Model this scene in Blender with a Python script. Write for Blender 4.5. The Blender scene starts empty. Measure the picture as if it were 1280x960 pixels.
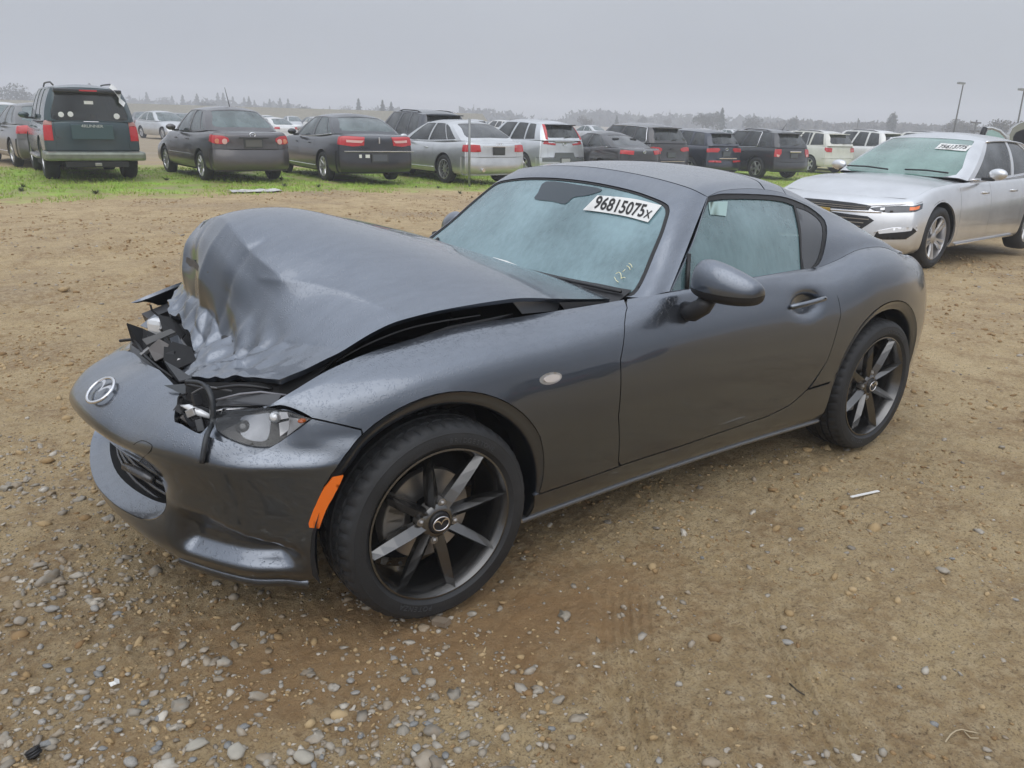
import bpy, bmesh, math, random
import numpy as np
from mathutils import Vector, Matrix
from mathutils.geometry import delaunay_2d_cdt
random.seed(7); rng = np.random.default_rng(7)
S = bpy.context.scene
COL = S.collection
# ------------------------------------------------------------------ camera, sky, sun, exposure
R_ = math.radians
CAMP = (991.7, (1.0899, 2.5618, 1.4126), -2.2270, -0.3220, 0.0292)
def cam_axes():
    f, c, yaw, pitch, roll = CAMP
    fw = np.array([math.cos(pitch)*math.cos(yaw), math.cos(pitch)*math.sin(yaw), math.sin(pitch)])
    r = np.cross(fw, [0, 0, 1]); r /= np.linalg.norm(r); u = np.cross(r, fw)
    return f, np.array(c), fw, math.cos(roll)*r+math.sin(roll)*u, -math.sin(roll)*r+math.cos(roll)*u
CF, CC, CFW, CR, CU = cam_axes()
cam_d = bpy.data.cameras.new('camera'); cam = bpy.data.objects.new('camera', cam_d); COL.objects.link(cam)
M = Matrix(((CR[0], CU[0], -CFW[0], CC[0]), (CR[1], CU[1], -CFW[1], CC[1]), (CR[2], CU[2], -CFW[2], CC[2]), (0, 0, 0, 1)))
cam.matrix_world = M
cam_d.sensor_width = 36; cam_d.lens = 36*CF/1280; cam_d.clip_end = 5000; cam_d.clip_start = .05
S.camera = cam
SUN_EL, SUN_AZ = R_(52), R_(40)          # thin overcast, light from high up
w = bpy.data.worlds.new('World'); S.world = w; w.use_nodes = True
nt = w.node_tree; nt.nodes.clear()
sky = nt.nodes.new('ShaderNodeTexSky'); sky.sky_type = 'NISHITA'; sky.sun_disc = False
sky.sun_elevation = SUN_EL; sky.sun_rotation = SUN_AZ; sky.dust_density = 6; sky.air_density = 1.0; sky.ozone_density = 1
hsv = nt.nodes.new('ShaderNodeHueSaturation'); hsv.inputs['Saturation'].default_value = .12
mixw = nt.nodes.new('ShaderNodeMix'); mixw.data_type = 'RGBA'; mixw.inputs['Factor'].default_value = .86
mixw.inputs['B'].default_value = (5.5, 5.9, 6.55, 1)
# an even overcast sheet over the clear sky, a little patchy and brighter overhead
txc = nt.nodes.new('ShaderNodeTexCoord'); cn = nt.nodes.new('ShaderNodeTexNoise'); cn.inputs['Scale'].default_value = 2.2; cn.inputs['Detail'].default_value = 4
cr = nt.nodes.new('ShaderNodeValToRGB')
cr.color_ramp.elements[0].position = .3; cr.color_ramp.elements[0].color = (5.1, 5.5, 6.2, 1)
cr.color_ramp.elements[1].position = .7; cr.color_ramp.elements[1].color = (5.7, 6.1, 6.75, 1)
bg = nt.nodes.new('ShaderNodeBackground'); bg.inputs['Strength'].default_value = .076
out = nt.nodes.new('ShaderNodeOutputWorld')
nt.links.new(txc.outputs['Generated'], cn.inputs['Vector']); nt.links.new(cn.outputs['Fac'], cr.inputs['Fac'])
nt.links.new(sky.outputs[0], hsv.inputs['Color']); nt.links.new(hsv.outputs[0], mixw.inputs['A'])
# an overcast sky grows steadily brighter from the horizon to overhead
sxw = nt.nodes.new('ShaderNodeSeparateXYZ'); nt.links.new(txc.outputs['Generated'], sxw.inputs[0])
mrw = nt.nodes.new('ShaderNodeMapRange'); mrw.inputs[1].default_value = 0; mrw.inputs[2].default_value = 1; mrw.inputs[3].default_value = 1.0; mrw.inputs[4].default_value = 3.0; nt.links.new(sxw.outputs['Z'], mrw.inputs[0])
vmw = nt.nodes.new('ShaderNodeVectorMath'); vmw.operation = 'SCALE'; nt.links.new(cr.outputs[0], vmw.inputs[0]); nt.links.new(mrw.outputs[0], vmw.inputs['Scale'])
nt.links.new(vmw.outputs[0], mixw.inputs['B'])
nt.links.new(mixw.outputs['Result'], bg.inputs['Color']); nt.links.new(bg.outputs[0], out.inputs['Surface'])
sd = bpy.data.lights.new('sun', 'SUN'); sd.energy = 1.0; sd.angle = R_(75); sd.color = (1, .97, .93)
so = bpy.data.objects.new('sun', sd); COL.objects.link(so)
sv = Vector((math.cos(SUN_EL)*math.sin(SUN_AZ), math.cos(SUN_EL)*math.cos(SUN_AZ), math.sin(SUN_EL)))
so.rotation_euler = (-sv).to_track_quat('-Z', 'Y').to_euler(); so.location = (0, 0, 30)
S.view_settings.view_transform = 'Standard'; S.view_settings.look = 'None'; S.view_settings.exposure = .04; S.view_settings.gamma = 1
S.render.engine = 'CYCLES'; S.cycles.use_denoising = True
S.cycles.max_bounces = 8; S.cycles.volume_bounces = 1; S.cycles.transparent_max_bounces = 12

# ------------------------------------------------------------------ small helpers
def ray(px, py): return CFW+CR*(px-640)/CF+CU*(480-py)/CF
def at_y(px, py, y): d = ray(px, py); return CC+d*(y-CC[1])/d[1]
def at_z(px, py, z=0.): d = ray(px, py); return CC+d*(z-CC[2])/d[2]
def project(P):
    d = np.asarray(P)-CC; w_ = d@CFW
    return np.stack([640+CF*(d@CR)/w_, 480-CF*(d@CU)/w_], -1)
def tag(o, label=None, cat=None, group=None, kind=None):
    if label: o['label'] = label
    if cat: o['category'] = cat
    if group: o['group'] = group
    if kind: o['kind'] = kind
    return o
def empty(name, loc=(0, 0, 0), rz=0):
    o = bpy.data.objects.new(name, None); o.empty_display_size = .3; COL.objects.link(o)
    o.location = loc; o.rotation_euler = (0, 0, rz); return o
def mesh_obj(name, V, F, mat=None, parent=None, smooth=True, loc=None):
    me = bpy.data.meshes.new(name)
    me.from_pydata([tuple(map(float, v)) for v in V], [], [tuple(map(int, f)) for f in F]); me.update()
    if smooth is True: me.polygons.foreach_set('use_smooth', [True]*len(me.polygons))
    elif smooth is not False: me.polygons.foreach_set('use_smooth', list(smooth))
    o = bpy.data.objects.new(name, me); COL.objects.link(o)
    if mat:
        for m_ in (mat if isinstance(mat, (list, tuple)) else [mat]): me.materials.append(m_)
    if parent: o.parent = parent
    if loc is not None: o.location = loc
    return o
def dup_tree(root, loc, rz):
    r = root.copy(); COL.objects.link(r); r.location = loc; r.rotation_euler = (0, 0, rz)
    for ch in list(root.children):
        c = ch.copy(); COL.objects.link(c); c.parent = r
        for g in list(ch.children):
            d = g.copy(); COL.objects.link(d); d.parent = c
    return r
class MB:                                   # gathers simple solids into one mesh
    def __init__(s): s.V = []; s.F = []
    def add(s, V, F):
        n = len(s.V); s.V += [tuple(map(float, v)) for v in V]; s.F += [tuple(i+n for i in f) for f in F]; return s
    def box(s, c, d, rot=None, bev=.0):
        bm = bmesh.new(); bmesh.ops.create_cube(bm, size=1)
        bmesh.ops.scale(bm, vec=Vector(d), verts=bm.verts)
        if bev: bmesh.ops.bevel(bm, geom=bm.edges[:], offset=bev, segments=2, affect='EDGES', profile=.6)
        if rot is not None: bmesh.ops.transform(bm, matrix=rot.to_4x4(), verts=bm.verts)
        bmesh.ops.translate(bm, vec=Vector(c), verts=bm.verts)
        bm.verts.index_update(); s.add([v.co[:] for v in bm.verts], [[v.index for v in f.verts] for f in bm.faces]); bm.free(); return s
    def tube(s, pts, r, n=8, caps=True):
        pts = [Vector(p) for p in pts]; rr = r if isinstance(r, (list, tuple)) else [r]*len(pts); V = []; F = []
        up = None
        for i, p in enumerate(pts):
            d = (pts[min(i+1, len(pts)-1)]-pts[max(i-1, 0)]).normalized()
            if up is None: up = d.orthogonal().normalized()
            up = (up-d*up.dot(d)).normalized(); sd_ = d.cross(up)
            for k in range(n):
                a = 2*math.pi*k/n; V.append(p+up*math.cos(a)*rr[i]+sd_*math.sin(a)*rr[i])
        for i in range(len(pts)-1):
            for k in range(n): F.append((i*n+k, i*n+(k+1) % n, (i+1)*n+(k+1) % n, (i+1)*n+k))
        if caps: F.append(tuple(range(n))[::-1]); F.append(tuple((len(pts)-1)*n+k for k in range(n)))
        return s.add(V, F)
    def lathe(s, prof, c=(0, 0, 0), n=48, axis='y', closed=False):  # profile of (along, radius)
        V = []; F = []
        for a, r in prof:
            for k in range(n):
                t = 2*math.pi*k/n; p = (r*math.cos(t), a, r*math.sin(t)) if axis == 'y' else ((r*math.cos(t), r*math.sin(t), a) if axis == 'z' else (a, r*math.cos(t), r*math.sin(t)))
                V.append((p[0]+c[0], p[1]+c[1], p[2]+c[2]))
        m = len(prof)
        for i in range(m if closed else m-1):
            for k in range(n): F.append((i*n+k, i*n+(k+1) % n, ((i+1) % m)*n+(k+1) % n, ((i+1) % m)*n+k))
        return s.add(V, F)
    def prism(s, poly, h0, h1, fn=None):     # polygon (a,b) extruded from h0 to h1; fn maps (a,b,h)->xyz
        n = len(poly); fn = fn or (lambda a, b, h: (a, b, h))
        V = [fn(a, b, h0) for a, b in poly]+[fn(a, b, h1) for a, b in poly]
        F = [tuple(range(n))[::-1], tuple(range(n, 2*n))]+[(i, (i+1) % n, n+(i+1) % n, n+i) for i in range(n)]
        return s.add(V, F)
    def build(s, name, mat=None, parent=None, smooth=False, label=None):
        o = mesh_obj(name, s.V, s.F, mat, parent, smooth)
        bm = bmesh.new(); bm.from_mesh(o.data); bmesh.ops.recalc_face_normals(bm, faces=bm.faces[:]); bm.to_mesh(o.data); bm.free()
        if smooth == 'auto' or smooth is True:
            pass
        if label: o['label'] = label
        return o
def auto_smooth(o, deg=35):
    me = o.data; me.polygons.foreach_set('use_smooth', [True]*len(me.polygons))
    bm = bmesh.new(); bm.from_mesh(me)
    lim = R_(deg)
    for e in bm.edges:
        if len(e.link_faces) == 2: e.smooth = e.calc_face_angle(0) < lim
    bm.to_mesh(me); bm.free(); return o

# ------------------------------------------------------------------ free-form surfaces and the panels cut out of them
class Surf:
    def __init__(s, G, post=None):
        s.G = np.array(G, float); s.n, s.m = s.G.shape[:2]; s.post = post
        g = s.G; g = np.concatenate([[2*g[0]-g[1]], g, [2*g[-1]-g[-2]]], 0)
        s.P = np.concatenate([(2*g[:, :1]-g[:, 1:2]), g, (2*g[:, -1:]-g[:, -2:-1])], 1)
        s.lut = None
        s.Lu = np.linalg.norm(np.diff(s.G, axis=0), axis=2).sum(0).mean(); s.Lv = np.linalg.norm(np.diff(s.G, axis=1), axis=2).sum(1).mean()
    def ev(s, u, v):
        u = np.clip(np.asarray(u, float), -.0, 1.0)*(s.n-1); v = np.clip(np.asarray(v, float), 0, 1)*(s.m-1)
        i = np.minimum(u.astype(int), s.n-2); j = np.minimum(v.astype(int), s.m-2); a = u-i; b = v-j
        def B(t): return np.stack([-.5*t+t*t-.5*t**3, 1-2.5*t*t+1.5*t**3, .5*t+2*t*t-1.5*t**3, -.5*t*t+.5*t**3], -1)
        Ba, Bb = B(a), B(b); out_ = np.zeros(u.shape+(3,))
        for p in range(4):
            for q in range(4): out_ += (Ba[..., p]*Bb[..., q])[..., None]*s.P[i+p, j+q]
        return s.post(out_) if s.post else out_
    def nrm(s, u, v, e=1e-3):
        du = s.ev(np.minimum(u+e, 1), v)-s.ev(np.maximum(u-e, 0), v); dv = s.ev(u, np.minimum(v+e, 1))-s.ev(u, np.maximum(v-e, 0))
        n_ = np.cross(du, dv); return n_/np.maximum(np.linalg.norm(n_, axis=-1, keepdims=True), 1e-9)
    def inv(s, Q, f):                        # (u,v) whose f(P) equals each 2-D target in Q
        if s.lut is None: s.lut = {}
        if f not in s.lut:
            U, Vv = np.meshgrid(np.linspace(0, 1, 100), np.linspace(0, 1, 70), indexing='ij'); P_ = s.ev(U.ravel(), Vv.ravel()); s.dep = (P_-CC)@CFW; s.py = P_[:, 1]; s.lut[f] = (U.ravel(), Vv.ravel(), f(P_))
        U, Vv, L = s.lut[f]; res = []
        for q in Q:
            q = np.asarray(q, float); d2 = ((L-q)**2).sum(1); tol = (14. if f is project else .03)**2; near = np.where(d2 < max(tol, d2.min()*1.01+1e-12))[0]
            if f is project: sc_ = s.dep[near]*60+np.sqrt(d2[near])       # the side that faces the camera, not the one behind it
            else: sc_ = -np.sign(s.py[near])*(np.abs(s.py[near]) > .02)*1.+np.sqrt(d2[near])*5
            k = near[np.argmin(sc_)]; x = np.array([U[k], Vv[k]])
            for _ in range(12):
                p0 = f(s.ev(x[:1], x[1:]))[0]; e = 1e-4; ex = e if x[0] < .5 else -e; ey = e if x[1] < .5 else -e
                J = np.stack([(f(s.ev(x[:1]+ex, x[1:]))[0]-p0)/ex, (f(s.ev(x[:1], x[1:]+ey))[0]-p0)/ey], 1)
                try: dx = np.linalg.lstsq(J, q-p0, rcond=None)[0]
                except Exception: break
                x = np.clip(x+np.clip(dx, -.05, .05), 0, 1)
            res.append(x)
        return np.array(res)
XZ = lambda P: P[..., [0, 2]]
XY = lambda P: P[..., [0, 1]]
YZ = lambda P: P[..., [1, 2]]
def smooth_poly(P, n=6, closed=True, corners=()):
    """Catmull-Rom through the points; indices in corners stay sharp."""
    P = np.array(P, float); N = len(P); out_ = []
    rng_ = range(N if closed else N-1)
    for i in rng_:
        p1, p2 = P[i], P[(i+1) % N]
        p0 = P[(i-1) % N] if (closed or i > 0) else p1
        p3 = P[(i+2) % N] if (closed or i+2 < N) else p2
        if i in corners: p0 = p1-(p2-p1)
        if (i+1) % N in corners: p3 = p2+(p2-p1)
        for k in range(n):
            t = k/n; out_.append(.5*((2*p1)+(-p0+p2)*t+(2*p0-5*p1+4*p2-p3)*t*t+(-p0+3*p1-3*p2+p3)*t**3))
    if not closed: out_.append(P[-1])
    return np.array(out_)
def inside(poly, X, Y):
    c = np.zeros(X.shape, bool); n = len(poly); j = n-1
    for i in range(n):
        xi, yi = poly[i]; xj, yj = poly[j]
        if yi != yj: c ^= ((yi > Y) != (yj > Y)) & (X < (xj-xi)*(Y-yi)/(yj-yi)+xi)
        j = i
    return c
def dist_poly(poly, P):
    d = np.full(len(P), 1e9)
    for i in range(len(poly)):
        a = poly[i]; b = poly[(i+1) % len(poly)]; ab = b-a; L = (ab@ab)+1e-12
        t = np.clip(((P-a)@ab)/L, 0, 1); d = np.minimum(d, np.linalg.norm(P-a-t[:, None]*ab, axis=1))
    return d
def panel(name, surf, poly, mat, parent=None, holes=(), res=.025, skirt=.012, off=0., shrink=.0, mirror=False, label=None, flip=None, disp=None):
    """Trim surf to a (u,v) outline, turn its rim inwards by skirt, push it out by off; mirror=True mirrors across y=0."""
    sc = np.array([surf.Lu, surf.Lv]); poly = np.asarray(poly)*sc; holes = [np.asarray(h)*sc for h in holes]
    def dens(p):
        o_ = []
        for i in range(len(p)):
            a, b = p[i], p[(i+1) % len(p)]; k = max(1, int(np.ceil(np.linalg.norm(b-a)/res)))
            for t in range(k): o_.append(a+(b-a)*t/k)
        o_ = np.array(o_); keep = np.linalg.norm(o_-np.roll(o_, 1, 0), axis=1) > 1e-4; return o_[keep]
    poly = dens(poly); holes = [dens(h) for h in holes]
    if shrink:
        def shr(p, sgn):
            t = np.roll(p, -1, 0)-np.roll(p, 1, 0); t /= np.linalg.norm(t, axis=1, keepdims=True)+1e-9
            A = np.sum(p[:, 0]*np.roll(p[:, 1], -1)-np.roll(p[:, 0], -1)*p[:, 1]); nn = np.stack([-t[:, 1], t[:, 0]], 1)*(1 if A > 0 else -1)*sgn
            return p+nn*shrink
        poly = shr(poly, 1); holes = [shr(h, -1) for h in holes]
        poly[:, 0] = np.clip(poly[:, 0], 0, sc[0]); poly[:, 1] = np.clip(poly[:, 1], 0, sc[1])
    lo, hi = poly.min(0), poly.max(0)
    gx = np.arange(lo[0]+res*.5, hi[0], res); gy = np.arange(lo[1]+res*.5, hi[1], res)
    X, Y = np.meshgrid(gx, gy); X = X+np.where((np.arange(len(gy)) % 2)[:, None] > 0, res*.5, 0); X, Y = X.ravel(), Y.ravel()
    ok = inside(poly, X, Y)
    for h in holes: ok &= ~inside(h, X, Y)
    Q = np.stack([X[ok], Y[ok]], 1)
    if len(Q):
        d = dist_poly(poly, Q)
        for h in holes: d = np.minimum(d, dist_poly(h, Q))
        Q = Q[d > res*.45]
    pts = [poly]+holes; edges = []; n = 0; loops = []
    for p in pts: loops.append(list(range(n, n+len(p)))); edges += [(n+i, n+(i+1) % len(p)) for i in range(len(p))]; n += len(p)
    allp = np.concatenate(pts+([Q] if len(Q) else []), 0)
    vo, eo, fo, ov, oe, of = delaunay_2d_cdt([Vector(p) for p in allp], edges, [], 0, 1e-6)
    vo = np.array([v[:] for v in vo]); F = []
    if len(fo):
        T = np.array([f[:3] for f in fo]); c = vo[T].mean(1); ok = inside(poly, c[:, 0], c[:, 1])
        for h in holes: ok &= ~inside(h, c[:, 0], c[:, 1])
        F = T[ok].tolist()
    uv = vo/sc; P = surf.ev(uv[:, 0], uv[:, 1]); N = surf.nrm(uv[:, 0], uv[:, 1])
    if flip is None:
        cc = P.mean(0); flip = (N.mean(0)@np.array([0., cc[1], .0])) < 0 if abs(N.mean(0)[1]) > .3 else (N.mean(0)[2] < 0)
    if flip: N = -N
    P = P+N*off
    if disp is not None: P = disp(P, N, uv)
    # face winding to follow N
    f0 = F[len(F)//2] if F else None
    if F:
        a, b, c = P[f0[0]], P[f0[1]], P[f0[2]]
        if np.cross(b-a, c-a)@N[f0[0]] < 0: F = [f[::-1] for f in F]
    sm = [True]*len(F)
    if skirt:
        mp = {}
        for i, os_ in enumerate(ov):
            for o_ in os_: mp[o_] = i
        V2 = list(P); F2 = list(F)
        # find boundary edges from faces
        cnt = {}
        for f in F:
            for a, b in ((f[0], f[1]), (f[1], f[2]), (f[2], f[0])):
                cnt[(a, b)] = 1
        bd = [(a, b) for (a, b) in cnt if (b, a) not in cnt]
        ti, bi = {}, {}
        for a, b in bd:
            for k in (a, b):
                if k not in ti: ti[k] = len(V2); V2.append(P[k]); bi[k] = len(V2); V2.append(P[k]-N[k]*skirt)
            F2.append((ti[b], ti[a], bi[a], bi[b])); sm.append(False)
        P = np.array(V2); F = F2
    objs = []
    o = mesh_obj(name, P, F, mat, parent, sm)
    if label: o['label'] = label
    objs.append(o)
    if mirror:
        P2 = P*np.array([1, -1, 1]); o2 = mesh_obj(name, P2, [f[::-1] for f in F], mat, parent, sm)
        if label: o2['label'] = label
        objs.append(o2)
    return objs[0] if len(objs) == 1 else objs
def rect(u0, v0, u1, v1): return np.array([(u0, v0), (u1, v0), (u1, v1), (u0, v1)])
def text_mesh(txt, size, depth=.0006, bold=0.):
    cu = bpy.data.curves.new('t', 'FONT'); cu.body = txt; cu.size = size; cu.extrude = depth; cu.align_x = 'CENTER'; cu.align_y = 'CENTER'; cu.resolution_u = 3; cu.offset = bold
    o = bpy.data.objects.new('t', cu); COL.objects.link(o); dg = bpy.context.evaluated_depsgraph_get(); dg.update()
    me = o.evaluated_get(dg).to_mesh(); V = np.array([v.co[:] for v in me.vertices]).reshape(-1, 3); F = [tuple(p.vertices) for p in me.polygons]
    o.evaluated_get(dg).to_mesh_clear(); bpy.data.objects.remove(o); bpy.data.curves.remove(cu); return V, F

# ------------------------------------------------------------------ materials
MAT = {}
def nodes(name):
    m = bpy.data.materials.new(name); m.use_nodes = True; t = m.node_tree; t.nodes.clear(); o = t.nodes.new('ShaderNodeOutputMaterial')
    return m, t, o
def N_(t, typ, **kw):
    n = t.nodes.new(typ)
    for k, v in kw.items():
        if k in n.inputs: n.inputs[k].default_value = v
        else: setattr(n, k, v)
    return n
def coords(t, kind='Object', scale=None):
    tc = t.nodes.new('ShaderNodeTexCoord'); o = tc.outputs[kind]
    if scale is not None:
        mp = t.nodes.new('ShaderNodeMapping'); mp.inputs['Scale'].default_value = scale; t.links.new(o, mp.inputs[0]); o = mp.outputs[0]
    return o
def noise(t, vec, scale, detail=4, rough=.5):
    n = N_(t, 'ShaderNodeTexNoise', Scale=scale, Detail=detail, Roughness=rough); t.links.new(vec, n.inputs['Vector']); return n.outputs['Fac']
def ramp(t, fac, stops):
    r = t.nodes.new('ShaderNodeValToRGB'); e = r.color_ramp.elements
    while len(e) < len(stops): e.new(.5)
    for i, (p, c) in enumerate(stops):
        e[i].position = p; e[i].color = (c, c, c, 1) if not isinstance(c, tuple) else (*c, 1)
    t.links.new(fac, r.inputs[0]); return r.outputs[0]
def mixc(t, fac, a, b, typ='MIX'):
    m = t.nodes.new('ShaderNodeMix'); m.data_type = 'RGBA'; m.blend_type = typ
    for k, v in ((0, fac), (6, a), (7, b)):
        if hasattr(v, 'links'): t.links.new(v, m.inputs[k])
        else: m.inputs[k].default_value = v if k == 0 else (*v, 1)
    return m.outputs[2]
def math_(t, op, a, b=0.):
    m = t.nodes.new('ShaderNodeMath'); m.operation = op
    for k, v in ((0, a), (1, b)):
        if hasattr(v, 'links'): t.links.new(v, m.inputs[k])
        else: m.inputs[k].default_value = v
    return m.outputs[0]
def bump(t, h, strength=.3, dist=.01, normal=None):
    b = N_(t, 'ShaderNodeBump', Strength=strength, Distance=dist); t.links.new(h, b.inputs['Height'])
    if normal: t.links.new(normal, b.inputs['Normal'])
    return b.outputs[0]
def plain(name, col, rough=.5, metal=0., coat=0., bumpy=0., bs=200., var=.0, spec=.5, emit=None):
    if name in MAT: return MAT[name]
    m, t, o = nodes(name); p = N_(t, 'ShaderNodeBsdfPrincipled', Roughness=rough, Metallic=metal)
    p.inputs['Base Color'].default_value = (*col, 1); p.inputs['Coat Weight'].default_value = coat; p.inputs['Specular IOR Level'].default_value = spec
    v = coords(t)
    if var:
        n = noise(t, v, 6, 5, .6); r = ramp(t, n, [(.3, tuple(c*(1-var) for c in col)), (.7, tuple(min(1, c*(1+var)) for c in col))]); t.links.new(r, p.inputs['Base Color'])
    if bumpy: t.links.new(bump(t, noise(t, v, bs, 3), bumpy, .002), p.inputs['Normal'])
    t.links.new(p.outputs[0], o.inputs[0]); MAT[name] = m; return m
def drops(t, v, scale, amount=.42):
    """rain beads: small rounded bumps on the upward faces"""
    vo = N_(t, 'ShaderNodeTexVoronoi', Scale=scale, Randomness=1.); t.links.new(v, vo.inputs['Vector'])
    return ramp(t, vo.outputs['Distance'], [(0, 1.), (amount*.5, .75), (amount, 0.)])
def paint(name, col, metal=.6, rough=.35, wet=1., dust=0., fine=False, coat=1.):
    if name in MAT: return MAT[name]
    m, t, o = nodes(name); p = N_(t, 'ShaderNodeBsdfPrincipled', Metallic=metal, Roughness=rough)
    p.inputs['Coat Weight'].default_value = coat; p.inputs['Coat Roughness'].default_value = .05; p.inputs['Coat IOR'].default_value = 1.6
    v = coords(t); base = (*col, 1); p.inputs['Base Color'].default_value = base
    if fine:
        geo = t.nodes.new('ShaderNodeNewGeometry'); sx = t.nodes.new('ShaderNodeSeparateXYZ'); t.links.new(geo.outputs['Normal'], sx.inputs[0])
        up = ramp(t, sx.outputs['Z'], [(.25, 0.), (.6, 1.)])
        d1 = drops(t, v, 190, .40); d2 = drops(t, v, 105, .30); msk = ramp(t, noise(t, v, 60, 2), [(.42, 0.), (.55, 1.)])
        h = math_(t, 'MULTIPLY', math_(t, 'MULTIPLY', math_(t, 'MAXIMUM', d1, d2), msk), up)
        orange = noise(t, v, 3.5, 2)
        b0 = bump(t, orange, .02, .002)
        b = bump(t, h, .7, .0026, b0); t.links.new(b, p.inputs['Coat Normal']); t.links.new(bump(t, h, .25, .002, b0), p.inputs['Normal'])
        # wet grime in streaks, plus sky light painted in as paler upward faces
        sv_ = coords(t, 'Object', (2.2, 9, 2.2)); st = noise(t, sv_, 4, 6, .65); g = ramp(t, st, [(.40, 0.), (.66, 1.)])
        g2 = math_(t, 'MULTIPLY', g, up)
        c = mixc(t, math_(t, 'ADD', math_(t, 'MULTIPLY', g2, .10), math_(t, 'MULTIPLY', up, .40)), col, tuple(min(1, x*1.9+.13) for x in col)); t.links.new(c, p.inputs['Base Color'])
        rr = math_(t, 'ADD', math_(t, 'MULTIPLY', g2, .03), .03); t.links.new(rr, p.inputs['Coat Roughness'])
    else:
        n = noise(t, v, 3, 5, .6); c = ramp(t, n, [(.3, tuple(x*.9 for x in col)), (.7, tuple(min(1, x*1.08) for x in col))])
        if dust:
            geo = t.nodes.new('ShaderNodeSeparateXYZ'); t.links.new(v, geo.inputs[0])
            lo = ramp(t, math_(t, 'ADD', geo.outputs['Z'], math_(t, 'MULTIPLY', noise(t, v, 8, 4), .25)), [(.28, dust), (.75, 0.)])
            c = mixc(t, lo, c, (.20, .16, .11))
        t.links.new(c, p.inputs['Base Color'])
        t.links.new(ramp(t, noise(t, v, 12, 5), [(.3, .05), (.75, .05+.15*max(wet, dust))]), p.inputs['Coat Roughness'])
        dr = drops(t, v, 90, .35); t.links.new(bump(t, dr, .25*wet, .002), p.inputs['Coat Normal'])
    t.links.new(p.outputs[0], o.inputs[0]); MAT[name] = m; return m
def glassy(name, tint, film, amount, rough=.05, streak=True):
    """tinted pane with a fogged or dusty film over it"""
    if name in MAT: return MAT[name]
    m, t, o = nodes(name); v = coords(t)
    tr = N_(t, 'ShaderNodeBsdfTransparent'); tr.inputs[0].default_value = (*tint, 1)
    d = N_(t, 'ShaderNodeBsdfPrincipled', Roughness=rough); d.inputs['Base Color'].default_value = (*film, 1); d.inputs['Coat Weight'].default_value = 1; d.inputs['Coat Roughness'].default_value = .03
    n = noise(t, v, 1.9, 4, .5)
    if streak:
        sv_ = coords(t, 'Object', (14, 14, 1.1)); n2 = noise(t, sv_, 3, 5, .6); n = math_(t, 'ADD', math_(t, 'MULTIPLY', n, .8), math_(t, 'MULTIPLY', n2, .2))
    fac = ramp(t, n, [(.35, max(0., amount-.22)), (.62, min(1., amount+.16))])
    mx = t.nodes.new('ShaderNodeMixShader'); t.links.new(fac, mx.inputs[0]); t.links.new(tr.outputs[0], mx.inputs[1]); t.links.new(d.outputs[0], mx.inputs[2])
    gl = N_(t, 'ShaderNodeBsdfGlossy', Roughness=.03); fr = N_(t, 'ShaderNodeFresnel', IOR=1.5)
    dr = math_(t, 'MULTIPLY', drops(t, v, 120, .36), ramp(t, noise(t, v, 30, 2), [(.45, 0.), (.6, 1.)])); b = bump(t, dr, .5, .002); t.links.new(b, gl.inputs['Normal']); t.links.new(b, fr.inputs['Normal']); t.links.new(b, d.inputs['Coat Normal'])
    m2 = t.nodes.new('ShaderNodeMixShader'); t.links.new(fr.outputs[0], m2.inputs[0]); t.links.new(mx.outputs[0], m2.inputs[1]); t.links.new(gl.outputs[0], m2.inputs[2])
    t.links.new(m2.outputs[0], o.inputs[0]); MAT[name] = m; return m
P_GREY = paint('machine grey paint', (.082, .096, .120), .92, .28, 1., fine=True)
RUBBER = plain('tyre rubber', (.018, .019, .021), .62, bumpy=.5, bs=260, var=.45)
BLACK = plain('black plastic', (.014, .014, .016), .42, bumpy=.15)
MATTE = plain('matte black', (.006, .006, .007), .8)
SEAL = plain('black rubber seal', (.012, .012, .013), .5)
ALLOY = plain('gunmetal alloy', (.15, .148, .146), .26, .95, coat=.4)
SILVER_ALLOY = plain('silver alloy', (.55, .55, .56), .3, .9, var=.1)
STEEL = plain('brushed steel', (.42, .41, .40), .38, .9, var=.25)
CHROME = plain('chrome', (.8, .8, .82), .12, 1.)
WHITE = plain('white paper', (.78, .78, .76), .7)
INK = plain('black ink', (.015, .015, .015), .6)
FABRIC = plain('dark seat fabric', (.03, .03, .032), .85, var=.3)
CABIN = plain('dark cabin plastic', (.035, .036, .038), .7)
AMBER = plain('amber lens', (.85, .17, .012), .18, 0, 1.)
REDL = plain('red lens', (.52, .012, .018), .15, 0, 1.)
LENS = plain('white lens', (.75, .76, .78), .12, .2, 1.)
PLATEM = plain('grey plate', (.16, .17, .19), .5)
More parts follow.
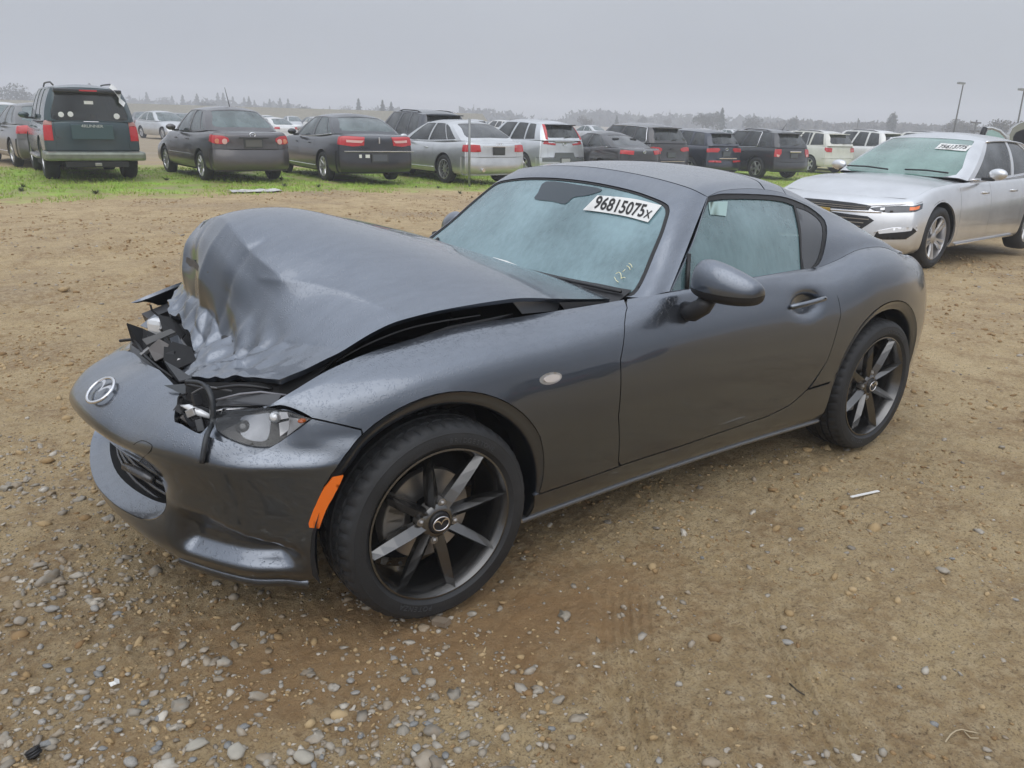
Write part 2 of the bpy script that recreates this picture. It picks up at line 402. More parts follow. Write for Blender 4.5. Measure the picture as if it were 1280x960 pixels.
# ------------------------------------------------------------------ ground
def gz(x):
    t = np.clip((-np.asarray(x, float)-3)/18, 0, 1); return -.38*(3*t*t-2*t**3)
_perm = np.random.default_rng(3).random((256, 256))
def vnoise(x, y, s):
    x = np.asarray(x)*s; y = np.asarray(y)*s; i = np.floor(x).astype(int); j = np.floor(y).astype(int); a = x-i; b = y-j; a = a*a*(3-2*a); b = b*b*(3-2*b)
    g = lambda p, q: _perm[p % 256, q % 256]
    return (g(i, j)*(1-a)+g(i+1, j)*a)*(1-b)+(g(i, j+1)*(1-a)+g(i+1, j+1)*a)*b-.5
def fast_mesh(name, V, F, mat, smooth=True, kind=None):
    me = bpy.data.meshes.new(name); V = np.asarray(V, np.float32); F = np.asarray(F, np.int32); n = F.shape[1]
    me.vertices.add(len(V)); me.vertices.foreach_set('co', V.ravel()); me.loops.add(F.size); me.loops.foreach_set('vertex_index', F.ravel())
    me.polygons.add(len(F)); me.polygons.foreach_set('loop_start', np.arange(len(F), dtype=np.int32)*n); me.polygons.foreach_set('loop_total', np.full(len(F), n, np.int32))
    me.update(calc_edges=True); me.polygons.foreach_set('use_smooth', [smooth]*len(F)); me.validate()
    o = bpy.data.objects.new(name, me); COL.objects.link(o); me.materials.append(mat)
    if kind: o['kind'] = kind
    return o
def rut(x, y, p0, p1, w_, depth, cyc):
    """tyre track pressed between two points: fine lengthways ribs"""
    p0 = np.array(p0); p1 = np.array(p1); d = p1-p0; L = np.linalg.norm(d); d = d/L; n = np.array([-d[1], d[0]]); a = (x-p0[0])*d[0]+(y-p0[1])*d[1]; b = (x-p0[0])*n[0]+(y-p0[1])*n[1]+.012*np.sin(a*5)
    m = np.clip(1-np.abs(b)/w_, 0, 1)**.4*np.clip(a/.12, 0, 1)*np.clip((L-a)/.15, 0, 1)
    return m*(-depth+(.0050 if cyc > 10 else .012)*np.cos(b/w_*cyc))*(.75+.5*(vnoise(x, y, 7)+.5))
def ground_h(x, y):
    near = np.exp(-(((x+1.2)/6)**2+((y)/6)**2))
    h = gz(x)+.05*vnoise(x, y, .35)*(1-near)+.030*vnoise(x+9, y, 1.1)*(1-.75*near)+.014*vnoise(x, y+5, 3.1)+.008*vnoise(x, y, 8.3)+.0075*vnoise(x, y, 21)+.0070*vnoise(x+3, y, 43)+.0048*vnoise(x, y+2, 87)
    h = h+.012*np.maximum(vnoise(x*1.0, y*2.2, 6.5), .15)*1.2
    for a, b in (((-.58, 1.02), (.06, 1.75)), ((-.93, 1.30), (-.40, 1.95))): h = h+rut(x, y, a, b, .085, .008, 19.)
    for a, b in (((.9, -4.0), (-4.5, -8.0)), ((1.8, -5.2), (-5.5, -9.6)), ((3.5, -6.0), (-3.5, -7.2))): h = h+rut(x, y, a, b, .20, .03, 7)
    return h-.012
rr_ = np.concatenate([np.geomspace(.35, .95, 25)[:-1], np.geomspace(.95, 7, 620)[:-1], np.geomspace(7, 20, 150), np.geomspace(20.6, 3500, 80)])
yaw0 = CAMP[2]; half = R_(46)
aa = np.concatenate([np.linspace(yaw0-half, yaw0+half, 620), np.linspace(yaw0+half, yaw0-half+2*math.pi, 90)[1:-1]])
RRm, AA = np.meshgrid(rr_, aa, indexing='ij'); X = CC[0]+RRm*np.cos(AA); Y = CC[1]+RRm*np.sin(AA)
Z = ground_h(X, Y); fadef = np.clip((RRm-25)/60, 0, 1); Z = Z*(1-fadef)+(gz(X)-.02)*fadef
nr, na = X.shape; idx = np.arange(nr*na).reshape(nr, na); nx_ = np.roll(idx, -1, 1)
F = np.stack([idx[:-1].ravel(), nx_[:-1].ravel(), nx_[1:].ravel(), idx[1:].ravel()], 1)[:, ::-1]
V = np.stack([X.ravel(), Y.ravel(), Z.ravel()], 1); cI = len(V); V = np.vstack([V, [CC[0], CC[1], Z[0].mean()]])
m, t, o = nodes('wet dirt'); p = N_(t, 'ShaderNodeBsdfPrincipled', Roughness=.85); v = coords(t)
n1 = noise(t, v, .55, 6, .6); n2 = noise(t, v, 3.2, 6, .65); n3 = noise(t, v, 24, 5, .7); n4 = noise(t, v, 140, 3, .6)
c1 = ramp(t, n1, [(.32, (.30, .195, .090)), (.5, (.50, .365, .19)), (.68, (.62, .48, .275))])
c2 = mixc(t, ramp(t, n2, [(.42, 0.), (.66, .75)]), c1, (.28, .165, .070))
c3 = mixc(t, ramp(t, n3, [(.42, 0.), (.70, .8)]), c2, (.62, .49, .30))
c4 = mixc(t, ramp(t, n4, [(.38, .5), (.48, 0.)]), c3, (.20, .13, .07))
c4 = mixc(t, ramp(t, noise(t, v, 75, 6, .7), [(.36, .75), (.45, 0.)]), c4, (.13, .085, .040))
# ochre, damper soil where the front wheel churned it up
for (dx_, dy_, rx_, ry_) in ((.24, .80, .95, .42), (-.25, 1.05, .7, .30)):
    mp_ = t.nodes.new('ShaderNodeMapping'); mp_.inputs['Location'].default_value = (-dx_/rx_, -dy_/ry_, 0); mp_.inputs['Scale'].default_value = (1/rx_, 1/ry_, 0); t.links.new(v, mp_.inputs[0])
    ln = t.nodes.new('ShaderNodeVectorMath'); ln.operation = 'LENGTH'; t.links.new(mp_.outputs[0], ln.inputs[0])
    dd_ = math_(t, 'ADD', ln.outputs['Value'], math_(t, 'MULTIPLY', math_(t, 'SUBTRACT', noise(t, v, 4.5, 5, .65), .5), 1.5))
    c4 = mixc(t, ramp(t, dd_, [(.25, .7), (1., 0.)]), c4, (.34, .20, .088))
# green moss and turf along the row of parked cars, fading in and out
sx = t.nodes.new('ShaderNodeSeparateXYZ'); t.links.new(v, sx.inputs[0])
yy = math_(t, 'ADD', sx.outputs['Y'], math_(t, 'MULTIPLY', math_(t, 'SUBTRACT', noise(t, v, .8, 6, .7), .5), 5.5))
def band(a, b, c_, d):   # rises between a..b and falls between c_..d along -Y
    y_ = math_(t, 'MULTIPLY', yy, -1.); r1 = t.nodes.new('ShaderNodeMapRange'); r1.inputs[1].default_value = a; r1.inputs[2].default_value = b; t.links.new(y_, r1.inputs[0])
    r2 = t.nodes.new('ShaderNodeMapRange'); r2.inputs[1].default_value = c_; r2.inputs[2].default_value = d; r2.inputs[3].default_value = 1; r2.inputs[4].default_value = 0; t.links.new(y_, r2.inputs[0]); return math_(t, 'MULTIPLY', r1.outputs[0], r2.outputs[0])
gm = math_(t, 'MULTIPLY', band(11.9, 13.2, 19, 21), ramp(t, noise(t, v, 2.2, 6, .7), [(.33, .25), (.55, 1.)]))
gc_ = ramp(t, noise(t, v, 1.1, 5, .6), [(.36, (.30, .31, .10)), (.52, (.27, .40, .05)), (.66, (.31, .52, .05))])
c5 = mixc(t, gm, c4, gc_)
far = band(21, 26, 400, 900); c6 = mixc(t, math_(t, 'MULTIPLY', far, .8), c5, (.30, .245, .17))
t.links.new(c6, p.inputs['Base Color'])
wet = ramp(t, n1, [(.35, .52), (.6, .88)]); t.links.new(wet, p.inputs['Roughness'])
h1 = math_(t, 'ADD', math_(t, 'MULTIPLY', noise(t, v, 60, 8, .75), .7), math_(t, 'MULTIPLY', noise(t, v, 260, 4, .7), .3))
t.links.new(bump(t, h1, 1., .024), p.inputs['Normal']); t.links.new(p.outputs[0], o.inputs[0]); DIRT = m
gr = fast_mesh('ground', V, F, DIRT, True, 'structure')
tri = np.array([(int(idx[0, k]), int(idx[0, (k+1) % na]), cI) for k in range(na)])
bm = bmesh.new(); bm.from_mesh(gr.data); bm.verts.ensure_lookup_table(); [bm.faces.new([bm.verts[i] for i in f]) for f in tri.tolist()]; bm.to_mesh(gr.data); bm.free()
def hgt(x, y): return float(ground_h(np.array([x]), np.array([y]))[0])
# ------------------------------------------------------------------ gravel: countless small stones
def ico(sub):
    bm = bmesh.new(); bmesh.ops.create_icosphere(bm, subdivisions=sub, radius=1); V = np.array([v.co[:] for v in bm.verts]); F = np.array([[v.index for v in f.verts] for f in bm.faces]); bm.free(); return V, F
I1 = ico(1); I2 = ico(2)
m, t, o = nodes('river stones'); p = N_(t, 'ShaderNodeBsdfPrincipled', Roughness=.55); oi = t.nodes.new('ShaderNodeNewGeometry'); v = coords(t)
rn = oi.outputs['Random Per Island']
c = ramp(t, rn, [(0., (.20, .175, .14)), (.2, (.33, .30, .25)), (.4, (.30, .23, .15)), (.6, (.38, .35, .30)), (.8, (.24, .21, .17)), (.93, (.48, .44, .37)), (1., (.55, .51, .44))])
c = mixc(t, ramp(t, noise(t, v, 40, 4), [(.45, 0.), (.75, .6)]), c, (.24, .17, .10)); t.links.new(c, p.inputs['Base Color']); t.links.new(bump(t, noise(t, v, 300, 3), .3, .001), p.inputs['Normal']); t.links.new(p.outputs[0], o.inputs[0]); STONES = m
def scatter(n, region, size, dens, base, seed):
    g = np.random.default_rng(seed); x = g.uniform(region[0], region[1], n*6); y = g.uniform(region[2], region[3], n*6); k = g.random(n*6) < dens(x, y); x, y = x[k][:n], y[k][:n]; m_ = len(x)
    s = size*np.exp(g.normal(0, .42, m_)); B, F = base; V = np.repeat(B[None], m_, 0)*(1+.22*g.normal(0, 1, (m_, len(B), 1)))*s[:, None, None]
    V *= np.stack([g.uniform(.8, 1.5, m_), g.uniform(.6, 1.1, m_), g.uniform(.4, .75, m_)], 1)[:, None, :]
    a = g.uniform(0, 6.28, m_); ca, sa = np.cos(a)[:, None], np.sin(a)[:, None]; tx = g.normal(0, .25, m_)[:, None]
    X, Y, Z = V[..., 0].copy(), V[..., 1].copy(), V[..., 2].copy(); Z = Z+X*tx; V[..., 0] = X*ca-Y*sa+x[:, None]; V[..., 1] = X*sa+Y*ca+y[:, None]
    V[..., 2] = Z+(ground_h(x, y)+s*.12)[:, None]
    return V.reshape(-1, 3), (F[None]+(np.arange(m_)*len(B))[:, None, None]).reshape(-1, 3)
def dn(x, y):          # thick near the left foreground, thin to the right
    d = .035+.965/(1+np.exp(-(x*1.1+y*.35-.60)*4)); d = d*(.15+1.7*np.clip(vnoise(x, y, 2.6)+vnoise(x, y, 6)*.6+.45, 0, 1)); return d*np.where((x < -.6) & (y > .2), .45, 1)
P1 = scatter(7000, (-3.0, 2.6, -1.6, 2.2), .0056, dn, I1, 1); P2 = scatter(2300, (-2.6, 2.4, -1.0, 2.1), .0088, dn, I2, 2); P3 = scatter(2600, (-9, 4, -9, 1.5), .008, lambda x, y: .25+.5*np.clip(vnoise(x, y, 1.2)+.3, 0, 1), I1, 3)
P4 = scatter(7000, (-2.4, 2.2, .2, 2.2), .0034, lambda x, y: .05+.8*dn(x, y), I1, 4)
offs = 0; Vs = []; Fs_ = []
for a, b in (P1, P2, P3, P4): Vs.append(a); Fs_.append(b+offs); offs += len(a)
tag(fast_mesh('gravel', np.concatenate(Vs), np.concatenate(Fs_), STONES, True, 'stuff'), 'small mixed grey and brown gravel scattered thickly in the foreground dirt', 'gravel')
m, t, o = nodes('dirt clods'); p = N_(t, 'ShaderNodeBsdfPrincipled', Roughness=.9); oi = t.nodes.new('ShaderNodeNewGeometry'); v = coords(t)
t.links.new(ramp(t, oi.outputs['Random Per Island'], [(0, (.24, .145, .065)), (.5, (.36, .25, .125)), (1, (.46, .34, .19))]), p.inputs['Base Color']); t.links.new(bump(t, noise(t, v, 300, 4), .6, .002), p.inputs['Normal']); t.links.new(p.outputs[0], o.inputs[0])
A_ = scatter(14000, (-4, 2.6, -3.5, 2.2), .0050, lambda x, y: .04+1.1*np.clip(vnoise(x+4, y, 1.7)+vnoise(x, y, 5)*.7+.1, 0, 1), I1, 9); B_ = scatter(9000, (-10, 4, -12, 1.5), .011, lambda x, y: .05+.9*np.clip(vnoise(x, y+7, .9)+vnoise(x, y*2, 2.3)*.6+.05, 0, 1), I1, 10)
tag(fast_mesh('dirt_clods', np.concatenate([A_[0], B_[0]]), np.concatenate([A_[1], B_[1]+len(A_[0])]), m, True, 'stuff'), 'crumbs and clods of brown soil strewn over the dirt', 'soil')
# larger stones one can pick out
def rock(name, x, y, s, seed, label=None, group=None, mat=STONES, flat=.55):
    g = np.random.default_rng(seed); V, F = I2; V = V*(1+.12*g.normal(0, 1, (len(V), 1)))*np.array([1.25, .85, flat])*s; a = g.uniform(0, 6.28); R2 = np.array([[math.cos(a), -math.sin(a), 0], [math.sin(a), math.cos(a), 0], [0, 0, 1]])
    o = fast_mesh(name, V@R2.T, F, mat); o.location = (x, y, hgt(x, y)+s*.18); tag(o, label, 'stone', group); return o
PALE = plain('pale stone', (.40, .37, .31), .7, var=.25, bumpy=.4, bs=120)
p_ = at_z(295, 935); rock('stone', p_[0], p_[1], .024, 5, 'large pale flat stone at the bottom left of the foreground', mat=PALE, flat=.35)
p_ = at_z(379, 941); rock('stone', p_[0], p_[1], .021, 6, 'second pale angular stone, right of the largest pale one at the bottom edge', mat=PALE, flat=.5)
p_ = at_z(244, 925); rock('stone', p_[0], p_[1], .022, 8, 'pale brown flat stone left of the two largest pale stones', mat=PALE, flat=.4)
g_ = np.random.default_rng(21); protos = []
for i in range(6):
    V, F = I2; Vv = V*(1+.13*g_.normal(0, 1, (len(V), 1)))*np.array([1.2, .9, .62]); me = fast_mesh('stone', Vv, F, [STONES, plain('grey stone', (.30, .285, .26), .5, var=.3), plain('blue grey stone', (.21, .21, .205), .5, var=.3)][i % 3]); protos.append(me)
cnt = 0; first = list(protos)
while cnt < 110:
    px, py = g_.uniform(0, 1280), g_.uniform(690, 955)
    if g_.random() > (1.0 if px < 560 else .10): continue
    q = at_z(px, py)
    if -2.7 < q[0] < .75 and q[1] < .92: continue
    src = protos[cnt % 6]; o = first.pop(0) if first else src.copy()
    if not o.users_collection: COL.objects.link(o)
    s = .0088*math.exp(g_.normal(0, .28)); o.scale = (s, s, s*g_.uniform(.7, 1.1)); o.rotation_euler = (g_.normal(0, .15), g_.normal(0, .15), g_.uniform(0, 6.28)); o.location = (q[0], q[1], hgt(q[0], q[1])+s*.2)
    tag(o, 'rounded river stone lying loose on the brown dirt in the foreground', 'stone', 'loose river stones in the foreground'); cnt += 1
# ------------------------------------------------------------------ turf blades and weeds
def blades(n, fn, hmin, hmax, seed):
    g = np.random.default_rng(seed); x, y, ok = fn(g, n); x, y = x[ok], y[ok]; m_ = len(x); h = g.uniform(hmin, hmax, m_); a = g.uniform(0, 6.28, m_); w_ = g.uniform(.006, .014, m_); lx, ly = g.normal(0, .35, m_)*h, g.normal(0, .35, m_)*h; z = ground_h(x, y)
    A = np.stack([x-w_*np.cos(a), y-w_*np.sin(a), z], 1); B = np.stack([x+w_*np.cos(a), y+w_*np.sin(a), z], 1); C = np.stack([x+lx, y+ly, z+h], 1); return np.stack([A, B, C], 1).reshape(-1, 3), np.arange(m_*3).reshape(-1, 3)
m, t, o = nodes('grass blades'); p = N_(t, 'ShaderNodeBsdfPrincipled', Roughness=.7); oi = t.nodes.new('ShaderNodeNewGeometry'); t.links.new(ramp(t, oi.outputs['Random Per Island'], [(0, (.22, .31, .05)), (.5, (.30, .43, .06)), (.85, (.38, .50, .09)), (1, (.42, .38, .17))]), p.inputs['Base Color']); t.links.new(p.outputs[0], o.inputs[0]); GRASS = m
def turf(g, n): x = g.uniform(-30, 6, n); y = g.uniform(-20, -11.6, n); return x, y, (vnoise(x, y, .9)+vnoise(x, y, 2.7)*.9 > .06+.5*np.clip((y+12.6)/1.2, 0, 1)-.25*(y < -13))
V, F = blades(70000, turf, .02, .06, 5); tag(fast_mesh('grass', V, F, GRASS, False, 'stuff'), 'short bright green turf growing along the row of parked cars', 'grass')
WEED = plain('dark weed leaves', (.10, .115, .045), .7, var=.4)
def weed(x, y, s, seed, label, mat=WEED):
    g = np.random.default_rng(seed); V = []; F = []
    for k in range(26):
        a = g.uniform(0, 6.28); L = s*g.uniform(.5, 1); e = g.uniform(.2, 1.1); d = np.array([math.cos(a)*math.cos(e), math.sin(a)*math.cos(e), math.sin(e)]); sd2 = np.array([-math.sin(a), math.cos(a), 0])*L*.14; n = len(V)
        V += [np.zeros(3), d*L*.5+sd2, d*L, d*L*.5-sd2]; F.append((n, n+1, n+2, n+3))
    o = mesh_obj('weed', V, F, mat, None, False, (x, y, hgt(x, y))); tag(o, label, 'plant', 'low weeds in the turf'); return o
for i, (px, py) in enumerate(((520, 232), (548, 233), (640, 234), (602, 226), (622, 228), (356, 236), (310, 243), (398, 236), (208, 229), (296, 231), (316, 229), (28, 243), (70, 240), (575, 240), (352, 228), (936, 222), (30, 238), (120, 246), (590, 246))):
    q = at_g_(px, py) if 'at_g_' in globals() else at_z(px, py, -.06); weed(q[0], q[1], .06+.035*((i*7) % 3), i, 'low dark weed clump sprouting from the green turf', WEED if i % 3 else plain('dry weed', (.16, .11, .06), .8, var=.4))
# ------------------------------------------------------------------ litter
def scrap(name, px, py, outline, s, mat, label, cat, z=.004, lift=.006, seed=1):
    c = at_z(px, py, 0 if py > 260 else -.04); g = np.random.default_rng(seed); P = np.array(outline)*s; n = len(P); zz = g.uniform(0, lift, n)
    V = [(a, b, z+zz[i]) for i, (a, b) in enumerate(P)]+[(a, b, z+zz[i]-.0015) for i, (a, b) in enumerate(P)]+[(0, 0, z+lift)]; F = [(i, (i+1) % n, 2*n) for i in range(n)]+[(i, i+n, (i+1) % n+n, (i+1) % n) for i in range(n)]
    o = mesh_obj(name, V, F, mat, None, False, (c[0], c[1], hgt(c[0], c[1])+.004)); tag(o, label, cat); return o
scrap('paper_scrap', 143, 853, [(-1, -.6), (-.3, -1), (.2, -.4), (1, -.2), (.8, .5), (.1, .4), (-.3, .9), (-.8, .5)], .013, WHITE, 'small crumpled white scrap on the gravel at lower left', 'litter', lift=.012)
q0, q1 = at_z(1063, 625), at_z(1098, 616)
for nm, lb in (('plastic_strip', 'thin white plastic strip lying on the dirt right of the rear wheel'),):
    L_ = math.dist(q0[:2], q1[:2]); o = MB().box((0, 0, .006), (L_, .012, .004), None, .001).build(nm, WHITE); o.location = ((q0[0]+q1[0])/2, (q0[1]+q1[1])/2, hgt(q0[0], q0[1])+.008); o.rotation_euler = (0, .03, math.atan2(q1[1]-q0[1], q1[0]-q0[0])); tag(o, lb, 'litter')
c = at_z(552, 777); o = MB().prism([(-.016, -.022), (.012, -.026), (.018, .020), (-.008, .028)], 0, .016).build('wood_chip', plain('wet wood', (.23, .18, .13), .7, var=.3)); o.location = (c[0], c[1], hgt(c[0], c[1])+.002); o.rotation_euler = (.12, .05, .6); tag(o, 'flat grey brown wood chip beside the front tyre', 'wood')
c = at_z(45, 943); mb = MB()
for k in range(3): mb.tube([(.014*math.cos(a), .014*math.sin(a), .008+.006*k) for a in np.linspace(0, 6.283, 15)], .0035, 6, False)
mb.tube([(0, 0, 0), (0, 0, .022)], .008, 8); o = mb.build('plastic_plug', BLACK, None, True); o.location = (c[0], c[1], hgt(c[0], c[1])+.006); o.rotation_euler = (.5, .3, 0); tag(o, 'small black ribbed plastic plug among the gravel', 'litter')
tw = [at_z(*a) for a in ((1182, 926), (1190, 915), (1201, 909), (1210, 911), (1222, 914))]; o = MB().tube([(a[0], a[1], hgt(a[0], a[1])+.007) for a in smooth_poly(tw, 4, False)], .0022, 5).build('dry_root', plain('dry root', (.42, .34, .22), .7), None, True); tag(o, 'thin pale curled root on the dirt at lower right', 'twig')
tw = [at_z(*a) for a in ((1206, 911), (1214, 919), (1224, 920))]; o = MB().tube([(a[0], a[1], hgt(a[0], a[1])+.006) for a in tw], .0018, 5).build('dry_root', plain('dry root', (.42, .34, .22), .7), None, True); tag(o, 'shorter forked piece beside the pale curled root', 'twig')
tw = [at_z(*a) for a in ((988, 848), (998, 855), (1007, 861))]; o = MB().tube([(a[0], a[1], hgt(a[0], a[1])+.006) for a in tw], .0025, 5).build('twig', plain('dark twig', (.06, .045, .03), .7), None, True); tag(o, 'short dark twig between the tyre tracks', 'twig')
c = at_z(320, 242, -.03); V = []; F = []; g = np.random.default_rng(4); n = 9
for i in range(n):
    for j in range(5): V.append(((i/(n-1)-.5)*.95, (j/4-.5)*.34+.03*g.normal(), .02+.05*g.random()*(1 if 0 < j < 4 else .4)))
for i in range(n-1):
    for j in range(4): F.append((i*5+j, i*5+j+1, (i+1)*5+j+1, (i+1)*5+j))
o = mesh_obj('crushed_sheet', V, F, plain('dirty white plastic', (.50, .49, .47), .5, var=.3), None, False, (c[0], c[1], hgt(c[0], c[1]))); tag(o, 'flattened dirty white plastic sheet on the edge of the turf', 'debris')
# ------------------------------------------------------------------ the crashed roadster
car = empty('sports_car', (0, 0, 0))
tag(car, 'crashed dark grey two-seat coupe with its bonnet buckled upward and front end torn open', 'car')
# --- flank surface: front (u=0) to rear (u=1), sill (v=0) to shoulder (v=1)
ST = [(.45, .742, .70, .70), (.36, .795, .69, .733), (.24, .832, .675, .772), (.08, .858, .667, .803), (-.18, .862, .66, .828), (-.42, .850, .662, .830),
      (-.67, .842, .682, .838), (-.81, .838, .702, .846), (-.985, .836, .747, .861), (-1.25, .836, .747, .867), (-1.5, .840, .742, .869), (-1.75, .850, .734, .869),
      (-1.90, .858, .727, .866), (-2.03, .864, .727, .884), (-2.20, .868, .724, .917), (-2.40, .866, .722, .914), (-2.60, .842, .702, .867), (-2.80, .785, .65, .838), (-2.95, .70, .57, .81), (-3.06, .60, .45, .78)]
G = []
for x, W, yt, zt in ST:
    G.append([(x, W-.085, .185), (x, W-.045, .225), (x, W-.016, .32), (x, W-.002, .45), (x, W-.001, .57), (x, W-.018, zt-.155), (x, W-.052, zt-.062), (x, yt+.42*(W-.052-yt), zt-.014), (x, yt, zt)])
G = np.array(G)
for i in range(len(ST)):
    if ST[i][0] > .1: G[i, :, 2] = np.maximum.accumulate(G[i, :, 2])
SIDE = Surf(G)
v1u = [(x, i/(len(ST)-1)) for i, (x, *_r) in enumerate(ST)]
def topu(x):
    u = np.linspace(0, 1, 400); X = SIDE.ev(u, np.ones(400))[:, 0]; return float(np.interp(-x, -X, u))
def SP(*pts):                       # pixel trace laid on the flank
    return SIDE.inv([(a, b) for a, b in pts], project)
def SX(*pts): return SIDE.inv([(a, b) for a, b in pts], XZ)
def top(xs): return np.array([(topu(x), 1.) for x in xs])
AR, LIP = .350, .388
def lipr(deg):                      # the flare narrows to nothing towards the sill
    d = deg if deg <= 90 else 180-deg
    return .358+(LIP-.358)*min(1, max(0, (d+4)/34))
FC, RC = (0., .312), (-2.31, .312)
def arc(c, r, a0, a1, n=14): return [(c[0]+r*math.cos(t), c[1]+r*math.sin(t)) for t in np.radians(np.linspace(a0, a1, n))]
a_seam = SP((343, 507), (390, 523), (430, 532), (452, 537))
larc = lambda c, a0, a1, n: [(c[0]+lipr(d)*math.cos(R_(d)), c[1]+lipr(d)*math.sin(R_(d))) for d in np.linspace(a0, a1, n)]
farc = SX(*larc(FC, 54, 184, 24))
sillF = SP((668, 620), (700, 609), (735, 597), (774, 583))
doorF = SP((773, 577), (773, 520), (775.5, 450), (780.5, 405), (784, 385))
doorR = SP((1016, 341), (1037, 354), (1048, 374), (1051, 394), (1046, 414), (1033, 453), (1009, 487), (986, 507), (958, 521))
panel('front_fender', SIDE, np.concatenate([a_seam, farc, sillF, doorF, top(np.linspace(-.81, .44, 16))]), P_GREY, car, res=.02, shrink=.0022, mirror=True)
d_bot = SP((905, 539), (850, 558), (800, 574), (776, 582))
door_poly = np.concatenate([doorF[::-1][0:0], top(np.linspace(-.82, -1.86, 14)), doorR[2:], d_bot, doorF])
hb = SP((1010, 378))[0]; HBP = SIDE.ev(hb[:1], hb[1:])[0]
def handle_dent(P, N, uv):
    d = ((P[:, 0]-HBP[0])/.088)**2+((P[:, 2]-HBP[2]+.004)/.042)**2
    return P-N*(.026*np.exp(-d**1.6))[:, None]
dr = panel('door', SIDE, door_poly, P_GREY, car, res=.013, shrink=.0022, mirror=True, disp=handle_dent)
# quarter panel
qtop = top(np.linspace(-1.885, -3.055, 16))[::-1]
rarcp = SX(*larc(RC, 20, 190, 28))
q_low = SX((-3.05, .30), (-2.9, .25), (-2.735, .22))
seamq = SP((1040, 477), (1012, 485.5))
panel('quarter_panel', SIDE, np.concatenate([rarcp[::-1], seamq, doorR[:-2][::-1][0:], top([-1.885]), qtop[::-1], [(1., .5)], q_low]) if False else np.concatenate([seamq, doorR[:6][::-1], top([-1.885]), qtop[::-1][1:], [(1., .5)], q_low, rarcp[::-1]]), P_GREY, car, res=.02, shrink=.0022, mirror=True)
rk = np.concatenate([SX((-.345, .187), (-.352, .25)), sillF, d_bot[::-1], doorR[::-1][:3], SP((1012, 486.5), (1036, 479)), SX(*larc(RC, 18, -16, 8), (-1.975, .19))])
panel('rocker_panel', SIDE, rk, P_GREY, car, res=.02, shrink=.002, mirror=True)
def arch_lip(c, a0, a1, name='wheel_arch_lip'):
    A = np.radians(np.linspace(a0, a1, 60)); n = len(A)
    LR = np.array([lipr(float(np.degrees(a))) for a in A]); uv = SX(*[(c[0]+l*math.cos(a), c[1]+l*math.sin(a)) for a, l in zip(A, LR)]); E_ = SIDE.ev(uv[:, 0], uv[:, 1])
    rings = [E_]
    for k, (f_, dy) in enumerate(((.02, .001), (.5, .004), (.85, .009), (1., .014), (1.02, .04), (1.01, .12))):
        r = LR+(AR-LR)*f_
        rings.append(np.stack([c[0]+r*np.cos(A), E_[:, 1]-dy, c[1]+r*np.sin(A)], 1))
    V = np.concatenate(rings); F = []; sm = []
    for j in range(len(rings)-1):
        for i in range(n-1): F.append((j*n+i, j*n+i+1, (j+1)*n+i+1, (j+1)*n+i)); sm.append(True)
    for s in (1, -1):
        o = mesh_obj(name, V*np.array([1, s, 1]), F if s < 0 else [f[::-1] for f in F], P_GREY, car, sm)
arch_lip(FC, -16, 196); arch_lip(RC, -14, 192)
# --- rear end, closed off so the car stands complete from any side
e = G[-1]; cols = []
for k in range(9):
    f_ = 1-k/4.; y = e[:, 1]*f_; x = e[:, 0]-.09*(1-f_*f_); cols.append(np.stack([x, y, e[:, 2]+(.03*(1-f_*f_))*(np.arange(9) == 8)], 1))
REAR = Surf(np.array(cols)); panel('rear_bumper', REAR, rect(0, 0, 1, 1), P_GREY, car, res=.04, flip=False if False else None, disp=None)
# --- nose surface: from the left arch round to the right one
ZR = [.172, .215, .26, .31, .38, .44, .475, .50, .53, .56, .59, .62, .645, .668, .688, .703, .713, .720]
IF_ = [.095, .062, .034, .030, .062, .070, .054, .036, .012, -.006, -.002, .020, .052, .100, .155, .215, .285, .350]
IFB = [.105, .078, .055, .045, .038, .032, .024, .016, .006, -.002, .002, .022, .052, .100, .155, .215, .285, .350]
def side_col(x):
    t = np.linspace(0, 1, 300); uu = np.interp(-x, [-q[0] for q in ST], np.linspace(0, 1, len(ST)))
    P = SIDE.ev(np.full(300, uu), t); return [(x, float(np.interp(z, P[:, 2], P[:, 1])), z) for z in ZR]
cols = [side_col(x) for x in (.12, .20, .28, .36)]
PLAN = [(.45, .742), (.53, .695), (.60, .62), (.665, .51), (.712, .385), (.745, .25), (.765, .12), (.772, 0)]
pl = np.array([(.36, .795)]+PLAN+[(.765, -.12)])
s45 = np.array(side_col(.449))
for i, (x, y) in enumerate(PLAN):
    t = pl[i+2]-pl[i]; t /= np.linalg.norm(t); nn = np.array([-t[1], t[0]]); nn = -nn if nn[0] < 0 else nn
    if y == 0: nn = np.array([1., 0])
    k = min(1, max(0, (x-.40)/.22)); hol = min(1, max(0, (abs(y)-.38)/.14))
    IFm = (1-hol)*np.array(IF_)+hol*np.array(IFB)
    ins_s = .742-s45[:, 1]; ins = (1-k)*ins_s+k*IFm
    ds = np.array([(x, y)])-nn*ins[:, None]; cols.append([(a, b, z) for (a, b), z in zip(ds, ZR)])
cols = np.array(cols)
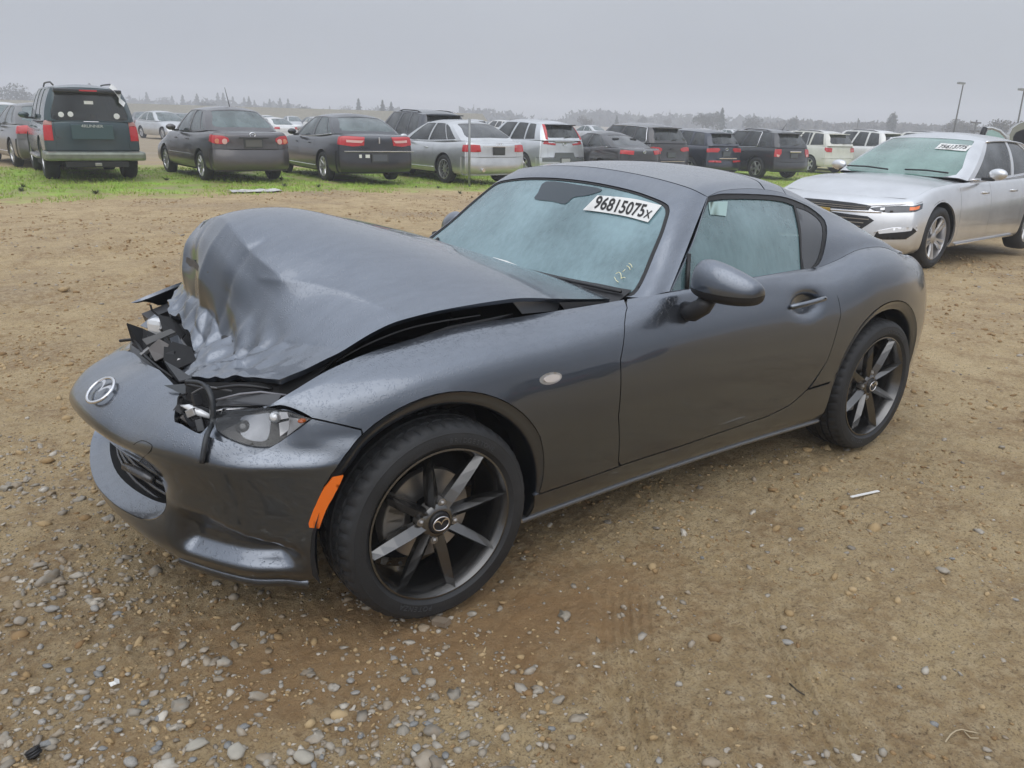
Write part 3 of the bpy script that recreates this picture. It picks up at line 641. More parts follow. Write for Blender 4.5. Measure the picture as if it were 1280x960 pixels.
def scoop(P):
    ay = np.abs(P[..., 1]); th = np.arctan2(ay, P[..., 0]+.0)      # bearing round the corner
    z = P[..., 2]; c = np.clip((th-.60)/.08, 0, 1)*np.clip((1.12-th)/.11, 0, 1)
    top_ = .40-.10*np.clip((th-.78)/.33, 0, 1)
    d = np.where(z > .272, np.clip((top_-z)/np.maximum(top_-.272, .02)*1.6, 0, 1), np.clip((z-.232)/.04, 0, 1))
    d = d*(3*c*c-2*c*c*c)*.060
    # the crash dented the upper nose
    dent = .020*np.exp(-((P[..., 1]-.36)/.12)**2-((z-.60)/.07)**2)+.010*np.sin(P[..., 1]*19+1)*np.clip((z-.60)/.1, 0, 1)*np.exp(-(P[..., 1]/.5)**2)
    P = P.copy(); far_ = np.clip((-P[..., 1]-.02)/.40, 0, 1); far_ = far_*far_*(3-2*far_)*np.clip((P[..., 2]-.50)/.10, 0, 1); P[..., 0] -= .13*far_; P[..., 2] -= .05*far_*np.clip((z-.5)/.2, 0, 1); nx, ny = np.cos(th), np.sin(th)*np.sign(P[..., 1]); P[..., 0] -= nx*(d+dent); P[..., 1] -= ny*d; P[..., 2] -= dent*.7
    return P
NOSE = Surf(np.concatenate([cols, (cols[:-1]*np.array([1, -1, 1]))[::-1]]), post=scoop)
def NP(*pts): return NOSE.inv(list(pts), project)
def NY(*pts): return NOSE.inv(list(pts), YZ)
def vz(z): return float(np.interp(z, ZR, np.linspace(0, 1, len(ZR))))
seam_n = NP((452, 538), (430, 532.5), (390, 523.5))
arc_n = NOSE.inv(larc(FC, -18, 53.5, 16), XZ)
hl_cut = NP((372, 537), (350, 552), (336, 560), (318, 568), (300, 562), (280, 553), (262, 545), (245, 540), (228, 530), (219, 527), (221, 508), (226, 490), (212, 474), (200, 462), (185, 455), (168, 441))
lowl = [(u, 0.) for u in np.linspace(.166, 1, 55)]
edge_top = [(.53, vz(.692)), (.56, vz(.675)), (.60, vz(.66)), (.66, vz(.65)), (.72, vz(.66)), (.76, vz(.65)), (.82, vz(.65)), (.88, vz(.64)), (.94, vz(.62)), (1., vz(.60))]
bp = np.concatenate([hl_cut, edge_top, np.array(lowl[::-1]), arc_n, seam_n])
mouth = smooth_poly([(-.38, .44), (-.33, .462), (-.2, .468), (0, .468), (.2, .468), (.38, .462), (.43, .44), (.438, .385), (.41, .338), (.35, .314), (.2, .300), (0, .295), (-.2, .300), (-.31, .314), (-.36, .338), (-.385, .385)], 4)
panel('front_bumper', NOSE, bp, P_GREY, car, holes=[NY(*mouth)], res=.0105, skirt=.022, shrink=.0015)
# splitter lip, badge, crack
sp = MB(); us = np.linspace(.135, .352, 40); E_ = NOSE.ev(us, np.full(40, 0.)); ct = np.array([.0, 0, 0]); rr = E_.copy(); dirn = rr[:, :2]/np.linalg.norm(rr[:, :2], axis=1, keepdims=True)
V = []; F = []
for i in range(40):
    for o_, z in ((-.035, .198), (.004, .190), (.011, .174), (.007, .160), (-.03, .156)):
        V.append((E_[i, 0]+dirn[i, 0]*o_, E_[i, 1]+dirn[i, 1]*o_, z))
for i in range(39):
    for k in range(4): F.append((i*5+k, i*5+k+1, (i+1)*5+k+1, (i+1)*5+k))
sp.add(V, F); sp.build('splitter', P_GREY, car, True); MB().add([(a, -b, c) for a, b, c in V], [f[::-1] for f in F]).build('splitter', P_GREY, car, True)
# mouth interior and slats
mo = NY(*mouth); mp = NOSE.ev(mo[:, 0], mo[:, 1]); n_m = len(mp); m2 = [(p[0]-(.062 if p[2] < .40 else .02), p[1]*.955, p[2]+(.024 if p[2] < .34 else 0.)) for p in mp]; lp = MB()
lp.add([tuple(p) for p in mp]+[(p[0]-.03*(1 if p[2] < .40 else .4), p[1]*.985, p[2]+(.004 if p[2] < .34 else 0)) for p in mp]+m2, [(i, (i+1) % n_m, n_m+(i+1) % n_m, n_m+i) for i in range(n_m)]+[(n_m+i, n_m+(i+1) % n_m, 2*n_m+(i+1) % n_m, 2*n_m+i) for i in range(n_m)]); lp.build('grille_lip', P_GREY, car, True)
b = MB(); V = m2+[(p[0]-.10, p[1]*.97, p[2]) for p in m2]+[(.52, 0, .37)]
b.add(V, [(i, (i+1) % n_m, n_m+(i+1) % n_m, n_m+i) for i in range(n_m)]+[(n_m+i, n_m+(i+1) % n_m, 2*n_m) for i in range(n_m)]); b.build('grille_duct', plain('duct black', (.008, .008, .009), .6), car, True)
for z, dx in ((.325, .085), (.352, .09), (.38, .09), (.41, .085)):
    pts = []
    for y in np.linspace(-.40, .43, 25): pts.append((float(np.interp(abs(y), [0, .12, .25, .385, .51], [.772, .765, .745, .712, .665]))-dx-.03, y, z+.0*y))
    MB().tube(pts, .0065, 6).build('grille_slat', plain('grille slat', (.10, .10, .105), .25, .6), car, True)
pts = [at_y(a, b_, y) for a, b_, y in ((156, 583, .30), (168, 588, .345), (180, 594, .385), (191, 600, .42))]
MB().tube(pts, [.012, .014, .015, .012], 6).build('broken_grille_trim', plain('grille slat'[0:12], (.1, .1, .1), .25), car, True)
cpx = NP((167, 556), (173, 552), (180, 551), (188, 555), (190, 559), (186, 566), (178, 573), (171, 582)); cp = NOSE.ev(cpx[:, 0], cpx[:, 1])+NOSE.nrm(cpx[:, 0], cpx[:, 1])*0
MB().tube(list(smooth_poly(cp, 4, False)), [.0012]*29, 5).build('paint_crack', MATTE, car, True)
def badge(c, nrm, up, w_, h, mat, parent, name='emblem'):
    """oval ring with a winged stroke inside"""
    nrm = Vector(nrm).normalized(); up = Vector(up); rt = up.cross(nrm).normalized(); up = nrm.cross(rt).normalized(); c = Vector(c)
    P = lambda a, b_, d=0.: c+rt*a*w_+up*b_*h+nrm*d
    mb = MB()
    ring = [P(.5*math.cos(t), .5*math.sin(t), .003) for t in np.linspace(0, 2*math.pi, 33)]; mb.tube(ring, w_*.045, 6, False)
    for sgn in (1, -1):
        w1 = [(.46*sgn, .16), (.30*sgn, .27), (.13*sgn, .20), (0, -.02)]; th = [.03, .06, .055, .05]
        pp = smooth_poly(w1, 5, False)
        V = []; F = []
        for i, (a, b_) in enumerate(pp):
            t_ = np.interp(i, [0, 5, 10, 15], [.03, .055, .06, .07])
            V += [P(a, b_+t_, .004), P(a, b_-t_, .004)]
        for i in range(len(pp)-1): F.append((2*i, 2*i+1, 2*i+3, 2*i+2) if sgn > 0 else (2*i, 2*i+2, 2*i+3, 2*i+1))
        mb.add(V, F)
    return mb.build(name, mat, parent, True)
uvb = NP((128, 489.5)); cb = NOSE.ev(uvb[:, 0], uvb[:, 1])[0]; nb = NOSE.nrm(uvb[:, 0], uvb[:, 1])[0]; nb = nb if nb[0] > 0 else -nb
badge(cb+nb*.004, nb, (-.55, 0, 1), .112, .088, CHROME, car)
# amber marker and wing repeater
mk = NP((429, 594), (415.5, 596.6), (404.7, 610), (395, 630), (386, 653), (387, 658.5), (399, 659.5), (403, 648), (415.5, 622))
panel('side_marker', NOSE, mk, AMBER, car, res=.012, off=.004, skirt=.006)
rp = SP(*[(688+14*math.cos(t), 473+7.5*math.sin(t)-.18*14*math.cos(t)) for t in np.linspace(0, 2*math.pi, 20)[:-1]])
panel('indicator_bezel', SIDE, rp, STEEL, car, res=.01, off=.002, skirt=.004)
rp = SP(*[(689+10*math.cos(t), 473+4.8*math.sin(t)-.18*10*math.cos(t)) for t in np.linspace(0, 2*math.pi, 20)[:-1]])
panel('indicator_lens', SIDE, rp, plain('frosted lens', (.55, .50, .47), .15, 0, 1), car, res=.01, off=.006, skirt=.004)
# skirt blade under the rocker
V = []; F = []; xs = np.linspace(-.33, -1.97, 30)
for x in xs:
    W = np.interp(-x, [-q[0] for q in ST], [q[1] for q in ST])
    for dy, z in ((-.10, .205), (-.066, .203), (-.058, .196), (-.060, .187), (-.12, .182)): V.append((x, W+dy, z))
for i in range(29):
    for k in range(4): F.append((i*5+k, (i+1)*5+k, (i+1)*5+k+1, i*5+k+1))
MB().add(V, F).build('side_skirt', plain('skirt grey', (.11, .115, .125), .35, .3, 1), car, True)
MB().add([(a, -b_, c) for a, b_, c in V], [f[::-1] for f in F]).build('side_skirt', plain('skirt grey', (.11, .115, .125), .35, .3, 1), car, True)

# --- windscreen and pillars
def symm(row): return row+[(x, -y, z) for x, y, z in row[:-1][::-1]]
WG = [symm([(-.985, .745, .862), (-.862, .70, .845), (-.858, .45, .833), (-.852, .22, .828), (-.85, 0, .828)]),
      symm([(-1.10, .693, .962), (-.975, .652, .938), (-.968, .42, .948), (-.965, .2, .953), (-.963, 0, .955)]),
      symm([(-1.20, .645, 1.047), (-1.078, .607, 1.035), (-1.075, .39, 1.058), (-1.072, .19, 1.07), (-1.07, 0, 1.073)]),
      symm([(-1.285, .605, 1.118), (-1.182, .552, 1.130), (-1.18, .365, 1.160), (-1.178, .18, 1.174), (-1.176, 0, 1.178)]),
      symm([(-1.335, .58, 1.157), (-1.285, .522, 1.188), (-1.27, .36, 1.212), (-1.262, .18, 1.226), (-1.26, 0, 1.231)])]
WS = Surf(np.transpose(np.array(WG), (1, 0, 2)))     # u across (left 0 .. right 1), v up
g_ = [(.128, .06), (.128, .35), (.128, .60), (.133, .70), (.160, .745), (.25, .75), (.5, .755), (.75, .75), (.84, .745), (.867, .70), (.872, .6), (.872, .35), (.872, .06), (.84, .01), (.75, .0), (.5, .0), (.25, .0), (.16, .01)]
gpoly = smooth_poly(g_, 4)
gpoly = np.clip(gpoly, 0.002, 1)
panel('windscreen_frame', WS, rect(0, 0, 1, 1), P_GREY, car, holes=[gpoly], res=.02, skirt=.02, shrink=.003)
cen = np.array([.5, .38]); inner = cen+(gpoly-cen)*np.array([.972, .955])
panel('windscreen_seal', WS, gpoly, SEAL, car, holes=[inner], res=.02, off=-.003, skirt=.004)
G_WS = glassy('windscreen glass', (.46, .66, .69), (.29, .47, .52), .60)
panel('windscreen', WS, cen+(inner-cen)*1.004, G_WS, car, res=.04, off=-.006, skirt=0)
WP = lambda *p: WS.inv(list(p), project)
# lot sticker with its number, chalked row mark, sensor housing
stk = WP((747, 244.5), (827, 257), (810, 278), (729, 262.5))
panel('lot_sticker', WS, stk, WHITE, car, res=.03, off=.0015, skirt=.001)
def write_on(surf, txt, p0, p1, hpx, mat, name, parent, bold=.0, slant=(0, -1), off=.0035, wide=1., tall=1., shear=0.):
    """letters bent onto a surface between two traced base points; slant is the up direction of the letters in the photograph"""
    V, F = text_mesh(txt, 1., 0., bold); w_ = V[:, 0].max()-V[:, 0].min(); h0, h1 = V[:, 1].min(), V[:, 1].max()
    a = (V[:, 0]-V[:, 0].min())/w_; b_ = (V[:, 1]-h0)/(h1-h0)
    P0, P1 = np.array(p0, float), np.array(p1, float); up = np.array(slant, float)*hpx
    Q = P0+(P1-P0)*a[:, None]+up*b_[:, None]
    uv = surf.inv(Q, project); P = surf.ev(uv[:, 0], uv[:, 1]); n = surf.nrm(uv[:, 0], uv[:, 1]); n = np.where((n@(CC-P.mean(0)))[:, None] < 0, -n, n)
    return mesh_obj(name, P+n*off, F, mat, parent, False)
write_on(WS, '96815075', (741, 261), (803, 272.5), 17.5, INK, 'sticker_number', car, .02, (.42, -.93))
write_on(WS, 'X', (804, 272.5), (812, 274), 10.5, INK, 'sticker_number', car, .02, (.42, -.93))
for k in range(5):
    write_on(WS, ('LOT', 'STOCK', 'C', 'SALE', '12')[k][:3], (735+k*1.4, 260.5-k*3), (739.5+k*1.4, 261.3-k*3), 1.7, plain('print grey', (.35, .35, .36), .6), 'sticker_small_print', car, .0, (.42, -.93)) if k < 0 else None
CH = plain('yellow wax crayon', (.82, .80, .50), .7)
def stroke(surf, pts, r, mat, name, parent, off=.003):
    uv = surf.inv(list(smooth_poly(pts, 3, False)) if len(pts) > 2 else pts, project); P = surf.ev(uv[:, 0], uv[:, 1]); n = surf.nrm(uv[:, 0], uv[:, 1]); n = np.where((n@(CC-P.mean(0)))[:, None] < 0, -n, n)
    return P+n*off
mbk = MB()
for st in ([(768.5, 347), (770.5, 351), (773.5, 353.5)], [(770, 343), (774, 341), (776.5, 343.5), (777, 348), (776.5, 349), (780, 347.5), (782, 348)], [(778.5, 340.5), (782, 337.5)], [(784, 333), (787, 335), (788, 338)], [(786.5, 330), (789, 331.5), (790.5, 335)]):
    mbk.tube(stroke(WS, st, 0, 0, 0, 0), .0014, 5)
mbk.build('crayon_mark', CH, car, True)
sens = smooth_poly(WP((682, 226), (720, 230), (752, 236), (735, 243), (716, 246), (706, 262 if False else 254), (690, 251), (668, 248), (672, 240)), 3)
panel('mirror_sensor_shade', WS, sens, plain('smoked patch', (.05, .065, .078), .3), car, res=.03, off=-.0035, skirt=0)
box_ = at_y(681, 245, -.02)
MB().box((-1.10, -.03, 1.03), (.05, .09, .045), None, .01).build('sensor_box', BLACK, car)
# --- roof
def rrow(x, e): return symm([(x+dx, y, z) for dx, y, z in e])
RG = [WG[4],
      rrow(-1.45, [(0, .567, 1.176), (0, .505, 1.206), (0, .36, 1.228), (0, .18, 1.240), (0, 0, 1.244)]),
      rrow(-1.65, [(0, .557, 1.176), (0, .493, 1.208), (0, .355, 1.232), (0, .18, 1.244), (0, 0, 1.248)]),
      rrow(-1.83, [(0, .556, 1.155), (0, .490, 1.192), (0, .355, 1.214), (0, .18, 1.228), (0, 0, 1.232)]),
      rrow(-2.00, [(0, .562, 1.11), (0, .495, 1.148), (0, .36, 1.170), (0, .18, 1.182), (0, 0, 1.186)]),
      rrow(-2.16, [(0, .577, 1.063), (0, .515, 1.088), (0, .37, 1.095), (0, .18, 1.09), (0, 0, 1.085)]),
      rrow(-2.34, [(0, .612, 1.0), (0, .55, 1.018), (0, .39, 1.0), (0, .19, .985), (0, 0, .98)]),
      rrow(-2.49, [(0, .637, .938), (0, .57, .950), (0, .40, .940), (0, .2, .93), (0, 0, .925)]),
      rrow(-2.64, [(0, .66, .872), (0, .59, .888), (0, .42, .895), (0, .21, .895), (0, 0, .895)]),
      rrow(-2.85, [(0, .60, .838), (0, .52, .856), (0, .38, .868), (0, .19, .872), (0, 0, .873)]),
      rrow(-3.07, [(0, .45, .782), (0, .40, .80), (0, .30, .82), (0, .15, .83), (0, 0, .833)])]
ROOF = Surf(RG)                                     # u backwards, v left to right
def RU(i): return i/(len(RG)-1)
panel('headliner', ROOF, rect(.0, .0, RU(4), 1), plain('headliner black', (.01, .01, .011), .9), car, res=.05, off=-.022, skirt=0)
panel('roof_panel', ROOF, np.array([(0, 0), (RU(2.35), 0), (RU(2.45), .1), (RU(2.55), .5), (RU(2.45), .9), (RU(2.35), 1), (0, 1)]), P_GREY, car, res=.03, skirt=.016, shrink=.0045)
panel('rear_roof_panel', ROOF, np.array([(RU(2.35), 0), (RU(2.45), .1), (RU(2.55), .5), (RU(2.45), .9), (RU(2.35), 1), (RU(3.2), 1), (RU(3.35), .9), (RU(3.6), .5), (RU(3.35), .1), (RU(3.2), 0)]), P_GREY, car, res=.03, skirt=.016, shrink=.0045)
rw = smooth_poly([(RU(4.5), .22), (RU(4.4), .5), (RU(4.5), .78), (RU(6.6), .76), (RU(6.8), .5), (RU(6.6), .24)], 4)
panel('rear_deck', ROOF, np.array([(RU(3.2), 0), (RU(3.35), .1), (RU(3.6), .5), (RU(3.35), .9), (RU(3.2), 1), (1, 1), (1, 0)]), P_GREY, car, res=.03, skirt=.01, shrink=.0015, holes=[rw])
panel('rear_window', ROOF, rw, plain('dark glass', (.01, .012, .014), .05, 0, 1.), car, res=.05, off=-.004, skirt=0)
# --- side glass house
SG = [[(-.985, .745, .862), (-1.16, .676, 1.012), (-1.335, .58, 1.157)], [(-1.25, .746, .867), (-1.36, .678, 1.032), (-1.45, .567, 1.176)],
      [(-1.5, .742, .869), (-1.58, .672, 1.036), (-1.65, .557, 1.176)], [(-1.75, .734, .869), (-1.79, .666, 1.022), (-1.83, .556, 1.155)],
      [(-1.90, .727, .866), (-1.95, .664, 1.0), (-2.0, .562, 1.11)], [(-2.03, .727, .885), (-2.09, .672, .985), (-2.16, .577, 1.063)],
      [(-2.20, .724, .918), (-2.27, .685, .970), (-2.34, .612, 1.0)], [(-2.40, .722, .915), (-2.44, .695, .935), (-2.49, .637, .938)], [(-2.60, .702, .868), (-2.62, .688, .874), (-2.64, .66, .872)]]
GS = Surf(SG)
GP = lambda *p: GS.inv(list(p), project)
win = smooth_poly(GP((836, 366), (858, 315), (884, 256), (894, 249.5), (940, 248), (978, 251), (993, 256), (1000, 290), (1004, 346), (960, 357), (900, 364)), 3, True, (0, 3, 6, 8))
qwin = smooth_poly(GP((996, 258), (1012, 264), (1027, 277), (1029, 300), (1024, 322), (1016, 334), (1007, 341), (1003, 310)), 3, True, (0, 6))
allwin = smooth_poly(GP((833, 367), (856, 313), (881, 250), (889, 244.5), (940, 242.5), (980, 246), (998, 252), (1014, 260), (1031, 275), (1033, 300), (1027, 325), (1017, 337), (1005, 346), (960, 357), (900, 364.5)), 3, True, (0, 12))
allwin = np.clip(allwin, .004, .996)
panel('buttress', GS, rect(0, 0, 1, 1), P_GREY, car, holes=[allwin], res=.02, skirt=.012, mirror=True)
panel('window_seal', GS, allwin, SEAL, car, holes=[win, qwin], res=.02, off=-.004, skirt=.004, mirror=True)
G_SD = glassy('side glass', (.42, .60, .62), (.21, .35, .38), .55)
panel('side_window', GS, win, G_SD, car, res=.04, off=-.009, skirt=0, mirror=True)
panel('quarter_window', GS, qwin, plain('smoked pane', (.028, .031, .037), .22, 0, .6), car, res=.04, off=-.006, skirt=0, mirror=True)
q = GP((857, 366), (861, 318)); q2 = GP((864, 366), (862, 312)); P = GS.ev(q[:, 0], q[:, 1])
MB().tube([P[0], P[1]], .009, 6).build('quarter_light_bar', SEAL, car, True)
tri = GP((839, 365), (859, 318), (857, 365))
panel('window_sticker', GS, GP((887, 252), (911, 250.5), (909, 269), (889, 267)), plain('pale sticker', (.32, .45, .44), .5), car, res=.04, off=-.006, skirt=0)
# --- bonnet, buckled up in the crash
HB = {.64: [(-.802, .838), (-.577, .861), (-.38, .884), (-.145, .884), (.015, .866), (.10, .842), (.19, .803), (.25, .782), (.30, .766), (.34, .757), (.374, .749)],
      .42: [(-.85, .842), (-.60, .905), (-.37, .955), (-.15, .985), (.03, .985), (.15, .935), (.24, .865), (.30, .80), (.36, .757), (.43, .735), (.475, .716)],
      .22: [(-.868, .846), (-.62, .925), (-.38, .992), (-.15, 1.045), (.06, 1.065), (.22, 1.025), (.292, .945), (.330, .850), (.372, .772), (.44, .722), (.525, .677)],
      .0: [(-.873, .848), (-.62, .935), (-.38, 1.012), (-.15, 1.072), (.06, 1.112), (.235, 1.095), (.32, 1.03), (.358, .935), (.378, .835), (.405, .762), (.44, .715)],
      -.22: [(-.873, .848), (-.62, .93), (-.38, 1.0), (-.15, 1.06), (.04, 1.085), (.23, 1.066), (.330, 1.0), (.363, .915), (.370, .84), (.388, .79), (.43, .760)],
      -.42: [(-.86, .846), (-.60, .91), (-.37, .955), (-.17, .99), (.02, 1.02), (.17, 1.01), (.268, .965), (.303, .895), (.308, .835), (.33, .80), (.375, .778)],
      -.62: [(-.81, .84), (-.6, .86), (-.38, .88), (-.2, .885), (-.04, .90), (.08, .905), (.16, .89), (.20, .86), (.22, .83), (.25, .80), (.30, .778)]}
def crumple(P):
    x, y, z = P[..., 0], P[..., 1], P[..., 2]; P = P.copy()
    val = np.exp(-((z-.77)/.06)**2)*np.clip((x-.2)/.1, 0, 1)*np.clip((.55-np.abs(y-.05))/.2, 0, 1)
    P[..., 2] += val*(.008*np.sin(y*38+x*30)+.006*np.sin(y*71-x*22+1)+.004*np.sin(y*120+x*55))
    P[..., 0] += val*(.006*np.sin(y*52+z*40))
    fac = np.exp(-((z-.93)/.09)**2)*np.clip((x-.2)/.1, 0, 1)
    P[..., 0] += fac*(.010*np.sin(y*13+.6)+.004*np.sin(y*31+z*16))
    P[..., 2] += .004*np.sin(y*9+x*7)*np.clip((x+.7)/.3, 0, 1)
    return P
HOOD = Surf([[(x, y, z) for x, z in HB[y]] for y in sorted(HB, reverse=True)], post=crumple)     # u left->right, v cowl->front
hp = smooth_poly([(0, 0), (0, .3), (0, .6), (0, .8), (0, 1), (.08, .995), (.18, 1), (.333, 1), (.345, .975), (.36, .935), (.44, .93), (.50, .945), (.56, .955), (.62, .965), (.70, .98), (.80, .95), (.92, .90), (1, .86), (1, .6), (1, .3), (1, 0), (.8, 0), (.5, 0), (.2, 0)], 3, True, (0, 4, 7, 9, 16, 19))
hp = np.clip(hp, 0, 1)
FOLDS = [(.10, .86, .34, .80, .035, -.012), (.34, .80, .62, .82, .03, -.014), (.62, .82, .86, .80, .03, -.008), (.26, .54, .74, .53, .035, .010), (.03, .62, .26, .80, .02, -.007), (.02, .40, .30, .58, .02, .005),
         (.36, .50, .40, .80, .016, -.008), (.47, .54, .50, .82, .020, .009), (.58, .52, .57, .80, .014, -.007), (.68, .52, .64, .80, .016, .008), (.42, .82, .30, .99, .012, .006), (.46, .82, .40, .95, .010, -.007), (.50, .82, .48, .95, .011, .007), (.54, .82, .58, .97, .010, -.006),
         (.28, .82, .16, .99, .014, -.006), (.36, .84, .24, 1.0, .010, .006), (.58, .84, .68, 1.0, .012, .006), (.66, .82, .78, .98, .014, -.006), (.20, .84, .08, .97, .012, .005), (.40, .88, .50, .90, .012, -.006), (.22, .90, .36, .93, .010, -.005)]
def folds(P, N, uv):
    d_ = np.zeros(len(P))
    for a, b, c, d, w_, am in FOLDS:
        e_ = np.array([c-a, d-b]); L2 = e_@e_; t = np.clip(((uv-np.array([a, b]))@e_)/L2, 0, 1); q = uv-np.array([a, b])-t[:, None]*e_
        d_ += am*np.exp(-np.sqrt((q**2).sum(1)+1e-7)/w_)*np.clip(1.15-np.abs(t-.5)*.9, 0, 1)
    up = np.clip(np.sign(N[:, 2:3]+.2), -1, 1); nn = np.where((N[:, 2:3] < -.3), -N, N)
    return P+nn*d_[:, None]
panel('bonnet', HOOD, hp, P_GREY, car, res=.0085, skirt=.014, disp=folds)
panel('bonnet_inner_skin', HOOD, .5+(hp-.5)*np.array([.97, .985]), BLACK, car, res=.03, off=-.018, skirt=0)
tuv = HOOD.inv([(232, 319), (238, 324), (246, 329), (252, 335), (262, 340), (258, 343), (248, 339), (238, 333), (231, 325)], project)
panel('bonnet_tear', HOOD, tuv, plain('torn rusty edge', (.06, .052, .045), .6), car, res=.01, off=.003, skirt=.004)
# --- underbody, wheel wells, engine bay
fl = MB(); fl.box((-1.16, 0, .30), (1.5, 1.46, .20)); fl.box((-1.2, 0, .36), (3.2, 1.02, .30)); fl.box((.12, 0, .34), (.75, .96, .30)); fl.box((-2.75, 0, .42), (.5, 1.1, .4))
fl.build('underbody', MATTE, car)
for c in (FC, RC):
    for s in (1, -1):
        V = []; F = []; n = 30
        for k in range(n+1):
            a = R_(-15+210*k/n); r = .372
            V += [(c[0]+r*math.cos(a), s*.80, c[1]+r*math.sin(a)), (c[0]+r*math.cos(a), s*.50, c[1]+r*math.sin(a))]
        for k in range(n): F.append((2*k, 2*k+1, 2*k+3, 2*k+2))
        nb_ = len(V); V.append((c[0], s*.5, c[1])); F += [(nb_, 2*k+1, 2*k+3) for k in range(n)]
        MB().add(V, F).build('wheel_well', MATTE, car)
bay = MB()
for s in (1, -1):
    pts = [(.40, s*.60, .66), (.15, s*.60, .735), (-.2, s*.60, .765), (-.78, s*.63, .78)]
    for a, b_ in zip(pts[:-1], pts[1:]):
        m_ = (Vector(a)+Vector(b_))/2; d = Vector(b_)-Vector(a); bay.box(m_-Vector((0, 0, .05)), (d.length, .10, .12), Matrix.Rotation(-math.atan2(d.z, -d.x)*1., 3, 'Y') if False else Matrix.Rotation(math.atan2(d.z, -d.x), 3, 'Y'))
bay.box((-.2, 0, .58), (.9, 1.1, .1)); bay.box((-.80, 0, .73), (.05, 1.3, .14)); bay.build('inner_wing', BLACK, car)
MB().box((-.15, .02, .74), (.55, .42, .14), None, .02).build('engine_cover', BLACK, car)
SH = plain('unpainted underside', (.05, .052, .056), .5, .3)
random.seed(11)
def quad(name, px, mat, thick=.004, parent=car):
    """a bent sheet fragment: traced corners each at its own depth y"""
    P = [Vector(at_y(a, b_, y)) for a, b_, y in px]; n = len(P); c = sum(P, Vector())/n; nn = (P[1]-P[0]).cross(P[2]-P[0]).normalized()
    V = P+[p-nn*thick for p in P]; F = [tuple(range(n)), tuple(range(2*n-1, n-1, -1))]+[(i, i+n, (i+1) % n+n, (i+1) % n) for i in range(n)]
    return MB().add(V, F).build(name, mat, parent)
# the dark gap between nose and bonnet: slam panel, brackets, lamp remains
MB().box((.36, .0, .60), (.12, 1.0, .10), None, .01).build('radiator_support', MATTE, car)
rb = MB()
for k in range(17): rb.box((.30, -.30+k*.032, .65), (.03, .004, .13), Matrix.Rotation(.25, 3, 'Y'))
for z in (.59, .715): rb.box((.30+(.65-z)*-.25, -.045, z), (.045, .56, .016), Matrix.Rotation(.25, 3, 'Y'), .003)
rb.build('radiator', plain('radiator grey', (.09, .09, .095), .45, .6), car)
MB().tube([(.47, -.50, .60), (.53, -.25, .615), (.545, 0, .62), (.53, .25, .615), (.47, .50, .60)], .028, 8).build('crash_beam', SH if 'SH' in globals() else BLACK, car, True)
quad('torn_shroud', [(158, 405, -.12), (178, 412, -.14), (196, 420, -.1), (206, 432, -.02), (196, 446, .02), (178, 440, -.05), (165, 428, -.1)], MATTE)
quad('torn_shroud', [(198, 395, -.25), (216, 398, -.2), (232, 418, -.08), (224, 430, .0), (206, 420, -.1)], MATTE)
quad('torn_shroud', [(206, 425, .0), (240, 435, .12), (246, 452, .2), (222, 462, .2), (205, 452, .12)], MATTE)
quad('support_bracket', [(186, 436, -.02), (200, 424, .0), (212, 431, .05), (208, 446, .08), (195, 452, .06)], plain('grey bracket', (.11, .10, .095), .55))
quad('support_bracket', [(212, 424, .02), (222, 420, .0), (234, 440, .1), (226, 450, .12), (218, 440, .08)], plain('dark blue bracket', (.04, .045, .055), .35))
quad('support_bracket', [(178, 425, -.04), (214, 412, -.02), (220, 416, 0), (184, 432, -.02)], plain('mid bracket', (.07, .07, .07), .4))
quad('radiator_edge', [(234, 446, .14), (250, 446, .18), (250, 454, .22), (232, 462, .2)], plain('dark blue bracket', (.04, .045, .055), .35))
quad('far_fender_tip', [(176, 408, -.55), (196, 392, -.55), (200, 399, -.5), (184, 411, -.5)], P_GREY)
MB().box(at_y(198, 408, -.42), (.05, .07, .06), Matrix.Rotation(.5, 3, 'Z'), .018).build('far_headlamp', LENS, car)
MB().tube([at_y(188, 381, -.3), at_y(190, 388, -.3), at_y(197, 394, -.28), (at_y(216, 400, -.2)), at_y(236, 420, -.05), at_y(250, 436, .02)], .0035, 5).build('weather_strip', MATTE, car, True)
MB().tube([at_y(150, 426, -.15), at_y(168, 424, -.1), at_y(182, 446, .0), at_y(200, 461, .1), at_y(216, 472, .22)], .005, 6).build('bumper_retainer', BLACK, car, True)
quad('torn_bumper_corner', [(205, 452, .12), (226, 464, .25), (240, 474, .35), (224, 478, .32), (212, 466, .2)], SH)
quad('torn_bumper_corner', [(206, 482, .33), (232, 480, .38), (250, 484, .42), (238, 496, .42), (222, 490, .38)], plain('dark sheet', (.05, .055, .06), .3))
quad('lamp_bracket', [(214, 524, .42), (224, 500, .42), (230, 498, .44), (228, 530, .46), (219, 533, .44)], MATTE)
quad('lamp_bracket', [(228, 516, .47), (262, 526, .53), (268, 545, .56), (240, 538, .5)], plain('dark sheet2', (.02, .02, .022), .25))
quad('inner_panel', [(232, 478, .42), (350, 478, .60), (420, 448, .62), (396, 470, .63), (344, 508, .64), (268, 512, .52), (232, 500, .44)], MATTE)
quad('lamp_top_shroud', [(268, 508, .535), (276, 498, .54), (300, 492, .57), (330, 491, .61), (352, 494, .645), (344, 507, .66), (300, 505, .6)], plain('shroud grey', (.06, .062, .068), .28))
MB().tube([at_y(270, 500, .55), at_y(300, 492.5, .58), at_y(326, 490, .61), at_y(358, 494, .65)], .003, 6).build('shroud_edge', plain('edge grey', (.2, .2, .22), .3), car, True)
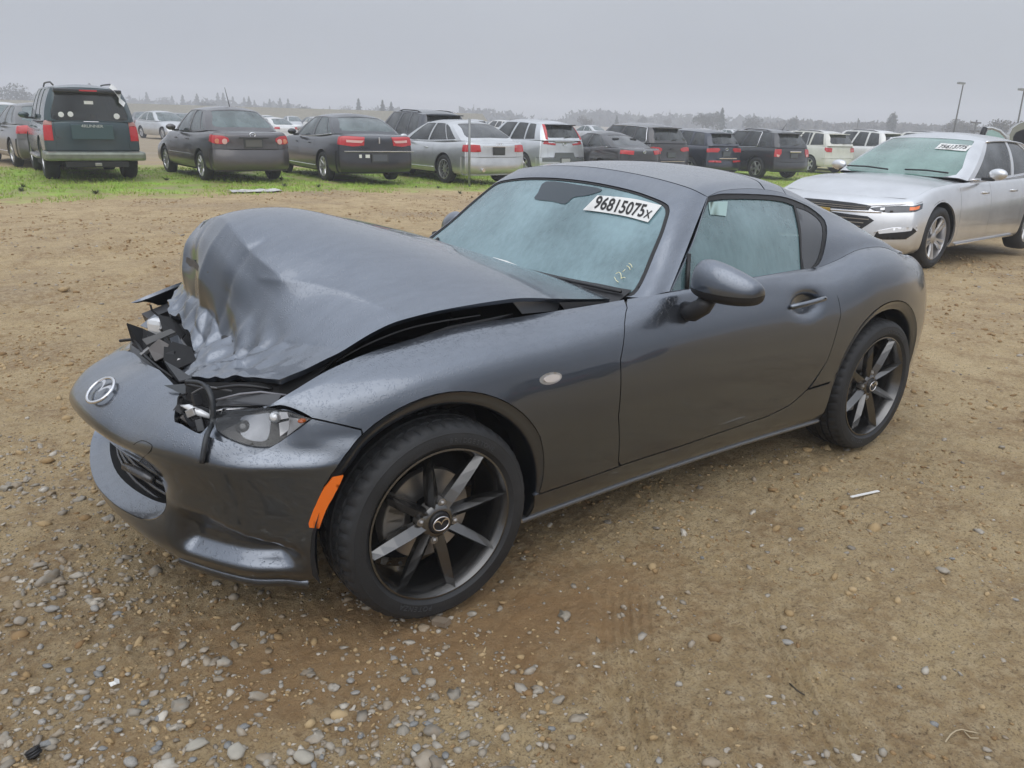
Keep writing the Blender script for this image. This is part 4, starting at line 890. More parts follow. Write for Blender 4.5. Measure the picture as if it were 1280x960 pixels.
# rubber strip hanging over the lamp
# headlamp: housing, projector, reflector, clear cover
lens = smooth_poly(NOSE.inv([(267, 517), (280, 512), (310, 510), (345, 510.5), (388, 523), (372, 536.5), (350, 551), (338, 557.5), (318, 557), (296, 551), (276, 540), (266, 530)], project), 3, True, (4,))
hl = panel('headlamp', NOSE, lens, plain('lamp black', (.006, .0065, .008), .22), car, res=.02, off=-.022, skirt=0)
panel('lamp_recess', NOSE, NOSE.inv([(262, 512), (300, 506), (345, 507), (388, 523.5), (372, 540), (350, 556), (336, 564), (318, 572), (300, 566), (280, 557), (262, 549), (245, 544), (236, 538), (246, 530)], project), P_GREY, car, res=.02, off=-.034, skirt=0)
o = panel('lamp_cover', NOSE, lens, None, None, res=.015, off=-.002, skirt=.006); o.parent = hl
m, t, ou = nodes('clear lamp cover'); tr = N_(t, 'ShaderNodeBsdfTransparent'); tr.inputs[0].default_value = (.93, .93, .93, 1); gl = N_(t, 'ShaderNodeBsdfGlossy', Roughness=.04); fr = N_(t, 'ShaderNodeFresnel', IOR=1.55)
v = coords(t); nb1 = bump(t, drops(t, v, 220, .3), .1, .001); t.links.new(nb1, gl.inputs['Normal'])
mx = t.nodes.new('ShaderNodeMixShader'); t.links.new(fr.outputs[0], mx.inputs[0]); t.links.new(tr.outputs[0], mx.inputs[1]); t.links.new(gl.outputs[0], mx.inputs[2]); t.links.new(mx.outputs[0], ou.inputs[0]); o.data.materials.append(m)
def at_nose(px, py, off):
    q_ = NOSE.inv([(px, py)], project); P = NOSE.ev(q_[:, 0], q_[:, 1])[0]; n = NOSE.nrm(q_[:, 0], q_[:, 1])[0]; n = n if n@(CC-P) > 0 else -n; return Vector(P+n*off), Vector(n)
# the black strip torn from the bonnet gap, hanging down over the lamp
rs = [at_y(a, b_, y) for a, b_, y in ((232, 477, .47), (248, 478, .50), (258, 484, .53), (264, 497, .555), (266, 512, .565), (265, 530, .575))]+[at_nose(261, 549, .014)[0][:], at_nose(255, 578, .010)[0][:]]
MB().tube(list(smooth_poly(rs, 4, False)), [.006]*8+[.009]*(4*7+1-8), 4).build('hanging_trim_strip', plain('trim rubber', (.025, .028, .032), .3), car, True)
def ball(r, c, sc=(1, 1, 1), n=20):
    prof = [(-r*math.cos(a), max(r*math.sin(a), 1e-4)) for a in np.linspace(0, math.pi, n//2+1)]
    mb = MB(); mb.lathe(prof, (0, 0, 0), n); mb.V = [(x*sc[0]+c[0], y*sc[1]+c[1], z*sc[2]+c[2]) for x, y, z in mb.V]; return mb
q_ = np.clip(smooth_poly(NOSE.inv([(298, 517), (318, 514), (334, 515), (336, 532), (332, 549), (314, 549), (299, 540)], project), 3), 0, 1)
o = panel('lamp_bowl', NOSE, q_, plain('dark chrome bowl', (.20, .21, .23), .18, .8), None, res=.02, off=-.018, skirt=.01); o.parent = hl
c, n_ = at_nose(341, 521, -.014)
ball(.016, c).build('lamp_projector', plain('lamp glass', (.7, .72, .75), .06, .3, 1.), hl, True)
q_ = NOSE.inv([(358, 522), (384, 524.5), (370, 535), (356, 545)], project)
o = panel('lamp_ribs', NOSE, q_, plain('ribbed reflector', (.40, .40, .41), .3, .5), None, res=.02, off=-.016, skirt=.01); o.parent = hl
q_ = NOSE.inv([(346, 529), (359, 526), (358, 538), (348, 545)], project)
o = panel('lamp_ribs', NOSE, q_, plain('ribbed reflector 2', (.62, .62, .63), .25, .6), None, res=.02, off=-.014, skirt=.01); o.parent = hl
q_ = NOSE.inv([(343, 514.5), (356, 515), (358, 523), (346, 525)], project)
o = panel('lamp_reflector', NOSE, q_, plain('bright reflector', (.75, .75, .77), .3, .7, var=.3), None, res=.02, off=-.014, skirt=.01); o.parent = hl
c, n_ = at_nose(376, 526, -.014); ball(.008, c, (1.5, 1, .8)).build('lamp_turn_bulb', AMBER, hl, True)
c, n_ = at_nose(300, 528, -.03); ball(.022, c).build('lamp_inner_projector', plain('dark bulb', (.03, .035, .04), .08, .2, 1.), hl, True)
pts = [at_y(226, 507, .46), at_y(236, 509, .485), at_y(250, 516, .51), at_y(268, 523, .54)]
MB().tube(pts, [.002, .009, .011, .004], 8).build('running_light', LENS, car, True)
pts = [at_y(268, 514, .54), at_y(280, 512, .555), at_y(300, 511.5, .585), at_y(322, 511, .62)]
MB().tube(pts, [.003, .005, .005, .002], 8).build('lamp_trim', CHROME, car, True)
quad('exposed_wing_support', [(640, 377, .60), (700, 377, .60), (696, 388, .60), (652, 392, .60)], plain('silver foil', (.25, .26, .28), .3, .4))
quad('exposed_wing_support', [(698, 378, .64), (756, 377, .68), (752, 384, .68), (706, 388, .65)], BLACK)
# --- wipers
WB = plain('wiper arm', (.02, .02, .022), .35)
P = [Vector(at_y(*a)) for a in ((598, 320, -.06), (612, 325, .02), (630, 331, .10), (652, 338, .16))]
MB().tube(P[:3], [.004, .006, .006], 6).build('wiper', WB, car, True)
MB().tube([at_y(616, 324, .06), at_y(632, 329, .11), at_y(653, 337, .18)], [.008, .010, .008], 6).build('wiper_wrap', WHITE, car, True, 'white paper strip stuck to the wiper arm')
MB().tube([at_y(538, 299, -.64), at_y(543, 302, -.62), at_y(548, 298, -.6)], .008, 6).build('wiper_pivot', WB, car, True)
a_ = WS.ev(np.linspace(.16, .8, 20), np.full(20, .012))+np.array([.006, 0, .012])
MB().tube(list(a_), .006, 6).build('wiper_blade', WB, car, True)
V = []; F = []
for i, u in enumerate(np.linspace(.15, .85, 30)):
    p_ = WS.ev(np.array([u]), np.array([0.]))[0]; V += [(p_[0]-.03, p_[1], p_[2]+.022), (p_[0]+.05, p_[1], p_[2]-.02)]
for i in range(29): F.append((2*i, 2*i+1, 2*i+3, 2*i+2))
MB().add(V, F).build('cowl_cover', BLACK, car, True)
# --- door mirror
def door_mirror(s):
    c0 = np.array([-1.07, .918, .893]) if s > 0 else np.array([-1.15, -.865, .875])
    A = np.linspace(0, math.pi, 25); B_ = np.linspace(0, 2*math.pi, 37)[:-1]
    def pt(a, b_):                      # a: from outer tip to inner, b: round the section
        y = math.cos(a); r = math.sin(a)**.48
        X = math.cos(b_); Z = math.sin(b_)
        X = X*(.062 if X > 0 else .045); zt = .084*(1-.34*y) if Z > 0 else .046
        Z = math.copysign(abs(Z)**.75, Z) if Z < 0 else Z
        return np.array([X*r+.018*(1-y*y)-.035*(y+.2), y*.110, Z*zt*r-.006*y])
    for nm, rg, mt in (('mirror_cap', range(0, 19), P_GREY), ('mirror_base_shell', range(18, 37), BLACK)):
        V = []; F = []; bs = [B_[i % 36]-.10 for i in rg]
        for a in A:
            for b_ in bs: q = pt(a, b_); V.append((c0[0]+q[0], c0[1]+s*q[1], c0[2]+q[2]+ (0 if nm == 'mirror_cap' else -.001)))
        m_ = len(bs)
        for i in range(len(A)-1):
            for k in range(m_-1): F.append((i*m_+k, i*m_+k+1, (i+1)*m_+k+1, (i+1)*m_+k))
        MB().add(V, F).build(nm, mt, car, True)
    MB().tube([(-1.035, .775*s, .795), (-1.035, .815*s, .80), (-1.04, .85*s, .825), (-1.05, .865*s, .86)], [.034, .034, .032, .03], 16).build('mirror_stalk', BLACK, car, True)
door_mirror(1); door_mirror(-1)
# --- door handle bar
def on_side(px, py, off):
    q_ = SIDE.inv([(px, py)], project); P = SIDE.ev(q_[:, 0], q_[:, 1])[0]; n = SIDE.nrm(q_[:, 0], q_[:, 1])[0]; n = n if n[1] > 0 else -n; return Vector(P+n*off)
hp_ = [on_side(988, 384, -.004), on_side(994, 382.5, .016), on_side(1008, 379, .022), on_side(1024, 374.5, .018), on_side(1031, 373, .0)]
for s in (1, -1):
    o = MB().tube([(p.x, p.y*s, p.z) for p in smooth_poly([p[:] for p in hp_], 3, False).view().tolist() and [Vector(q) for q in smooth_poly([p[:] for p in hp_], 3, False)]], [.008]+[.0105]*11+[.011], 10).build('door_handle', P_GREY, car, True)
kp = on_side(1024, 374.5, .029); ball(.0035, kp).build('door_lock', MATTE, car, True)
P = [on_side(884+0, 520, .0006)]
# --- cabin
cb_ = MB(); cb_.box((-1.42, 0, .34), (1.0, 1.36, .10)); cb_.box((-1.90, 0, .62), (.06, 1.34, .62)); cb_.box((-.80, 0, .62), (.10, 1.34, .32)); cb_.box((-1.4, .70, .62), (1.2, .05, .42)); cb_.box((-1.4, -.70, .62), (1.2, .05, .42)); cb_.box((-1.40, 0, .47), (.9, .20, .22), None, .02)
cb_.build('cabin_tub', CABIN, car)
ds = MB(); ds.box((-.97, 0, .78), (.26, 1.30, .13), None, .04); ds.box((-1.02, .33, .84), (.16, .34, .06), None, .025); ds.box((-1.08, 0, .84), (.02, .18, .11), None, .006); ds.build('dashboard', CABIN, car)
for s in (1, -1):
    st = MB(); st.box((-1.50, .34*s, .48), (.48, .46, .14), None, .05); st.box((-1.74, .34*s, .74), (.14, .46, .56), Matrix.Rotation(-.32, 3, 'Y'), .055); st.box((-1.84, .34*s, 1.02), (.10, .25, .15), Matrix.Rotation(-.2, 3, 'Y'), .04)
    st.build('seat', FABRIC, car, True)
wh = MB(); ring = []
for a in np.linspace(0, 2*math.pi, 37): ring.append(Vector((-1.16, .34, .80))+Vector((.065*math.sin(a), .18*math.cos(a), .17*math.sin(a))))
wh.tube(ring, .014, 8, False); wh.box((-1.15, .34, .80), (.05, .12, .09), None, .02); wh.box((-1.155, .34, .80), (.02, .34, .03), None, .008); wh.build('steering_wheel', BLACK, car, True)
MB().box((-1.16, 0, 1.10), (.03, .20, .06), None, .015).build('rear_view_mirror', BLACK, car)

# --- wheels: tyre with cut tread, eight ridged spokes, hub, brakes
def roadster_wheel(pos, side, spin=0., parent=car, steer=0.):
    root = empty('wheel', pos); root.parent = parent; root.rotation_euler = (0, 0, (0 if side > 0 else math.pi)+steer)
    n = 192
    prof = [(-.085, .225), (-.098, .240), (-.104, .262), (-.101, .284), (-.090, .297), (-.080, .3025), (-.062, .3055), (-.058, .3055), (-.057, .298), (-.050, .298), (-.049, .3065), (-.022, .3075), (-.021, .299), (-.013, .299), (-.012, .3078), (.012, .3078), (.013, .299), (.021, .299), (.022, .3075), (.049, .3065), (.050, .298), (.057, .298), (.058, .3055), (.062, .3055), (.080, .3025), (.090, .297), (.096, .291), (.101, .284), (.1022, .2815), (.1035, .2805), (.1035, .275), (.1045, .273), (.1045, .246), (.1030, .2445), (.098, .240), (.0955, .236), (.090, .229), (.085, .225)]
    V = []; F = []; m_ = len(prof)
    for k in range(n):
        t_ = 2*math.pi*k/n; g = (k % 4 == 0)
        for a, r in prof:
            rr_ = r-(.0055 if g and .056 < abs(a) < .093 and r > .295 else 0)-(.005 if (k % 4 == 2) and .022 <= abs(a) <= .049 else 0)
            V.append((rr_*math.cos(t_+.06*abs(a)/.1), a, rr_*math.sin(t_+.06*abs(a)/.1)))
    for k in range(n):
        for i in range(m_-1): F.append((k*m_+i, ((k+1) % n)*m_+i, ((k+1) % n)*m_+i+1, k*m_+i+1))
    ty = MB().add(V, F).build('tyre', RUBBER, root); auto_smooth(ty, 28)
    # raised sidewall lettering
    mb = MB()
    for word, a0, sz in (('BRIDGESTONE', 112, .020), ('POTENZA', 292, .022)):
        stp = sz*.78/.262
        for i, ch in enumerate(word):
            Vt, Ft = text_mesh(ch, sz, .0008); a = R_(a0)+(i-(len(word)-1)/2)*stp
            P = [((.258+q[1])*math.cos(a)-q[0]*math.sin(a), .1052+q[2], (.258+q[1])*math.sin(a)+q[0]*math.cos(a)) for q in Vt]
            mb.add(P, Ft)
        mb.build('sidewall_lettering', plain('raised rubber', (.05, .053, .058), .4), root); mb = MB()
    rim = empty('rim', (0, 0, 0)); rim.parent = root; rim.rotation_euler = (0, spin, 0)
    mb = MB(); mb.lathe([(.088, .2335), (.0975, .2325), (.0985, .227), (.091, .223), (.070, .213), (.030, .206), (-.03, .204), (-.075, .21), (-.09, .228)], n=96)
    o = mb.build('rim_barrel', ALLOY, rim); auto_smooth(o, 40)
    mb = MB()
    for k in range(8):
        a = math.pi/8+k*math.pi/4; ca, sa = math.cos(a), math.sin(a)
        rows = [(.040, .018, .074, .040), (.065, .0185, .080, .043), (.10, .0185, .087, .047), (.145, .0165, .092, .053), (.19, .0125, .096, .062), (.220, .007, .097, .074), (.232, .0022, .097, .085)]
        V = []; F = []
        for r, hw, yr, yb in rows:
            sk = .0065*(-1 if k % 2 else 1)*(1-(r/.222)**2*0)
            for ac, yy in ((-hw, yb), (-hw*.94, yr-.020), (sk, yr), (hw*.94, yr-.022), (hw, yb)): V.append((r*ca-ac*sa, yy, r*sa+ac*ca))
        for i in range(len(rows)-1):
            for j in range(4): F.append((i*5+j, i*5+j+1, (i+1)*5+j+1, (i+1)*5+j))
            F.append((i*5+4, i*5, (i+1)*5, (i+1)*5+4))
        F.append((0, 1, 2, 3, 4)); q0 = (len(rows)-1)*5; F.append(tuple(q0+j for j in (4, 3, 2, 1, 0)))
        sp_ = MB().add(V, F); sp_.build('spoke', ALLOY, rim)
    hbm = MB(); hbm.lathe([(.03, .055), (.066, .054), (.074, .046), (.076, .036), (.070, .034)], n=40); o = hbm.build('rim_hub', ALLOY, rim); auto_smooth(o, 40)
    cc_ = MB(); cc_.lathe([(.066, .034), (.079, .0335), (.083, .030), (.0835, .0005)], n=32); o = cc_.build('centre_cap', BLACK, root); auto_smooth(o, 40)
    badge((0, .0845, 0), (0, 1, 0), (0, 0, 1), .052, .042, CHROME, root, 'cap_emblem')
    for k in range(4):
        a = k*math.pi/2; mb = MB(); mb.lathe([(.045, .013), (.0705, .0125), (.0705, .0085), (.062, .0085), (.074, .0075), (.078, .0005)], (.058*math.cos(a), 0, .058*math.sin(a)), 12); mb.build('lug_nut', STEEL if k >= 0 else ALLOY, rim)
    mb = MB(); mb.lathe([(-.02, .05), (.005, .056), (.008, .07), (.010, .138), (.006, .140), (-.012, .140), (-.014, .07)], n=64); o = mb.build('brake_disc', STEEL, root); auto_smooth(o, 40)
    cp_ = MB()
    for a in (-.35, -.1, .15, .35):
        cp_.box((.125*math.cos(a+.15), .012, .125*math.sin(a+.15)), (.07, .05, .055), Matrix.Rotation(-(a+.15), 3, 'Y'), .008)
    cp_.build('brake_caliper', plain('caliper', (.20, .19, .175), .5, .5), root)
    mb = MB(); mb.lathe([(-.09, .19), (-.085, .02)], n=40); mb.build('wheel_backplate', MATTE, root)
    return root
roadster_wheel((0, .7475, .3055), 1, R_(-13), steer=R_(-1.0))
roadster_wheel((-2.31, .7525, .3055), 1, R_(-3.5))
roadster_wheel((0, -.7475, .3055), -1, R_(30)); roadster_wheel((-2.31, -.7525, .3055), -1, R_(50))

# hoses, wires and brackets in the torn gap
g_ = np.random.default_rng(31)
for i, pts in enumerate(([(232, 480, .44), (262, 486, .50), (300, 482, .56), (340, 486, .60)], [(240, 492, .46), (258, 484, .5), (290, 489, .54)], [(200, 430, -.02), (214, 437, .04), (226, 452, .14), (238, 462, .2)], [(184, 420, -.1), (196, 432, -.04), (204, 444, .04)], [(218, 408, -.15), (226, 424, -.04), (238, 440, .08)], [(214, 516, .44), (222, 508, .45), (224, 496, .44), (234, 492, .45)], [(236, 520, .49), (244, 526, .5), (252, 522, .52)], [(420, 452, .56), (460, 430, .58), (520, 408, .58), (600, 394, .58)])):
    MB().tube(list(smooth_poly([at_y(*p) for p in pts], 5, False)), [.0045, .003, .005, .0025][i % 4], 6).build('hose' if i % 2 == 0 else 'wire', [BLACK, plain('grey hose', (.12, .12, .125), .4), MATTE][i % 3], car, True)
for i in range(16):
    px, py, yy = [(172, 432, -.08), (182, 440, -.02), (192, 430, -.06), (205, 438, .02), (216, 446, .1), (226, 456, .16), (214, 420, -.1), (232, 444, .12), (224, 512, .45), (240, 516, .5), (250, 532, .53), (232, 524, .47), (246, 500, .5), (204, 412, -.2), (190, 448, .0), (240, 458, .18)][i]
    c = at_y(px, py, yy); MB().box(c, tuple(g_.uniform(.008, .034, 3)), Matrix.Rotation(g_.uniform(0, 3), 3, (g_.normal(), g_.normal(), g_.normal())), .002).build('broken_bracket', [BLACK, plain('grey bracket', (.11, .10, .095), .55), SH, STEEL][(i*7) % 4], car)
quad('wing_channel', [(352, 506, .655), (400, 472, .645), (470, 440, .64), (560, 408, .63), (640, 392, .63), (640, 400, .60), (560, 416, .60), (470, 450, .60), (400, 484, .60)], BLACK)
# ------------------------------------------------------------------ the other cars: one builder, each with its own proportions
GLASS_D = glassy('dark car glass', (.10, .12, .13), (.05, .06, .065), .45, streak=False)
GLASS_T = glassy('teal car glass', (.30, .42, .40), (.13, .19, .19), .55, streak=False)
GLASS_G = glassy('green fogged glass', (.40, .60, .52), (.20, .37, .32), .72)
CLAD = plain('grey bumper cladding', (.055, .057, .06), .55, var=.2)
DARKIN = plain('vehicle interior', (.02, .021, .023), .8)
WM = {}
def simple_wheel(root, x, y, r, w_, rimr, kind, res=1):
    side = 1 if y > 0 else -1
    key = (round(r, 3), round(w_, 3), round(rimr, 3), kind, res)
    wr = empty('wheel', (x, y, r)); wr.parent = root; wr.rotation_euler = (0, (x*1.7+y) % .6, 0 if side > 0 else math.pi)
    if key not in WM:
        h = w_/2; n = 48 if res else 28
        mb = MB(); mb.lathe([(-h*.9, rimr), (-h, r*.86), (-h*.8, r*.98), (-h*.3, r), (h*.3, r), (h*.8, r*.98), (h, r*.88), (h*.98, rimr+.02), (h*.85, rimr)], n=n); ty = mb.build('tyre', RUBBER, None, True)
        spec = {'five': (5, .055, .03, SILVER_ALLOY), 'seven': (7, .04, .022, SILVER_ALLOY), 'multi': (10, .02, .012, SILVER_ALLOY), 'steel': (9, .05, .034, SILVER_ALLOY), 'dark': (5, .06, .03, SILVER_ALLOY), 'twin': (10, .026, .016, SILVER_ALLOY)}[kind]
        ns, w0, w1, mt = spec; mb = MB(); mb.lathe([(h*.86, rimr), (h*.9, rimr-.012), (h*.55, rimr-.022), (-h*.5, rimr-.03)], n=n); mb.lathe([(h*.2, .075), (h*.62, .07), (h*.72, .03), (h*.72, .001)], n=16)
        for k in range(ns):
            a = 2*math.pi*k/ns if kind != 'twin' else 2*math.pi*(k//2)/5+(.17 if k % 2 else -.17); ca, sa = math.cos(a), math.sin(a); V = []
            for rr_, hw, yy in ((.05, w0*.8, h*.6), (rimr*.55, w0*.62, h*.74), (rimr-.008, w1+.012 if kind != 'multi' else w1, h*.84)):
                for ac, dy in ((-hw, -.02), (-hw*.7, 0), (hw*.7, 0), (hw, -.02)):
                    if kind == 'twin' and rr_ > .1: pass
                    V.append((rr_*ca-ac*sa, yy+dy, rr_*sa+ac*ca))
            F = []
            for i in range(2):
                for j in range(3): F.append((i*4+j, i*4+j+1, (i+1)*4+j+1, (i+1)*4+j))
            mb.add(V, F)
        rm = mb.build('rim', mt, None, False); auto_smooth(rm, 40)
        mb = MB(); mb.lathe([(h*.1, rimr*.98), (h*.12, .001)], n=20); bk = mb.build('brake_shadow_plate', MATTE, None)  # flat black disc stands in for the shade behind the spokes
        WM[key] = (ty.data, rm.data, bk.data)
        for o, nm in ((ty, 'tyre'), (rm, 'rim'), (bk, 'spoke_shade_disc')): o.name = nm; o.parent = wr
    else:
        for me, nm in zip(WM[key], ('tyre', 'rim', 'spoke_shade_disc')):
            o = bpy.data.objects.new(nm, me); COL.objects.link(o); o.parent = wr
DEF = dict(L=4.5, W=1.75, H=1.46, wb=2.65, ro=1.02, z0=.20, hood=.76, nose=.70, cowlz=.97, belt=.93, beltr=.97, deck=1.0, cowl=2.05, header=1.25, rearh=.10, rbase=-.62,
           roofw=.56, glassw=.80, wr=.315, ww=.205, rim=.215, rimk='five', fd=.32, rd=.26, type='sedan', res=.05, glass=GLASS_T, crown=.04, rear_ins=None, doors=(1.48, .50), mirror=True)
def make_car(name, mat, spec, label, group=None, trim=None):
    """x forward from the rear axle, y to the car's left, z up"""
    c = dict(DEF); c.update(spec); root = empty(name); tag(root, label, 'car' if c['type'] == 'sedan' else 'suv', group)
    hw = c['W']/2; xr = -c['ro']; xf = xr+c['L']; wb = c['wb']; res = c['res']; suv = c['type'] == 'suv'
    def ztop(x):
        xs = [xr, xr+.12, c['rbase'], c['rbase']+.9, c['cowl'], c['cowl']+.35, xf-c['fd']-.40, xf-c['fd']]
        zs = [c['deck']-(.06 if not suv else .0), c['deck']-(.03 if not suv else 0), c['beltr'] if suv else c['deck']-.02, c['beltr'], c['belt'], c['cowlz']-.06, c['hood'], c['nose']]
        return float(np.interp(x, xs, zs))
    # half outline, front centre -> rear centre; arc length table
    yf = np.array([0, .2, .42, .62, .78, .9, .97]); fr = [(xf-c['fd']*(a**2.6), a*hw, 1.) for a in yf]
    xs_side = np.linspace(xf-c['fd']-.12, xr+c['rd']+.12, 16); sd_ = [(x, hw*(1-.035*((x-(xf+xr)/2)/(c['L']/2))**4), 0.) for x in xs_side]
    re_ = [(xr+c['rd']*(a**3.2), a*hw, 2.) for a in yf[::-1]]
    out_ = fr+sd_+re_
    pts = np.array([(a, b) for a, b, _ in out_])
    T = [0, .07, .16, .30, .45, .60, .72, .83, .91, .965, 1.0]
    IS = [.07, .03, .010, .0, .0, .006, .018, .036, .058, .080, .115]
    IFr = c.get('front_ins') or [.10, .03, .0, .0, .008, .02, .04, .075, .12, .18, .25]
    IR = c['rear_ins'] or ([.13, .05, .01, .0, .02, .045, .055, .06, .07, .09, .15] if not suv else [.06, .01, .0, .01, .055, .08, .09, .10, .115, .13, .16])
    cols = []; NR = []
    for i, (x, y, k) in enumerate(out_):
        a = pts[max(i-1, 0)]; b = pts[min(i+1, len(pts)-1)]; t = b-a; t /= np.linalg.norm(t)+1e-9; n_ = np.array([t[1], -t[0]])
        if n_@np.array([x-(xf+xr)/2, y*3]) < 0: n_ = -n_
        NR.append(np.array([1. if k == 1 else -1., 0]) if y == 0 else n_)
    NR = np.array(NR)
    for _ in range(6): NR[1:-1] = (NR[:-2]+2*NR[1:-1]+NR[2:])/4; NR /= np.linalg.norm(NR, axis=1, keepdims=True)
    for i, (x, y, k) in enumerate(out_):
        a = pts[max(i-1, 0)]; b = pts[min(i+1, len(pts)-1)]; t = b-a; t /= np.linalg.norm(t)+1e-9; n_ = np.array([t[1], -t[0]]); 
        if n_@np.array([x-(xf+xr)/2, y*3]) < 0: n_ = -n_
        n_ = NR[i]
        wf = abs(n_[0])**1.5; ins = (1-wf)*np.array(IS)+wf*np.array(IFr if x > 0 else IR); zt = ztop(x)
        cols.append([(x-n_[0]*d, y-n_[1]*d, c['z0']+(zt-c['z0'])*t_) for d, t_ in zip(ins, T)])
    cols = np.array(cols); nf = len(fr); ns = len(sd_); mir = np.array([1, -1, 1])
    iF = nf+3; iR = nf+ns-5
    Fs = Surf(np.concatenate([cols[:iF+1][::-1], cols[1:iF+1]*mir]))         # left side -> nose -> right side
    Rs = Surf(np.concatenate([cols[iR:], (cols[iR:-1]*mir)[::-1]]))
    Ss = Surf(cols[nf-3:nf+ns+3])                                             # left flank
    def uz(Sf, xy, z):
        """(u,v) on Sf nearest plan point xy on the outline at height z"""
        if not hasattr(Sf, 'pl'):
            u = np.linspace(0, 1, 160); q = Sf.ev(u, np.full(160, .4)); Sf.pl = (u, q[:, :2])
        u = Sf.pl[0][np.argmin(((Sf.pl[1]-np.array(xy))**2).sum(1))]; vv = np.linspace(0, 1, 60); zz = Sf.ev(np.full(60, u), vv)[:, 2]
        return (u, float(np.interp(z, zz, vv)))
    def rearp(yz): return np.array([uz(Rs, (xr+c['rd']*(min(abs(y)/hw, .97)**3.2), y), z) for y, z in yz])
    def sidep(Sf, xz): return np.array([uz(Sf, (x, hw*.985), z) for x, z in xz])
    def frontp(yz): return np.array([uz(Fs, (xf-c['fd']*(min(abs(y)/hw, .97)**2.6), y), z) for y, z in yz])
    # wheel arches
    ra = c['wr']+.055; wy = hw-c['ww']/2-.015
    def arcp(cx, a0, a1, n=14): return Ss.inv(arc((cx, c['wr']), ra, a0, a1, n), XZ)
    low = .012
    xd = [wb-.42, c['doors'][0], c['doors'][1], None]     # front door front edge, split, rear door rear edge
    xA = wb-.46
    a_f = np.degrees(math.asin((c['z0']+.02-c['wr'])/ra)) if abs(c['z0']+.02-c['wr']) < ra else -20
    def vline(x, v0, v1, n=6):
        u = sidep(Ss, [(x, .6)])[0][0]; return [(u, v) for v in np.linspace(v0, v1, n)]
    uF = sidep(Ss, [(xf-c['fd']-.14, .6)])[0][0]; uR = sidep(Ss, [(xr+c['rd']+.14, .6)])[0][0]
    fa = arcp(wb, a_f, 180-a_f, 18)
    k = dict(mat=mat, parent=root, res=res, skirt=.02, shrink=.002, mirror=True)
    def P_(nm, poly, m_=None, sf=Ss, **kw):
        kk = dict(k); kk.update(kw); mt_ = m_ or kk.pop('mat'); kk.pop('mat', None); return panel(nm, sf, np.array([tuple(q) for q in poly]), mt_, **kk)
    P_('front_fender', [(uF, 1.), (uF, low)]+[tuple(q) for q in fa]+vline(xA, low, 1))
    P_('front_door', vline(xA, low, 1)+vline(xd[1], 1, low))
    xq = xd[2]-.10
    ra_pts = arcp(0, 0+a_f, 180-a_f, 18)
    # rear door's back edge follows the arch
    rd_edge = [tuple(q) for q in arcp(0, 25, 62, 5) if True]
    uB = vline(xd[2], 1, .5, 4)
    foot = Ss.inv([(ra*math.cos(R_(25))+.02, c['wr']+ra*math.sin(R_(25)))], XZ)[0]
    xfoot = ra+.05
    if xd[2] > xfoot: P_('rear_door', vline(xd[1], low, 1)+vline(xd[2], 1, low)); qfront = vline(xd[2], low, 1)
    else:
        ed = Ss.inv([(xfoot, c['z0']+.03), (xfoot, c['wr']+.05), (xfoot-.10, c['wr']+ra*.9), (xd[2], c['wr']+ra+.10)], XZ)
        P_('rear_door', vline(xd[1], low, 1)+vline(xd[2], 1, .75, 3)+[tuple(q) for q in ed[::-1]]); qfront = [tuple(q) for q in ed]+vline(xd[2], .75, 1, 3)
    arc_r = [tuple(q) for q in ra_pts[::-1]]
    P_('quarter_panel', qfront+[(uR, 1.), (uR, low)]+arc_r)
    # front and rear ends (one piece each), lamps laid on them
    uf0 = uz(Fs, (xf-c['fd']-.14, hw*.985), .6)[0]; ur0 = uz(Rs, (xr+c['rd']+.14, hw*.985), .6)[0]
    panel('front_bumper', Fs, rect(uf0, 0, 1-uf0, 1), mat, root, res=res, skirt=.02, flip=None)
    zb = c.get('bumper_top', .66)
    vb = rearp([(0, zb)])[0][1]; vs = uz(Rs, (xr+c['rd']+.14, hw*.98), zb)[1]; vl = lambda u: vs+(vb-vs)*(min(u, 1-u)-ur0)/(.5-ur0)
    panel('rear_bumper', Rs, [(ur0, 0), (1-ur0, 0), (1-ur0, vs), (.5, vb), (ur0, vs)], c.get('bumper_mat') or mat, root, res=res, skirt=.02, off=c.get('bumper_off', .012), shrink=.002)
    tw = c.get('trunk_w', .60); tb = rearp([(tw, zb+.0), (tw, 2.)]); 
    ul, ur_ = tb[0][0], 1-tb[0][0]
    panel('quarter_corner', Rs, [(ur0, vs), (ul, vl(ul)), (ul, 1), (ur0, 1)], mat, root, res=res, skirt=.02, shrink=.001)
    panel('quarter_corner', Rs, [(1-ur0, vs), (ur_, vl(ur_)), (ur_, 1), (1-ur0, 1)], mat, root, res=res, skirt=.02, shrink=.001)
    lid = panel('tailgate' if suv else 'boot_lid', Rs, [(ul, vl(ul)), (.5, vb), (ur_, vl(ur_)), (ur_, 1), (ul, 1)], mat, root, res=res, skirt=.02, shrink=.004)
    # bonnet, boot top, roof
    def top_patch(i0, i1, rows, crown0, crown1, bow1, name, m_=mat):
        E = cols[i0:i1+1, -1]; L_ = []
        ys = [1, .85, .6, .3, 0, -.3, -.6, -.85, -1]
        for j, e_ in enumerate(E):
            t = j/(len(E)-1); cr_ = crown0*(1-t)+crown1*t; bw = bow1*t if i0 < i1 else bow1*t
            L_.append([(e_[0]+bw*(1-q*q), e_[1]*q, e_[2]+cr_*(1-q*q)) for q in ys])
            for m_q, q in enumerate(ys): L_[-1][m_q] = tuple(np.array(L_[-1][m_q])+res0(q)*(1-t)**1.5)
        return Surf(np.array(L_))
    fc = cols[0, -1]; i_fc = nf-2
